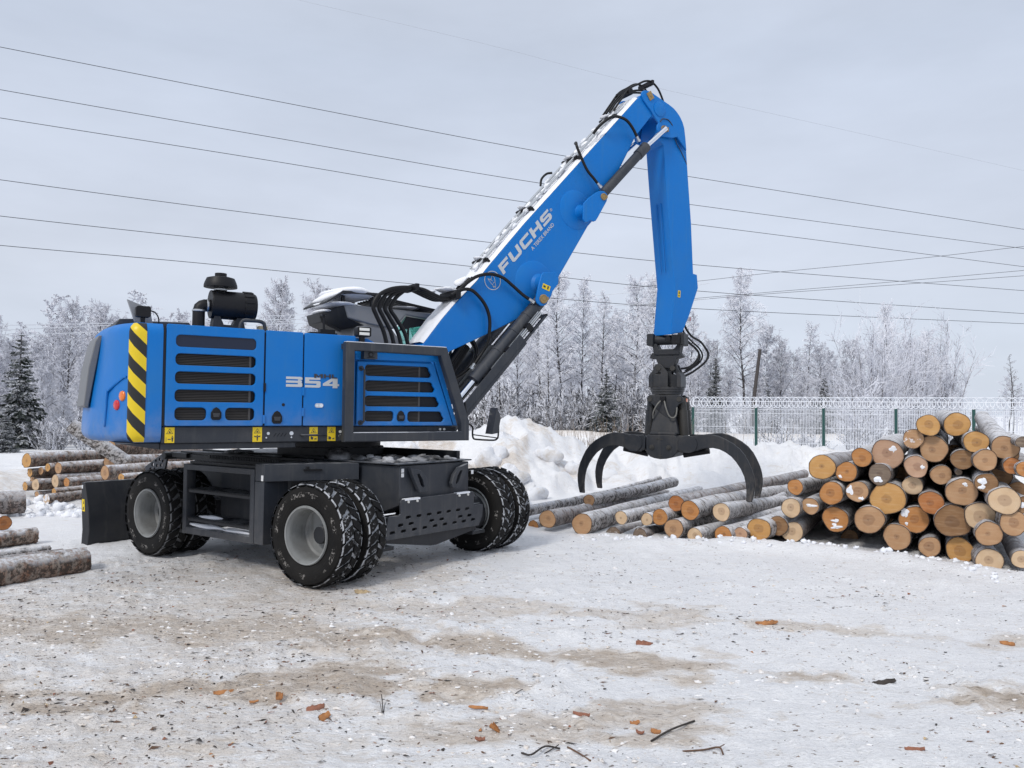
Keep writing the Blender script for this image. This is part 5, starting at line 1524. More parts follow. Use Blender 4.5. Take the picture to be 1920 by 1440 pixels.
M_rind = mat('bark_rind', (.050, .032, .022), .85)
def log(label, p0, p1, r0, r1, tone, snow=.0, bark=None, group=None, ends=(1, 1), face_snow=(), out=.07):
    """log from its near cut face p0 to p1"""
    p0, p1 = Vector(p0), Vector(p1)
    d = p1 - p0; L = d.length; d = d / L
    n, m = 22, max(8, int(L * 4))
    rr = random.Random(hash(label) % 1000 + int(p0.x * 100))
    ph = [rr.uniform(0, 6.28) for _ in range(6)]
    vs_, fs, mi, rad = [], [], [], []
    bx, bz = rr.uniform(-.03, .03), rr.uniform(-.03, .02)
    for i in range(m + 1):
        t = i / m; y = L * t; r_ = r0 + (r1 - r0) * t
        cx, cz = bx * math.sin(math.pi * t) * L * .3, bz * math.sin(math.pi * t) * L * .3
        for k in range(n):
            a = 2 * math.pi * k / n
            q = 1 + out * (.5 * math.sin(2 * a + ph[0]) + .4 * math.sin(3 * a + ph[1] + t * 2) + .25 * math.sin(5 * a + ph[2] + y * 3)) + .03 * math.sin(y * 4.0 + ph[3] + a) + rr.uniform(-.012, .012)
            vs_.append((cx + r_ * q * math.cos(a), y + (rr.uniform(-.016, .006) if i == 0 else 0), cz + r_ * q * math.sin(a))); rad.append(1.0)
    for i in range(m):
        for k in range(n):
            fs.append([i * n + k, (i + 1) * n + k, (i + 1) * n + (k + 1) % n, i * n + (k + 1) % n]); mi.append(0)
    ox_, oz_ = rr.uniform(-.16, .16) * r0, rr.uniform(-.14, .14) * r0
    for e_, base in ((0, 0), (1, m * n)):
        o = len(vs_)
        for f_ in (.955, .5, 0):
            for k in range(n if f_ else 1):
                p = vs_[base + k]
                c_ = (0, 0, 0) if not f_ else p
                yy = p[1] + (0 if f_ > .9 else (-.004 if e_ == 0 else .004))
                sh = (1 - f_)
                vs_.append((p[0] * f_ * (1 if f_ else 0) + ox_ * sh, (-.004 if e_ == 0 else yy), p[2] * f_ + oz_ * sh)); rad.append(f_)
        def q4(a, b, mm):
            for k in range(n):
                f = [a + k, a + (k + 1) % n, b + (k + 1) % n, b + k]
                fs.append(f if e_ == 0 else f[::-1]); mi.append(mm)
        q4(base, o, 2 if e_ == 0 else 1); q4(o, o + n, 1)
        for k in range(n):
            f = [o + n + k, o + n + (k + 1) % n, o + 2 * n]
            fs.append(f if e_ == 0 else f[::-1]); mi.append(1)
    me = bpy.data.meshes.new('log'); me.from_pydata(vs_, [], fs)
    me.polygons.foreach_set('material_index', mi)
    at_ = me.attributes.new('rad', 'FLOAT', 'POINT'); at_.data.foreach_set('value', rad)
    smooth(me, 50)
    o = link('log', me, mats=[bark or M_birch, M_wood, M_rind])
    o.rotation_mode = 'QUATERNION'
    o.location = p0
    q = d.to_track_quat('Y', 'Z'); o.rotation_quaternion = q @ Vector((0, 1, 0)).rotation_difference(Vector((0, 1, 0)))
    o.color = (*tone, snow)
    tag(o, label, 'log', group)
    for k, (x, z, sx, sz) in enumerate(face_snow):
        b = MB(); b.blob((x * r0, -.004, z * r0), sx * r0 * .7, .008, sz * r0 * .65, int(p0.x * 999) + k, 22, .55)
        b.build('snow_patch', M_snow, o, sm=80)
    return o

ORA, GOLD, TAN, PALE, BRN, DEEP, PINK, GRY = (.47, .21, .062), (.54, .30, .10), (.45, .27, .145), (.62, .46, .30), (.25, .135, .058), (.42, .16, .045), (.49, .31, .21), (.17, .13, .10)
xs_, ys_ = [960, 1090, 1265, 1500, 1683, 1800, 1855, 1935], [12.0, 11.7, 11.3, 10.9, 10.3, 9.8, 9.3, 8.9]
def faceY(x): return float(np.interp(x, xs_, ys_))
GS = 'birch logs of the tall stack'
# zoomed pixel (4x from 1440,740): centre x, centre y, radius, tone, frost on the face, extra snow, label
stack = [
 (1203, 228, 84, GOLD, .30, (), 'golden log on top of the tall stack, left of the two crowning it'),
 (1413, 222, 93, GOLD, .25, (), 'golden log on top of the tall stack, right of the two crowning it'),
 (1088, 330, 76, TAN, .86, (), 'frost-flecked log just below and left of the crowning golden log'),
 (1245, 405, 103, TAN, .25, (), 'big tan log right under the left crowning log of the stack'),
 (895, 445, 117, PINK, .72, ((.35, .35, .3, .22),), 'very big pinkish log with pale frost smears on the stack shoulder'),
 (700, 470, 74, ORA, .2, (), 'orange log between the big frost-smeared log and the end golden one'),
 (1558, 352, 87, GOLD, .3, (), 'plain golden log under the right crowning log, ragged bark collar'),
 (1456, 488, 80, BRN, .45, (), 'log with dark brown heart above the thin grey branch end'),
 (1630, 490, 85, TAN, .25, (), 'smooth tan log under the plain golden log with ragged collar'),
 (1838, 537, 67, DEEP, .2, (), 'dark orange log under the log with curling birch bark'),
 (402, 543, 99, GOLD, .3, (), 'golden log at the left end of the upper rows, large round heart'),
 (588, 577, 79, ORA, .3, ((-.55, -.5, .22, .2),), 'orange log with one small snow dot, beside the end golden log'),
 (836, 595, 83, GRY, .5, ((-.1, -.5, .5, .32),), 'grey weathered log end with snow along its bottom edge'),
 (1110, 537, 86, PINK, .66, ((.5, -.05, .22, .25),), 'pinkish log with frost flecks, below the big tan log'),
 (1300, 602, 76, TAN, .35, (), 'peach coloured split-grain log alone in the dark gap of the stack'),
 (203, 693, 60, ORA, .3, (), 'small orange log sticking out at the left foot of the stack'),
 (475, 742, 90, ORA, .25, (), 'orange log directly under the golden log at the stack end'),
 (668, 728, 82, TAN, .45, ((-.62, .2, .33, .55), (.45, -.6, .3, .2)), 'tan log with snow stuck on its left side'),
 (900, 775, 128, GOLD, .25, (), 'widest golden log in the middle of the stack, cracked heart'),
 (1085, 680, 73, PALE, .72, (), 'pale speckled log squeezed beside the widest golden log'),
 (1222, 810, 90, DEEP, .2, (), 'deep orange log right of the widest golden log'),
 (1455, 730, 110, TAN, .55, ((.2, .55, .22, .18),), 'large tan log with snow flecks and small dark pith'),
 (1637, 663, 80, BRN, .6, ((-.3, .15, .48, .42), (-.35, -.4, .4, .25)), 'log with a thick clump of snow on its end'),
 (1770, 795, 110, PALE, .2, (), 'large cream log with round brown pith at the right of the stack'),
 (175, 850, 75, PALE, .35, (), 'pale log with tiny pith at the left foot of the stack'),
 (320, 835, 65, TAN, .5, ((0, .05, .75, .2),), 'tan log with a snow band across its end'),
 (1590, 905, 106, PALE, .2, (), 'pale log with a long dark crack across its end'),
 (508, 932, 98, ORA, .3, ((.05, -.6, .55, .22), (.0, -.15, .35, .2)), 'orange log with a snow cap melting low on its end'),
 (763, 937, 109, TAN, .3, (), 'large tan log under the widest golden log'),
 (1097, 940, 106, ORA, .45, ((-.6, .55, .38, .36), (-.5, -.3, .15, .15)), 'orange log with snow on its upper left, under the deep orange log'),
 (1388, 950, 128, BRN, .3, (), 'huge dark brown rotting log low in the stack'),
 (1840, 960, 98, TAN, .2, (), 'tan log with dark heart under the large cream log'),
 (1655, 1045, 95, TAN, .2, (), 'tan log under the pale cracked log'),
 (77, 985, 74, BRN, .3, (), 'brown-tan log at ground level beside the crumb-covered pale log'),
 (185, 1030, 81, PALE, .62, (), 'pale log with snow crumbs low at the left foot of the stack'),
 (965, 1065, 101, TAN, .2, (), 'tan log on the ground in front of the stack'),
 (1213, 1140, 79, TAN, .2, (), 'log half buried in the snow under the stack'),
 (1437, 1165, 99, GOLD, .2, (), 'golden log with wide ring, sunk in snow under the rotting log'),
 (1658, 1245, 97, PALE, .25, (), 'cream log lowest in the stack, poking out over the snow edge'),
 (1902, 1235, 72, PALE, .5, (), 'pale log at the right frame edge, level with the lowest cream log'),
 (1925, 560, 60, ORA, .2, (), 'orange log cut off by the right frame edge high in the stack'),
 (1925, 830, 66, BRN, .8, ((-.3, 0, .5, .5),), 'snowy log cut off by the right frame edge mid stack'),
 (1430, 583, 24, GRY, .2, (), 'thin grey branch end sticking out between the stack logs'),
 (1905, 355, 45, GRY, .5, (), 'grey-barked thin log beyond the curling-bark log at the right edge'),
]
def dir_az(az, el=0): return Vector((math.sin(az) * math.cos(el), math.cos(az) * math.cos(el), math.sin(el)))
for zx, zy, zr, tone, fr_, fs_, lab in stack:
    px, py = 1440 + zx / 4, 740 + zy / 4
    Y = faceY(px) + rng.uniform(-.12, .12) + max(0, (1000 - py)) * .0009
    if lab.startswith('very big'): Y += .05
    p0 = at(px, py, Y); r_ = zr / 4 * Y / FPX * .97
    az = R(np.interp(px, [1440, 1600, 1920], [33, 30, 27])) + R(rng.uniform(-2.0, 2.0))
    L = 4.6 + rng.uniform(-.4, .6)
    p1 = p0 + dir_az(az, R(rng.uniform(-1, 1))) * L
    log(lab, p0, p1, r_, r_ * .86, tone, fr_, M_birch if rng.random() < .75 else M_birch2, GS, face_snow=fs_)
log('birch log with curling papery bark, sloping up behind the stack edge', at(1884, 840, 9.45), at(1842, 783, 13.6), .145, .115, TAN, .62, M_birch, GS, out=.09)
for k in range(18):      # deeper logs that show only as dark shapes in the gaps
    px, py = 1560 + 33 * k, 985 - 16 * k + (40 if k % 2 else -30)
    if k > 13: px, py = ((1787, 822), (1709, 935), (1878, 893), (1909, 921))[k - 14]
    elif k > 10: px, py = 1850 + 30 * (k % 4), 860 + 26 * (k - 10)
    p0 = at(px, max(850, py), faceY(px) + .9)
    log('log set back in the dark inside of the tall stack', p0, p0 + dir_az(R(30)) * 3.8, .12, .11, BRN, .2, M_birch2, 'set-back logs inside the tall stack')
GM = 'birch logs spilled in front of the grapple'
mid = [
 ((1000, 987, 12.3), None, .10, .08, ORA, .2, 'orange-ended log just behind the far front tyre'),
 ((1027, 973, 11.9), (1284, 917, 18.2), .137, .075, TAN, .25, 'brown-barked log, leftmost long one with a visible tan end'),
 ((1092, 983, 11.65), (1335, 915, 18.0), .162, .11, TAN, .42, 'thick white-barked log with snow chips on its slanted end'),
 ((1165, 971, 11.6), None, .100, .08, PALE, .2, 'pale-ended log lying right of the thick slanted-end log'),
 ((1213, 974, 11.6), None, .094, .075, PALE, .35, 'smallest pale-ended log, left of the orange cut one'),
 ((1238, 970, 11.5), None, .122, .10, ORA, .2, 'orange log with a split edge right of the small pale one'),
 ((1268, 944, 11.6), (1508, 890, 17.5), .122, .115, DEEP, .2, 'dark orange log behind its bigger orange neighbour, long frosted trunk'),
 ((1293, 957, 11.25), (1492, 917, 16.4), .139, .12, ORA, .2, 'bigger orange log lying on the spill right under the grapple'),
 ((1353, 960, 11.1), (1470, 940, 15.0), .128, .11, PALE, .25, 'pale log with a dark knotted pith'),
 ((1264, 991, 11.2), None, .142, .12, TAN, .35, 'tan log with a dark stain sitting in the snow'),
 ((1303, 1004, 11.0), None, .110, .095, PALE, .2, 'cream log low in the snow, right of the stained tan log'),
 ((1356, 1003, 10.9), None, .126, .10, ORA, .2, 'orange log half sunk in the snow between two paler ones'),
 ((1388, 1002, 10.9), None, .100, .08, PINK, .2, 'small pinkish log half sunk in the snow'),
 ((1423, 993, 10.85), None, .160, .13, GOLD, .2, 'golden log with a dark heart at the right end of the spill'),
]
for (a, b_, r0, r1, tone, fr_, lab) in mid:
    p0 = at(*a)
    p1 = at(*b_) if b_ else p0 + dir_az(R(37 + rng.uniform(-3, 3)), R(.4)) * (4.6 + rng.uniform(-.5, .5))
    log(lab, p0, p1, r0, r1, tone, fr_, M_birch2 if 'brown' in lab or 'dark orange' in lab else M_birch, GM)
log('thin birch log with one orange bark patch, rearmost of the spill', at(968, 962, 12.8), at(1236, 897, 17.6), .092, .062, TAN, .3, M_birch, GM)
log('white birch log ending in a worn round tip behind the brown one', at(1105, 938, 13.2), at(1262, 904, 16.6), .10, .115, TAN, .3, M_birch, GM)
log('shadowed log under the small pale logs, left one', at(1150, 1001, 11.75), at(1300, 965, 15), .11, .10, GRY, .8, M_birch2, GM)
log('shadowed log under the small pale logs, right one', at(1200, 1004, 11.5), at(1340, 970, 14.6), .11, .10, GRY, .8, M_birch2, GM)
# pile behind the dozer blade (5.647x from 0,820)
GL = 'sawn logs of the left pile'
left = [
 (285, 245, 78, GOLD, .3, 15.0, 'thick topmost log of the left pile with a broken bark lip'),
 (318, 375, 46, GOLD, .2, 15.1, 'small log right under the thick topmost one'),
 (435, 355, 42, TAN, .2, 15.1, 'tan log end beneath the notched pair'),
 (508, 318, 46, GOLD, .2, 14.9, 'golden log tucked beside the long frosted one'),
 (618, 325, 64, TAN, .3, 14.7, 'long frosted log in the second row with pale oval end'),
 (1112, 372, 76, TAN, .55, 14.0, 'reddish-barked log by the hinge bracket with snow dots on its end'),
 (1285, 430, 50, GOLD, .2, 13.8, 'low golden log half hidden behind the dozer blade top'),
 (268, 520, 48, GOLD, .2, 14.9, 'leftmost golden log of the lower row'),
 (378, 503, 64, PALE, .2, 14.7, 'pale oval-ended log next to the leftmost of the lower row'),
 (587, 465, 70, PALE, .4, 14.6, 'large pale log in the middle of the left pile'),
 (708, 475, 50, ORA, .2, 14.3, 'small orange-ended log lying on the large pale one'),
 (573, 575, 40, GOLD, .2, 14.4, 'small golden log under the large pale one'),
 (392, 608, 38, TAN, .3, 14.7, 'log end at the bottom left of the pile above the snow'),
 (492, 655, 60, PALE, .95, 14.2, 'bottom log of the left pile with a snow-plastered end'),
 (345, 440, 40, TAN, .2, 15.2, 'dim log deep between the upper and lower rows'),
]
for zx, zy, zr, tone, fr_, Y, lab in left:
    p0 = at(zx / 5.647, 820 + zy / 5.647, Y)
    r_ = zr / 5.647 * Y / FPX
    L = 4.4 + rng.uniform(-.4, .5)
    log(lab, p0, p0 + dir_az(R(28 + rng.uniform(-3, 3)), R(rng.uniform(-.4, .8))) * L, r_, r_ * .88, tone, fr_, M_pine, GL)
log('log with flaking bark leaning up across the left pile', at(132, 797, 14.2), at(236, 866, 14.6), .125, .135, PALE, .5, M_birch, GL, out=.05)
log('rearmost frosted log on top of the left pile', at(205, 838, 16.2), at(420, 846, 20.0), .16, .14, TAN, .3, M_pine, GL)
log('log carrying the leaning one, mostly hidden', at(205, 866, 14.9), at(420, 855, 18.6), .13, .12, TAN, .3, M_pine, GL)
GF = 'logs lying at the left edge'
dl = Vector((.56, .83, 0))
def left_log(lab, x, y, Y, r_, L, d, bark=M_pine, tone=TAN, r2=None):
    p = at(x, y, Y); log(lab, p, p - d.normalized() * L, r_, r2 or r_ * 1.08, tone, .3, bark, GF)
left_log('thick rough-barked log nearest the camera at the left edge', 158, 1051, 8.95, .148, 3.2, dl)
left_log('short brown-barked log behind the thick nearest one', 66, 1004, 10.7, .105, 3.0, Vector((.62, .78, 0)))
left_log('thin flat slab log between the two thicker left logs', 92, 1029, 10.0, .050, 3.0, Vector((.62, .78, 0)), M_birch)
left_log('thin peeled slab log just behind the nearest thick log', 116, 1036, 9.6, .045, 3.0, Vector((.6, .8, 0)), M_birch2)
left_log('grey frosted log at the left edge near the sawn pile', 46, 942, 13.4, .185, 3.0, Vector((.80, .60, 0)), M_birch2)
p = at(8, 981, 11.2); log('red-brown log end at the left frame edge', p, p + Vector((-2.0, 1.6, 0)), .10, .10, DEEP, .2, M_pine, GF)

# ================================================================== FENCE
M_wire = mat('frosted_wire', (.78, .80, .84), .6)
fence = empty('mesh_fence', (at(1300, 860, 32.5).x, 32.5, 0))
tag(fence, 'frosted wire mesh fence with green posts and coiled razor wire on top', 'fence')
FZ, fc, fd = 32.5, 2.262, -1.068
P_f = lambda i: Vector((.2297 * FZ + fc * i, FZ + fd * i, 0))
fo = fence.location
post_m = None
NF = 10
for i in range(NF):
    p = P_f(i); z = gh(p.x, p.y)
    b_ = MB(); b_.box((-.05, -.04, -.6), (.05, .04, 2.02)); b_.k = 1; b_.tube([(0, 0, 2.02), (0, 0, 2.42)], .018, 6)
    if post_m is None: post_m = b_.mesh('post', 0)
    o = link('post', post_m, fence, math.atan2(fd, fc), loc=p - fo + Vector((0, 0, z * 0)))
    if not post_m.materials: post_m.materials.append(M_green); post_m.materials.append(M_wire)
fl = math.hypot(fc, fd)
Vw, Fw = [], []
def add_bar(V_, F_, p, q, r_):
    p, q = np.array(p), np.array(q); d = (q - p) / np.linalg.norm(q - p)
    a = np.cross(d, [.3, .8, .5]); a /= np.linalg.norm(a); b = np.cross(d, a)
    o = len(V_)
    for c in (p, q):
        for k in range(3):
            an = 2 * math.pi * k / 3
            V_.append(c + (a * math.cos(an) + b * math.sin(an)) * r_)
    for k in range(3): F_.append((o + k, o + (k + 1) % 3, o + 3 + (k + 1) % 3, o + 3 + k))
nw = 44
for k in range(nw):
    x = .06 + (fl - .12) * k / (nw - 1)
    add_bar(Vw, Fw, (x, 0, .03), (x, 0, 1.98), .0115)
for z in (.06, .65, 1.25, 1.80, 1.95):
    add_bar(Vw, Fw, (.04, .014, z), (fl - .04, .014, z), .010)
pm = np_mesh('wire_panel', Vw, Fw)
pm.materials.append(M_wire)
for i in range(NF - 1): 
    p = P_f(i); link('wire_panel', pm, fence, math.atan2(fd, fc), loc=p - fo)
# razor coil: crossing loops between two strands
Vc, Fc = [], []
for k in range(15):
    x0, tl = fl * (k + .5) / 15, R(28) * (1 if k % 2 else -1)
    an = np.linspace(0, 2 * np.pi, 19)
    pts = np.stack([x0 + .255 * np.cos(an) * math.cos(tl), .255 * np.cos(an) * math.sin(tl), 2.225 + .215 * np.sin(an)], -1)
    for a, b in zip(pts[:-1], pts[1:]): add_bar(Vc, Fc, a, b, .016)
for z, y in ((2.10, .1), (2.27, -.1)): add_bar(Vc, Fc, (0, y, z), (fl, y, z), .014)
cm_ = np_mesh('razor_wire', Vc, Fc); cm_.materials.append(M_wire)
for i in range(NF - 1):
    link('razor_wire', cm_, fence, math.atan2(fd, fc), loc=P_f(i) - fo)
b_ = MB(); b_.box((-.05, -.04, -.5), (.05, .04, 1.3))
pe = Vector((at(1277, 865, 27).x, 27.0, .15)); o = b_.build('fence_post', M_green, None, loc=pe); tag(o, 'short green fence post standing alone under the grapple', 'post')

# ================================================================== TREES
def tubes(P0, P1, R0, R1):
    """three-sided tubes for many segments at once"""
    P0, P1 = np.asarray(P0, float), np.asarray(P1, float)
    d = P1 - P0; d /= (np.linalg.norm(d, axis=1, keepdims=True) + 1e-9)
    ref = np.tile([.31, .47, .83], (len(d), 1)); ref[np.abs((d * ref).sum(1)) > .9] = [1, 0, 0]
    a = np.cross(d, ref); a /= (np.linalg.norm(a, axis=1, keepdims=True) + 1e-9); b = np.cross(d, a)
    V_ = np.empty((len(d), 6, 3))
    for k in range(3):
        w = a * math.cos(2.094 * k) + b * math.sin(2.094 * k)
        V_[:, k] = P0 + w * np.asarray(R0)[:, None]; V_[:, 3 + k] = P1 + w * np.asarray(R1)[:, None]
    base = (np.arange(len(d)) * 6)[:, None]
    F_ = np.concatenate([base + np.array([[k, (k + 1) % 3, 3 + (k + 1) % 3, 3 + k]]) for k in range(3)], 1).reshape(-1, 4)
    return V_.reshape(-1, 3), F_

def m_frost(name, cov, twig=(.16, .145, .15), frost=(.72, .73, .785), sc=2.0):
    m = mat(name, frost, .8); k = NT(m)
    v = k.coord('Object')
    n = k.noise(v, sc, 5, .7); n2 = k.noise(v, sc * 9, 3, .6)
    f = k.math('ADD', k.math('MULTIPLY', n, .5), k.math('MULTIPLY', n2, .5))
    f = k.math('ADD', f, k.math('MULTIPLY', k.up(), .10))
    k.col(k.mix(k.ramp(f, [(cov - .06, 0), (cov + .06, 1)]), twig, frost))
    return m
M_frost = m_frost('hoar_frosted_twigs', .36, (.17, .155, .16), (.80, .81, .86))
M_frost2 = m_frost('lightly_frosted_twigs', .50, (.13, .115, .115))
M_trunk = m_frost('frosted_trunk', .57, (.060, .053, .052), (.42, .42, .45), 1.2)
M_bark_d = m_frost('dark_trunk', .72, (.06, .052, .05), (.42, .42, .45), 1.5)

def rand_perp(r_, d):
    v = r_.normal(size=3); v -= d * (v @ d); return v / (np.linalg.norm(v) + 1e-9)

def grow_tree(seed, H, base=.3, spread=.20, n1=46, n2=9, n3=6, up=.9, droop=.45, r0=.11, tw=.014, lean=0, len_pow=1.0):
    """trunk polyline, limbs, boughs and hanging twigs"""
    r_ = np.random.default_rng(seed)
    T0, T1, TR0, TR1 = [], [], [], []
    C0, C1, CR0, CR1 = [], [], [], []
    nseg = 12
    pts = [np.zeros(3)]
    dx = r_.normal(size=2) * .012 + np.array([lean, 0])
    for i in range(nseg):
        dx = dx * .8 + r_.normal(size=2) * .03 + np.array([lean, 0]) * .2
        pts.append(pts[-1] + np.array([dx[0], dx[1], 1]) * H / nseg)
    rad = lambda t: r0 * 1.15 * (1 - t) ** .9 + .010
    for i in range(nseg):
        T0.append(pts[i]); T1.append(pts[i + 1]); TR0.append(rad(i / nseg)); TR1.append(rad((i + 1) / nseg))
    pts = np.array(pts)
    def on(t):
        f = t * nseg; i = min(int(f), nseg - 1); return pts[i] + (pts[i + 1] - pts[i]) * (f - i)
    for b in range(n1):
        t = base + (1 - base) * ((b + r_.random()) / n1) ** .85 * .99
        s = (t - base) / (1 - base)
        Lb = H * spread * (.35 + .9 * (1 - s) ** len_pow * min(1, .45 + s * 2.2)) * r_.uniform(.6, 1.15)
        az = b * 2.4 + r_.uniform(-.5, .5)
        el = up * (.55 + .5 * s) + r_.normal() * .12
        d = np.array([math.cos(az) * math.cos(el), math.sin(az) * math.cos(el), math.sin(el)])
        p = on(t); k1 = 5; rb = max(.010, rad(t) * .42)
        lp = [p]
        for i in range(k1):
            d = d + np.array([0, 0, -droop * .28 * (i / k1)]) + r_.normal(size=3) * .06; d /= np.linalg.norm(d)
            q = p + d * Lb / k1
            T0.append(p); T1.append(q); TR0.append(rb * (1 - i / k1 * .75) + tw * .25); TR1.append(rb * (1 - (i + 1) / k1 * .75) + tw * .25)
            p = q; lp.append(p)
        lp = np.array(lp)
        for j in range(n2):
            u = (.15 + .85 * (j + r_.random()) / n2) * k1; i = min(int(u), k1 - 1)
            p2 = lp[i] + (lp[i + 1] - lp[i]) * (u - i)
            dm = (lp[i + 1] - lp[i]) / (np.linalg.norm(lp[i + 1] - lp[i]) + 1e-9)
            d2 = dm * .7 + rand_perp(r_, dm) * .8 + np.array([0, 0, -.12 * droop]); d2 /= np.linalg.norm(d2)
            L2 = Lb * r_.uniform(.20, .42) * (1.15 - u / k1 * .45)
            q = p2
            mids = [p2]
            for i2 in range(2):
                d2 = d2 + np.array([0, 0, -droop * .35]) + r_.normal(size=3) * .08; d2 /= np.linalg.norm(d2)
                q2 = q + d2 * L2 / 2
                C0.append(q); C1.append(q2); CR0.append(tw * 1.15); CR1.append(tw * .95); q = q2; mids.append(q)
            for m3 in range(n3):
                w = r_.random() * 2; i3 = min(int(w), 1)
                p3 = mids[i3] + (mids[i3 + 1] - mids[i3]) * (w - i3)
                d3 = d2 * .5 + rand_perp(r_, d2) * .8 + np.array([0, 0, -droop * 1.1]); d3 /= np.linalg.norm(d3)
                L3 = L2 * r_.uniform(.35, .8)
                C0.append(p3); C1.append(p3 + d3 * L3); CR0.append(tw); CR1.append(tw * .6)
    tv, tf = tubes(T0, T1, TR0, TR1); cv, cf = tubes(C0, C1, CR0, CR1)
    return (np_mesh('trunk', tv, tf, sm=True), np_mesh('crown', cv, cf), H)

def grow_bush(seed, H, stems=18, n2=12, n3=5, spread=.45, tw=.016):
    r_ = np.random.default_rng(seed)
    T0, T1, A, B = [], [], [], []
    C0, C1, E_, F__ = [], [], [], []
    for s in range(stems):
        az = r_.uniform(0, 6.28); lean = abs(r_.normal()) * spread * .55; Hs = H * r_.uniform(.55, 1.0) * (1 - lean * .3)
        d = np.array([math.cos(az) * lean, math.sin(az) * lean, 1.0]); d /= np.linalg.norm(d)
        p = np.array([math.cos(az), math.sin(az), 0]) * r_.uniform(0, .35); k1 = 7; lp = [p]
        for i in range(k1):
            d = d + r_.normal(size=3) * .05 + np.array([0, 0, .02]); d /= np.linalg.norm(d)
            q = p + d * Hs / k1
            T0.append(p); T1.append(q); A.append(.035 * (1 - i / k1) + tw * .8); B.append(.035 * (1 - (i + 1) / k1) + tw * .8); p = q; lp.append(p)
        lp = np.array(lp)
        for j in range(n2):
            u = (.15 + .85 * (j + r_.random()) / n2) * k1; i = min(int(u), k1 - 1)
            p2 = lp[i] + (lp[i + 1] - lp[i]) * (u - i); dm = (lp[i + 1] - lp[i]); dm /= np.linalg.norm(dm)
            d2 = dm * .8 + rand_perp(r_, dm) * .65; d2 /= np.linalg.norm(d2); L2 = H * r_.uniform(.08, .2)
            q2 = p2 + d2 * L2
            C0.append(p2); C1.append(q2); E_.append(tw * 1.1); F__.append(tw * .8)
            for m3 in range(n3):
                w = r_.random(); p3 = p2 + d2 * L2 * w
                d3 = d2 * .7 + rand_perp(r_, d2) * .7 + np.array([0, 0, .15]); d3 /= np.linalg.norm(d3)
                C0.append(p3); C1.append(p3 + d3 * L2 * r_.uniform(.3, .7)); E_.append(tw); F__.append(tw * .6)
    tv, tf = tubes(T0, T1, A, B); cv, cf = tubes(C0, C1, E_, F__)
    return (np_mesh('stem', tv, tf, sm=True), np_mesh('twigs', cv, cf), H)

def grow_spruce(seed, H, wide=.24, layers=26, tw=.02):
    r_ = np.random.default_rng(seed)
    V_, F_ = [], []
    C0, C1, A, B = [], [], [], []
    for l in range(layers):
        t = (l + .4) / layers
        z = H * (.04 + .96 * t)
        Lb0 = H * wide * (1 - t) ** .85 + .08
        nb = max(5, int(13 * (1 - t) + 5))
        for b in range(nb):
            az = r_.uniform(0, 6.28); Lb = Lb0 * r_.uniform(.65, 1.12)
            el0 = -.10 - .35 * (1 - t) + r_.normal() * .10
            p = np.array([0, 0, z + r_.normal() * H * .008]); k1 = 4
            d = np.array([math.cos(az), math.sin(az), el0])
            for i in range(k1):
                dd = d + np.array([0, 0, .10 * i]); dd /= np.linalg.norm(dd)
                q = p + dd * Lb / k1
                C0.append(p); C1.append(q); A.append(.018); B.append(.014)
                side = np.cross(dd, [0, 0, 1]); side /= np.linalg.norm(side) + 1e-9
                for s in (-1, 1):
                    for h in range(3):
                        u = r_.random(); c = p + (q - p) * u
                        out = dd * r_.uniform(.35, .8) + side * s * r_.uniform(.4, .9) + np.array([0, 0, -r_.uniform(.15, .65)])
                        out /= np.linalg.norm(out); Ls = Lb * .30 * r_.uniform(.6, 1.1) * (1 - .35 * i / k1) + .05
                        wv = np.cross(out, r_.normal(size=3)); wv /= np.linalg.norm(wv) + 1e-9; wd = Ls * .17 + .012
                        o = len(V_)
                        V_ += [c - wv * wd * .6, c + out * Ls * .55 - wv * wd, c + out * Ls, c + out * Ls * .55 + wv * wd]
                        F_.append((o, o + 1, o + 2, o + 3))
                p = q
    tv, tf = tubes([[0, 0, 0], [0, 0, H * .5]], [[0, 0, H * .5], [0, 0, H]], [.016 * H, .009 * H], [.009 * H, .004 * H])
    cv, cf = tubes(C0, C1, A, B)
    V_ = np.array(V_); F_ = np.array(F_)
    av = np.concatenate([V_, cv]); af_ = np.concatenate([F_, cf + len(V_)])
    return (np_mesh('trunk', tv, tf, sm=True), np_mesh('crown', av, af_), H)

M_frostg = m_frost('grey_frosted_twigs', .41, (.14, .13, .135), (.68, .69, .745))
def m_spruce(snow):
    m = mat('spruce_needles', (.02, .03, .02), .7); k = NT(m)
    v = k.coord('Object')
    g = k.new('ShaderNodeNewGeometry'); q = k.new('ShaderNodeSeparateXYZ'); k.l.new(g.outputs['True Normal'], q.inputs[0])
    upz = k.math('ABSOLUTE', q.outputs['Z'])
    c = k.mix(k.noise(v, 3, 3), (.012, .020, .015), (.035, .048, .036))
    f = k.math('MULTIPLY', k.ramp(k.math('ADD', k.noise(v, 1.7, 5, .7), k.math('MULTIPLY', upz, .25)), [(.58, 0), (.70, 1)]), snow)
    k.col(k.mix(f, c, (.70, .71, .76)))
    return m
M_spruce = m_spruce(.6)

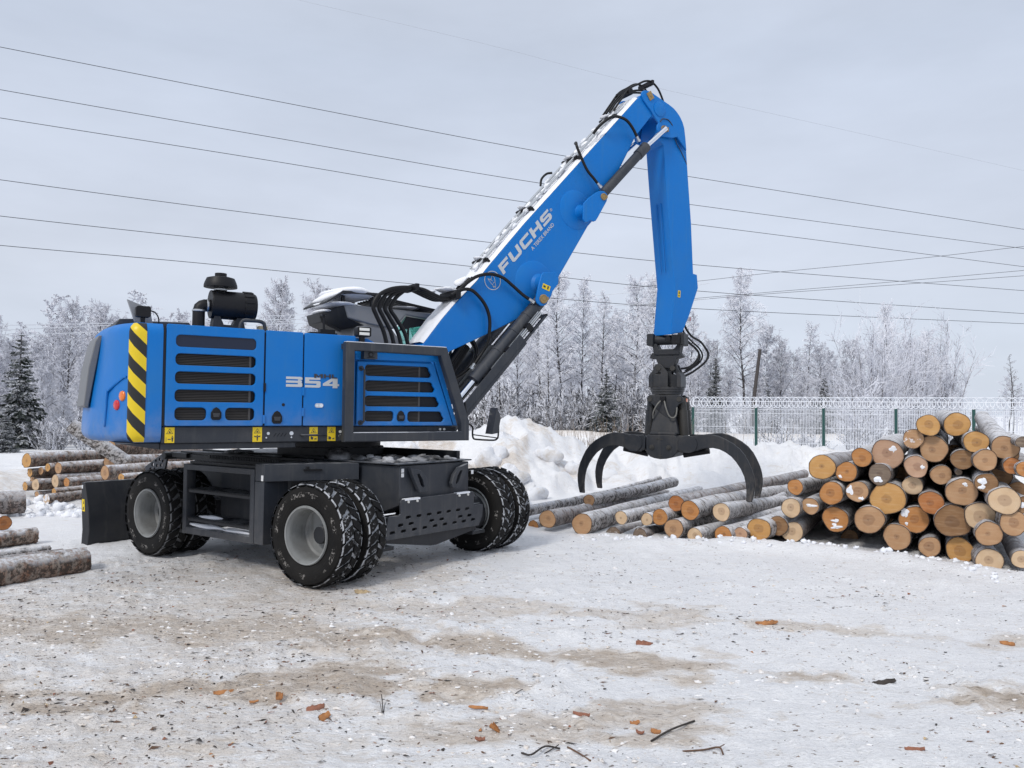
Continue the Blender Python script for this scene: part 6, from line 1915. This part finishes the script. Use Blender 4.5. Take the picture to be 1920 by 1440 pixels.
birches = [grow_tree(100, 12.0, .28, .23, 58, 12, 7, tw=.017), grow_tree(101, 12.0, .30, .21, 52, 11, 7, droop=.65, lean=.02, tw=.017), grow_tree(102, 12.0, .36, .19, 46, 11, 7, droop=.5, lean=-.03, tw=.017),
           grow_tree(103, 12.0, .22, .24, 56, 11, 7, droop=.3, up=1.0, tw=.017), grow_tree(104, 12.0, .42, .17, 40, 10, 7, droop=.7, lean=.05, tw=.017)]
dense = [grow_tree(110, 8.0, .06, .34, 58, 12, 7, droop=.30, up=.8, r0=.08, tw=.016), grow_tree(111, 8.0, .05, .30, 58, 12, 7, droop=.22, up=1.0, r0=.07, tw=.016), grow_tree(112, 8.0, .10, .38, 54, 12, 7, droop=.45, up=.7, r0=.09, tw=.016)]
sparse = [grow_tree(120, 9.0, .40, .14, 22, 6, 4, droop=.3, r0=.075, tw=.012), grow_tree(121, 9.0, .50, .10, 16, 5, 4, droop=.4, r0=.07, tw=.012, lean=.03)]
bushes = [grow_bush(130, 7.5, 26, 16, 6, .48, .0125), grow_bush(131, 6.5, 22, 15, 6, .40, .0125), grow_bush(132, 3.0, 14, 8, 4, .6)]
spruces = [grow_spruce(140, 6.0), grow_spruce(141, 7.0, .17, 28)]
for (a, b, _) in birches: a.materials.append(M_trunk); b.materials.append(M_frost)
for (a, b, _) in dense: a.materials.append(M_trunk); b.materials.append(M_frostg)
for (a, b, _) in sparse: a.materials.append(M_bark_d); b.materials.append(M_frost2)
for (a, b, _) in bushes: a.materials.append(M_frost2); b.materials.append(M_frostg)
for (a, b, _) in spruces: a.materials.append(M_bark_d); b.materials.append(M_spruce)

def plant(name, kit, px, ytop, Y, label, cat, group=None, wide=1.0, sub=('trunk', 'crown'), rz=None, frost=None):
    x = at(px, 770, Y).x
    z = gh(x, Y)
    top = at(px, ytop, Y).z
    s = (top - z) / kit[2]
    e_ = empty(name, (x, Y, z - .1), random.uniform(0, 6.28) if rz is None else rz)
    e_.scale = (s * wide, s * wide, s)
    tag(e_, label, cat, group)
    for nm, me in zip(sub, kit[:2]):
        o = link(nm, me, e_)
    return e_
NOTE = {905: 'frosted birch half hidden by the lower boom cylinder', 940: 'slim frosted birch just right of the boom cylinder guard', 975: 'tall frosted birch rising under the lettering side of the boom', 1055: 'highest-crowned frosted birch in the middle of the wood, between boom and stick', 1185: 'broad frosted birch directly left of the stick', 1218: 'frosted birch whose crown touches the left side of the stick', 1260: 'frosted birch hidden behind the stick and its hoses', 1290: 'frosted birch showing right of the stick end, by the red and white marker',
        1330: 'small frosted tree just left of the small dark spruce', 1435: 'frosted tree immediately right of the leaning pole', 1590: 'low frosted tree between the huge shrub trees and the dark spruce', -30: 'frosted tree cut off by the left frame edge', 128: 'highest frosted tree of the left wood, just left of the machine', 180: 'frosted tree rising over the rear corner of the machine', 385: 'frosted tree right behind the bent intake pipe', 440: 'frosted tree right behind the air filter body', 275: 'frosted tree behind the rear work lamp', 330: 'frosted tree top between the rear lamp and the intake pipe', 115: 'low frosted bush tree above the left log pile', 15: 'frosted tree behind the tall left spruce'}
GB = 'tall frosted birches of the wood behind the boom'
LB = 'tall frost-covered birch of the wood behind the boom and grapple'
for px, yt, Y, k, wd in ((905, 560, 62, 1, 1.0), (940, 610, 58, 2, 1.0), (975, 555, 66, 3, .9), (1015, 560, 64, 0, .9), (1055, 518, 60, 0, 1.0), (1092, 528, 63, 1, .9), (1126, 556, 61, 2, 1.0), (1030, 620, 57, 4, 1.0), (1150, 585, 65, 1, 1.0),
                         (1185, 528, 62, 0, 1.0), (1218, 525, 60, 3, .8), (1260, 540, 66, 1, .9), (1290, 590, 64, 2, 1.0), (1075, 640, 70, 3, 1), (1165, 650, 70, 0, 1), (1235, 620, 72, 0, 1), (990, 640, 72, 0, 1), (930, 620, 74, 3, 1)):
    plant('birch_tree', birches[k], px, yt, Y, NOTE.get(px, LB), 'tree', GB, wd)
plant('birch_tree', birches[0], 1396, 513, 63, 'tallest lone frosted birch, rising above the fence right of the stick', 'tree', None, .92)
plant('birch_tree', birches[4], 1512, 610, 66, 'slender frosted birch between the leaning pole and the big shrub trees', 'tree', None, 1.15)
GT = 'smaller frosted trees beyond the fence'
LTs = 'smaller frost-covered tree beyond the wire fence'
for px, yt, Y, k, wd in ((1330, 640, 66, 0, .8), (1360, 690, 60, 2, .8), (1435, 615, 68, 0, .8), (1462, 640, 64, 1, .8), (1486, 660, 70, 2, .9), (1540, 650, 62, 0, .7), (1560, 660, 68, 1, .8), (1310, 690, 58, 2, .8), (1590, 700, 66, 2, 1), (1420, 690, 58, 1, .9), (1500, 700, 58, 2, .9)):
    plant('frosted_tree', dense[k], px, yt, Y, NOTE.get(px, LTs), 'tree', GT, wd)
plant('frosted_shrub', bushes[0], 1640, 568, 40, 'huge many-stemmed frosted shrub tree behind the fence, left of the pair', 'tree', None, .85, ('stem', 'twigs'))
plant('frosted_shrub', bushes[1], 1712, 590, 43, 'huge many-stemmed frosted shrub tree behind the fence, right of the pair', 'tree', None, .9, ('stem', 'twigs'))
plant('frosted_tree', birches[3], 1668, 575, 50, 'frosted birch rising out of the huge shrub trees', 'tree', None, .75)
plant('frosted_shrub', bushes[1], 1765, 600, 46, 'thin-twigged frosted shrub tree above the crowning logs', 'tree', None, .85, ('stem', 'twigs'))
plant('frosted_tree', dense[0], 1600, 640, 58, 'pale frosted tree filling the gap left of the huge shrub trees', 'tree', None, .9)
plant('frosted_tree', birches[0], 1740, 625, 56, 'frosted birch behind the right-hand huge shrub tree', 'tree', None, .9)
plant('frosted_tree', dense[1], 1700, 640, 54, 'dense frosted tree behind the pair of huge shrub trees', 'tree', None, 1.0)
plant('frosted_shrub', bushes[2], 1600, 690, 37, 'low frosted shrub with arching twigs behind the fence', 'shrub', None, 1.0, ('stem', 'twigs'))
plant('bare_tree', sparse[0], 1900, 665, 58, 'thin bare tree at the right frame edge', 'tree', None, 1.0)
plant('bare_tree', sparse[1], 1890, 700, 66, 'small bare tree left of the thin one at the right frame edge', 'tree', None, 1.4)
plant('bare_tree', sparse[1], 1345, 640, 56, 'slim bare tree leaning beside the small spruce', 'tree', None, 1.2)
GL2 = 'frosted trees of the wood at the left'
LL = 'frost-covered leafy tree of the wood at the left, behind the machine'
for px, yt, Y, k, wd in ((-30, 590, 46, 0, .9), (60, 640, 44, 1, .9), (95, 610, 47, 0, .8), (128, 570, 45, 1, .8), (180, 575, 50, 0, .8), (230, 600, 52, 2, .8), (275, 610, 54, 0, .8), (330, 590, 56, 1, .8), (85, 690, 40, 2, .8), (150, 680, 41, 0, .8), (15, 640, 50, 1, .9), (40, 700, 42, 2, .8),
                         (385, 610, 56, 2, .8), (440, 600, 58, 0, .8), (210, 660, 44, 1, .8), (-70, 620, 44, 2, .9), (115, 740, 36, 2, .9), (175, 740, 37, 1, .8), (-120, 600, 46, 0, .9)):
    plant('frosted_tree', dense[k], px, yt, Y, NOTE.get(px, LL), 'tree', GL2, wd)
plant('frosted_tree', dense[1], 520, 535, 54, 'rounded frosted tree behind the air filter', 'tree', None, .85)
plant('frosted_tree', dense[0], 593, 540, 58, 'rounded frosted tree left of the cab', 'tree', None, .85)
plant('frosted_tree', dense[1], 480, 640, 60, 'low frosted tree between the air filter and the rounded trees', 'tree', None, 1.0)
plant('frosted_tree', dense[0], 660, 620, 60, 'frosted tree hidden behind the cab', 'tree', None, 1.0)
plant('spruce_tree', spruces[0], 36, 620, 34, 'tall dark spruce with snowy boughs at the left edge', 'tree', None, 1.0)
plant('spruce_tree', spruces[0], 12, 770, 31, 'small snow-loaded spruce at the foot of the tall left spruce', 'tree', None, 1.5)
plant('spruce_tree', spruces[1], 1341, 668, 55, 'small dark spruce right of the grapple hoses', 'tree', None, 1.0)
plant('spruce_tree', spruces[0], 1137, 690, 51, 'dark spruce with snow at the foot of the birches behind the grapple', 'tree', None, 1.1)
plant('spruce_tree', spruces[0], 1545, 700, 58, 'dark spruce beside the huge shrub trees', 'tree', None, .8)
GS2 = 'small dark spruces in the wood undergrowth'
for px, yt, Y in ((905, 745, 57), (960, 730, 58), (1085, 725, 58), (1105, 750, 55), (1185, 745, 58), (1432, 700, 62), (1525, 730, 60), (1275, 735, 58), (990, 760, 56)):
    plant('spruce_tree', spruces[int(px) % 2], px, yt, Y, 'small dark spruce in the undergrowth of the wood', 'tree', GS2, 1.2)
# undergrowth and the far wood: masses nobody could count
def mass(name, kits, spots, mats_, label=None):
    Vs, Fs, n_ = [], [], 0
    for kit, x, y, s, wd, a in spots:
        for me in kit[:2]:
            v = np.empty(len(me.vertices) * 3); me.vertices.foreach_get('co', v); v = v.reshape(-1, 3)
            f = np.empty(len(me.polygons) * 4, np.int32); me.polygons.foreach_get('vertices', f)
            ca, sa = math.cos(a), math.sin(a)
            w = np.stack([(v[:, 0] * ca - v[:, 1] * sa) * s * wd + x, (v[:, 0] * sa + v[:, 1] * ca) * s * wd + y, v[:, 2] * s + gh(x, y) - .1], -1)
            Vs.append(w); Fs.append(f.reshape(-1, 4) + n_); n_ += len(w)
    me = np_mesh(name, np.concatenate(Vs), np.concatenate(Fs))
    o = link(name, me, mats=mats_); tag(o, kind='stuff'); return o
low = [grow_bush(150, 2.2, 9, 7, 3, .7, .02), grow_bush(151, 2.6, 10, 6, 3, .55, .02)]
spots = []
for k in range(70):
    px = rng.uniform(870, 1320); Y = rng.uniform(52, 64); spots.append((low[k % 2], at(px, 770, Y).x, Y, rng.uniform(.5, 2.1), 1.0, rng.uniform(0, 6.28)))
for k in range(26):
    px = rng.uniform(-60, 260); Y = rng.uniform(33, 40); spots.append((low[k % 2], at(px, 770, Y).x, Y, rng.uniform(.5, 1.0), 1.1, rng.uniform(0, 6.28)))
for k in range(26):
    px = rng.uniform(1290, 1800); Y = rng.uniform(54, 60); spots.append((low[k % 2], at(px, 770, Y).x, Y, rng.uniform(.6, 1.3), 1.1, rng.uniform(0, 6.28)))
for k in range(9):
    px = rng.uniform(1310, 1640); Y = rng.uniform(31.5, 35); spots.append((low[k % 2], at(px, 770, Y).x, Y, rng.uniform(.4, .75), 1.1, rng.uniform(0, 6.28)))
M_under = m_frost('undergrowth_twigs', .48, (.080, .078, .082), (.68, .69, .74), 1.4)
mass('undergrowth', low, spots, M_under)
farkit = [grow_tree(160, 10.0, .12, .22, 24, 6, 4, droop=.3, tw=.035, r0=.12), grow_tree(161, 10.0, .30, .17, 20, 6, 4, droop=.4, tw=.035, r0=.12)]
spots = []
for k in range(210):
    px = rng.uniform(-350, 2300) if k < 110 else (rng.uniform(-200, 640) if k < 165 else rng.uniform(860, 1320)); Y = rng.uniform(74, 105)
    if 1700 < px < 1880: hh = rng.uniform(2.4, 4.2)
    elif px > 1300: hh = rng.uniform(4, 8.0)
    elif px > 850: hh = rng.uniform(4.5, 9)
    else: hh = rng.uniform(8, 13)
    spots.append((farkit[k % 2], at(px, 770, Y).x, Y, hh / 10, 1.3, rng.uniform(0, 6.28)))
mass('far_wood', farkit, spots, M_frostg)
# leaning dark pole
b_ = MB(); b_.tube([at(1410, 800, 50), at(1414, 745, 50), at(1425, 655, 50)], [.13, .12, .10], 8)
o = b_.build('leaning_pole', M_bark_d, None, sm=60); tag(o, 'dark leaning wooden pole sticking up behind the fence', 'pole')
b_ = MB(); b_.box(at(1404, 755, 50) - Vector((.12, .12, .0)), at(1404, 755, 50) + Vector((.12, .12, .05))); 
# dry stems in front of the wood
Vs0, Vs1, Ra, Rb = [], [], [], []
for k in range(420):
    px = rng.uniform(1040, 1300) if k % 3 else rng.uniform(880, 1480); Y = rng.uniform(21, 31); x = at(px, 770, Y).x; z = gh(x, Y)
    h = rng.uniform(.3, 1.1); d = rng.normal(size=2) * .18
    Vs0.append((x, Y, z - .03)); Vs1.append((x + d[0] * h, Y + d[1] * h, z + h)); Ra.append(.006); Rb.append(.004)
v_, f_ = tubes(Vs0, Vs1, Ra, Rb)
o = link('dry_stems', np_mesh('dry_stems', v_, f_), mats=mat('dry_stem', (.22, .17, .13), .8)); tag(o, kind='stuff')

# ================================================================== CABLES
M_cable = mat('cable', (.06, .065, .075), .5)
def cable(label, pts, r0, r1, m_, group=None):
    P = spline([at(*p) for p in pts], 8)
    b = MB(); n_ = len(P); b.tube(P, [r0 + (r1 - r0) * i / (n_ - 1) for i in range(n_)], 5)
    o = b.build('power_cable', m_, None, sm=60); tag(o, label, 'cable', group); return o
GC = 'dark power cables crossing the sky'
for lab, pts in (('topmost of the six dark cables crossing the sky', [(-900, -92, 24), (-120, 64, 30), (0, 88, 31.5), (520, 190, 38), (1045, 290, 46), (1500, 364, 56), (1920, 430, 66), (2040, 448, 69)]),
                 ('second dark cable from the top of the sky', [(-900, -12, 24), (-120, 145, 30), (0, 168, 31.5), (520, 259, 38), (1010, 343, 46), (1500, 411, 56), (1920, 466, 66), (2040, 481, 69)]),
                 ('third dark cable from the top of the sky', [(-900, 62, 24), (-120, 200, 30), (0, 221, 31.5), (500, 300, 38), (985, 379, 46), (1500, 446, 56), (1920, 500, 66), (2040, 514, 69)]),
                 ('fourth dark cable from the top, passing behind the lettering', [(-900, 196, 24), (-120, 318, 30), (0, 337, 31.5), (450, 397, 38), (905, 453, 46), (1310, 497, 54), (1920, 545, 66), (2040, 553, 69)]),
                 ('fifth dark cable from the top, passing over the birch tops', [(-900, 280, 24), (-120, 388, 30), (0, 405, 31.5), (430, 452, 38), (860, 497, 46), (1300, 545, 54), (1920, 588, 66), (2040, 596, 69)]),
                 ('lowest of the six dark cables, passing just above the cab', [(-900, 352, 24), (-120, 446, 30), (0, 460, 31.5), (360, 492, 37), (720, 527, 44), (1240, 575, 54), (1920, 607, 66), (2040, 612, 69)])):
    cable(lab, pts, .010, .023, M_cable, GC)
cable('very thin wire high above the boom tip', [(440, -30, 40), (560, 0, 41), (900, 80, 46), (1190, 155, 52), (1550, 236, 60), (1920, 320, 70)], .006, .010, mat('thin_wire', (.42, .44, .48), .5))
M_cable2 = mat('frosted_cable', (.60, .62, .66), .7)
cable('faint wire rising to the right edge, crossing the six dark cables', [(1180, 540, 60), (1310, 527, 58), (1480, 508, 55), (1700, 487, 51), (1920, 462, 47)], .016, .014, M_cable)
cable('upper of two faint wires rising towards the right edge over the birch', [(1180, 572, 60), (1310, 559, 58), (1440, 548, 55), (1680, 528, 51), (1920, 507, 47)], .016, .014, M_cable)
cable('lower of two faint wires rising towards the right edge over the birch', [(1180, 574, 60), (1310, 562, 58), (1440, 551, 55), (1680, 534, 51), (1920, 517, 47)], .016, .014, M_cable)
GW = 'frosted wires strung through the left wood'
for lab, pts in (('uppermost frosted wire before the left wood', [(-40, 612, 33), (0, 610, 33), (120, 608, 35), (300, 603, 38), (480, 593, 41), (640, 588, 44)]),
                 ('middle frosted wire before the left wood', [(-40, 622, 33), (0, 619, 33), (120, 614, 35), (300, 606, 38), (480, 600, 41), (640, 597, 44)]),
                 ('lowest frosted wire before the left wood', [(-40, 632, 33), (0, 629, 33), (120, 625, 35), (300, 617, 38), (480, 609, 41), (640, 604, 44)])):
    cable(lab, pts, .016, .018, M_cable2, GW)
GW2 = 'frosted wires through the birch wood'
for lab, pts in (('upper frosted wire through the birch wood', [(1000, 566, 50), (1100, 556, 50), (1260, 541, 50), (1330, 531, 50)]), ('lower frosted wire through the birch wood', [(1000, 577, 50), (1150, 573, 50), (1330, 560, 50)])):
    cable(lab, pts, .018, .018, M_cable2, GW2)

# ================================================================== ROAD, SMALL THINGS ON THE SNOW
b_ = MB()
rp = []
for k in range(41):
    x = -60 + 4 * k
    rp.append((x, 54 - .05 * x))
for (xa, ya), (xb, yb) in zip(rp[:-1], rp[1:]):
    za, zb = gh(xa, ya) + .30, gh(xb, yb) + .30
    b_.add([(xa, ya - 2, za), (xb, yb - 2, zb), (xb, yb + 2, zb), (xa, ya + 2, za)], [(0, 1, 2, 3)])
mr = mat('road_snow', (.62, .58, .52), .7)
o = b_.build('road', mr, None, sm=60); tag(o, kind='structure')

b_ = MB(); pa, pb = at(1224, 881, 19.2), at(1268, 884, 19.4)
b_.tube([pa + Vector((0, 0, .02)), pb + Vector((0, 0, .02))], .03, 4)
o = b_.build('metal_bar', M_cabg, None); tag(o, 'grey flat bar lying on the snow under the grapple', 'bar')

M_chip = []
for nm, c in (('orange_bark', (.46, .20, .07)), ('brown_bark', (.16, .09, .055)), ('dark_bark', (.05, .04, .034)), ('pale_splinter', (.56, .42, .25)), ('reddish_bark', (.30, .125, .075))):
    m = mat(nm, c, .8); k = NT(m); v = k.coord('Object')
    k.col(k.mix(k.ramp(k.noise(v, 30, 4, .6), [(.35, 0), (.65, 1)]), c, tuple(q * .5 for q in c))); M_chip.append(m)
# loose crumbs of bark over the yard: one mass
Vl, Fl, Ml = [], [], []
N = 10000
rr_ = 1.6 + 10.5 * rng.random(N * 3) ** .75
aa = rng.uniform(R(-40), R(40), N * 3)
X, Y = rr_ * np.sin(aa), rr_ * np.cos(aa)
dens = np.clip(.10 + .55 * sstep(1.5, -2.5, X) + .55 * (fbm(X * 1.1, Y * 1.4, 3, 207) - .5) * 3.5, .02, 1) * (1 - sstep(8.5, 12, rr_) * .7)
keep = rng.random(N * 3) < dens
X, Y = X[keep][:N], Y[keep][:N]; Z = gz(X, Y)
for x, y, z in zip(X, Y, Z):
    s = .0016 + .0058 * rng.random() ** 3 if rng.random() > .035 else rng.uniform(.008, .013); l = s * (rng.uniform(1.2, 6) if s < .008 else rng.uniform(1.0, 2.2)); a = rng.normal() * .7 + .1
    if rng.random() < .2: a += 1.3
    ca, sa = math.cos(a), math.sin(a); h = s * rng.uniform(.2, .9); t1, t2 = rng.normal(size=2) * s * .6
    o = len(Vl)
    for (u, v, w) in ((-l, 0, 0), (-l * .3, -s, h + t1), (l * .5, -s * .8, h), (l, 0, t2 * .5), (l * .4, s * .9, h * .6), (-l * .4, s, h + t2)):
        Vl.append((x + u * ca - v * sa, y + u * sa + v * ca, z + w - s * .1 + .001))
    Fl += [(o, o + 1, o + 2, o + 5), (o + 5, o + 2, o + 3, o + 4)]
    mi_ = int(rng.choice(5, p=[.035, .33, .46, .055, .12])); Ml += [mi_, mi_]
me = np_mesh('bark_litter', Vl, Fl, Ml)
o = link('bark_litter', me, mats=M_chip); tag(o, kind='stuff')
# small lumps of snow
Vl = MB()
n_c = 26000
a_, r_c = rng.uniform(R(-39), R(39), n_c), 1.7 + 9.0 * rng.random(n_c) ** .8
X, Y = r_c * np.sin(a_), r_c * np.cos(a_)
dtr = np.zeros(n_c)
for a, b, wd, s in TRACKS: dtr = np.maximum(dtr, s * (1 - sstep(wd * .4, wd * 1.5, seg_dist(X, Y, a, b))))
dens = np.clip((fbm(X * 1.4, Y * 2.0, 3, 51) - .44) * 2.4 + .35 * dtr + .18 * sstep(1, -2, X), .015, 1) * (1 - .6 * sstep(7, 11, r_c))
kp = rng.random(n_c) < dens * .62
X, Y = X[kp], Y[kp]; Z = gz(X, Y)
for k, (x, y, z) in enumerate(zip(X, Y, Z)):
    s = .0035 + .015 * rng.random() ** 3.2
    Vl.blob((x, y, z), s * rng.uniform(1.1, 2.0), s, s * rng.uniform(.35, .75), k, 5, .5)
M_crumb = mat('crumbled_snow', (.8, .8, .8), .7); k = NT(M_crumb); v = k.coord('Object')
k.col(k.mix(k.ramp(k.noise(v, 3.2, 8, .75), [(.42, 0), (.62, 1)]), (.86, .865, .88), (.60, .53, .46)))
o = Vl.build('crumbled_snow', M_crumb, None, sm=80); tag(o, kind='stuff')
Vl = MB()
for k in range(130):
    px = rng.uniform(1090, 1900); Y = faceY(px) - rng.uniform(.1, .7); x = at(px, 900, Y).x; s = .012 + .03 * rng.random() ** 2.5
    Vl.blob((x, Y, gh(x, Y) + s * .3), s * 1.2, s, s * .9, k + 2000, 8, .45)
for k in range(120):
    px = rng.uniform(0, 190); Y = rng.uniform(13.2, 14.6); x = at(px, 900, Y).x; s = .02 + .07 * rng.random() ** 2.5
    Vl.blob((x, Y, gh(x, Y) + s * .3), s * 1.2, s, s * .9, k + 3000, 8, .45)
o = Vl.build('snow_crumbs', M_snow, None, sm=80); tag(o, kind='stuff')
# big frozen boulders of ploughed snow on the bank
GSn = 'ploughed snow boulders on the bank'
M_snowd = mat('soiled_snow', (.7, .68, .64), .75); k = NT(M_snowd); v = k.coord('Object')
k.col(k.mix(k.ramp(k.noise(v, 2.2, 6, .7), [(.50, 0), (.70, 1)]), (.80, .81, .84), (.58, .52, .45))); k.bump(k.noise(v, 6, 6, .7), .8, .08)
for px, py, Y, s, lab in ((925, 862, 17.0, .30, 'soiled snow boulder on the bank left of the white mound'), (1030, 850, 17.6, .24, 'round snow boulder on the right slope of the mound'), (962, 880, 16.2, .26, 'round white snow boulder low on the bank by the far tyre'),
                       (1003, 890, 15.4, .22, 'smooth snow boulder just above the far front tyre'), (1075, 868, 17.6, .20, 'small soiled snow boulder between mound and grapple'), (985, 897, 14.6, .16, 'dirty snow boulder peeking over the far tyre'), (880, 838, 18.4, .34, 'soiled snow boulder seen under the guard frame'),
                       (800, 846, 18.6, .36, 'brownish snow boulder behind the undercarriage, left one'), (842, 850, 18.2, .30, 'brownish snow boulder behind the undercarriage, right one'), (760, 850, 18.0, .30, 'snow boulder behind the undercarriage deck'), (943, 838, 17.8, .34, 'big snow boulder at the foot of the white mound'), (1140, 872, 17.8, .18, 'small snow boulder behind the left grapple tines'), (1150, 895, 15.6, .13, 'little soiled snow lump between the left tines')):
    p = at(px, py, Y); b = MB(); b.blob((0, 0, 0), s * 1.25, s, s * .85, int(px), 26, .30)
    o = b.build('snow_boulder', M_snowd, None, sm=80, loc=(p.x, Y, min(p.z, gh(p.x, Y) + s * .12))); o.rotation_euler = (0, 0, px); tag(o, lab, 'snow boulder', GSn)
# single pieces of bark and sticks that stand out on the snow
def on_ground(px, py):
    d = px_ray(px, py); c = Vector((0, 0, CAM_H)); t = -CAM_H / d.z
    for _ in range(4): t = (gh(c.x + d.x * t, c.y + d.y * t) - CAM_H) / d.z
    return c + d * t
def curl(label, px, py, w_, h_, m_, an=0, bend=1.2, name='bark_piece'):
    p = on_ground(px, py); b = MB(); n_ = 9
    if w_ > .07: w_ *= .55; bend *= .5
    else: w_ *= .75; h_ *= .85
    r_ = random.Random(px)
    top, bot = [], []
    for i in range(n_ + 1):
        t = i / n_ - .5
        x = math.sin(t * bend * 2) / (bend * 2) * w_ * 2 if bend else t * w_
        z = (1 - math.cos(t * bend * 2)) / max(bend, .1) * w_ * .6
        jag = r_.uniform(-.12, .12) * h_
        tp = .30 + .70 * math.cos(t * 2.6 + r_.uniform(-.25, .25))
        for y_, z_ in ((-h_ / 2 * tp + jag, 0), (h_ / 2 * tp + jag * .6, r_.uniform(0, .25) * h_)):
            top.append((x, y_, z + z_ + .010)); bot.append((x, y_, z + z_ + .004))
    o = len(top)
    fs = [(2 * i, 2 * i + 1, 2 * i + 3, 2 * i + 2) for i in range(n_)] + [(o + 2 * i, o + 2 * i + 2, o + 2 * i + 3, o + 2 * i + 1) for i in range(n_)]
    fs += [(2 * i, 2 * i + 2, o + 2 * i + 2, o + 2 * i) for i in range(n_)] + [(2 * i + 1, o + 2 * i + 1, o + 2 * i + 3, 2 * i + 3) for i in range(n_)]
    b.add(top + bot, fs)
    ob = b.build(name, m_, None, sm=60, loc=(p.x, p.y, p.z)); ob.rotation_euler = (r_.uniform(.25, .6), r_.uniform(-.2, .2), an); tag(ob, label, 'bark piece'); return ob
curl('bright orange curled bark lump standing on the snow at lower left', 523, 1308, .065, .06, M_chip[0], .3, 2.2)
curl('small orange bark chip left of the bright curled lump', 476, 1318, .04, .02, M_chip[0], .5, .6)
curl('reddish bark flake right of the bright curled lump', 592, 1330, .10, .05, M_chip[4], .2, .5)
curl('brown bark flake below the reddish one', 606, 1346, .06, .05, M_chip[0], .9, .8)
curl('long tan bark strip left of the bright curled lump', 422, 1300, .13, .035, M_chip[0], .35, .3)
curl('upright orange bark curl in the middle foreground', 926, 1370, .04, .08, M_chip[0], 1.2, 1.8)
curl('flat rusty bark bit left of the upright curl', 899, 1388, .04, .03, M_chip[4], .2, .6)
curl('pale orange bark curl, upper of the group left of the grey stick', 1190, 1358, .05, .03, M_chip[0], .1, 1.2)
curl('dark orange bark curl, lower of the group left of the grey stick', 1200, 1376, .045, .025, M_chip[4], -.3, 1.4)
curl('orange bark plate leaning on the lower end of the grey stick', 1229, 1374, .045, .04, M_chip[0], -.2, 1.0)
curl('long flat tan bark chip right of the middle, far out on the snow', 1438, 1170, .17, .05, M_chip[0], -.1, .3)
curl('rusty bark chip alone on clean snow at centre right', 1208, 1209, .12, .05, M_chip[4], -.15, .4)
curl('thin tan bark strip in the lower middle', 897, 1328, .11, .02, M_chip[0], -.15, .3)
curl('reddish bark flake in the lower middle right', 1090, 1342, .07, .03, M_chip[4], -.2, .5)
curl('dark flat bark sliver on clean snow at right', 1657, 1281, .15, .035, M_chip[2], .05, .3)
curl('rusty bark chip at lower right', 1715, 1407, .07, .03, M_chip[4], -.3, .5)
curl('bundle of pale wood splinters by the nearest tyre', 680, 1113, .16, .07, M_chip[3], .5, .5)
curl('brown bark flake at far right of the yard', 1888, 1208, .10, .04, M_chip[0], -.2, .4)
def stick_(label, pts, r_, m_, forks=()):
    P = [on_ground(x, y) + Vector((0, 0, r_ * .8 + z)) for x, y, z in pts]
    b = MB(); b.tube(spline(P, 4), r_, 6)
    for f in forks:
        Q = [on_ground(x, y) + Vector((0, 0, r_ * .6 + z)) for x, y, z in f]; b.tube(spline(Q, 3), r_ * .6, 5)
    o = b.build('twig', m_, None, sm=60); tag(o, label, 'stick'); return o
stick_('grey-brown straight stick lying in the lower right foreground', [(1221, 1391, 0), (1258, 1373, .01), (1302, 1353, .0)], .006, M_chip[2])
stick_('black forked twig at the bottom middle', [(978, 1413, .0), (996, 1420, .01), (1022, 1406, .015), (1050, 1405, .0)], .005, M_chip[2], [[(1020, 1414, 0), (1034, 1410, .01), (1048, 1404, .02)], [(980, 1412, 0), (990, 1416, .0)]])
stick_('brown broken stick right of the black forked twig', [(1064, 1402, .0), (1085, 1417, .01), (1107, 1428, 0)], .005, M_chip[1])
stick_('brown twig with frayed tip left of the lower right corner', [(1280, 1410, 0), (1320, 1410, .008), (1348, 1406, .01), (1356, 1416, 0)], .005, M_chip[1], [[(1346, 1407, .01), (1358, 1404, .02)]])
stick_('thin dark twig standing out above the orange curl', [(957, 1314, 0), (968, 1303, .01), (980, 1293, .0)], .003, M_chip[2])
stick_('tuft of dark grass stubble in the lower middle left', [(718, 1337, .0), (717, 1326, .02), (715, 1318, .05)], .003, M_chip[2], [[(719, 1338, 0), (722, 1328, .03)], [(716, 1336, 0), (712, 1325, .03)]])
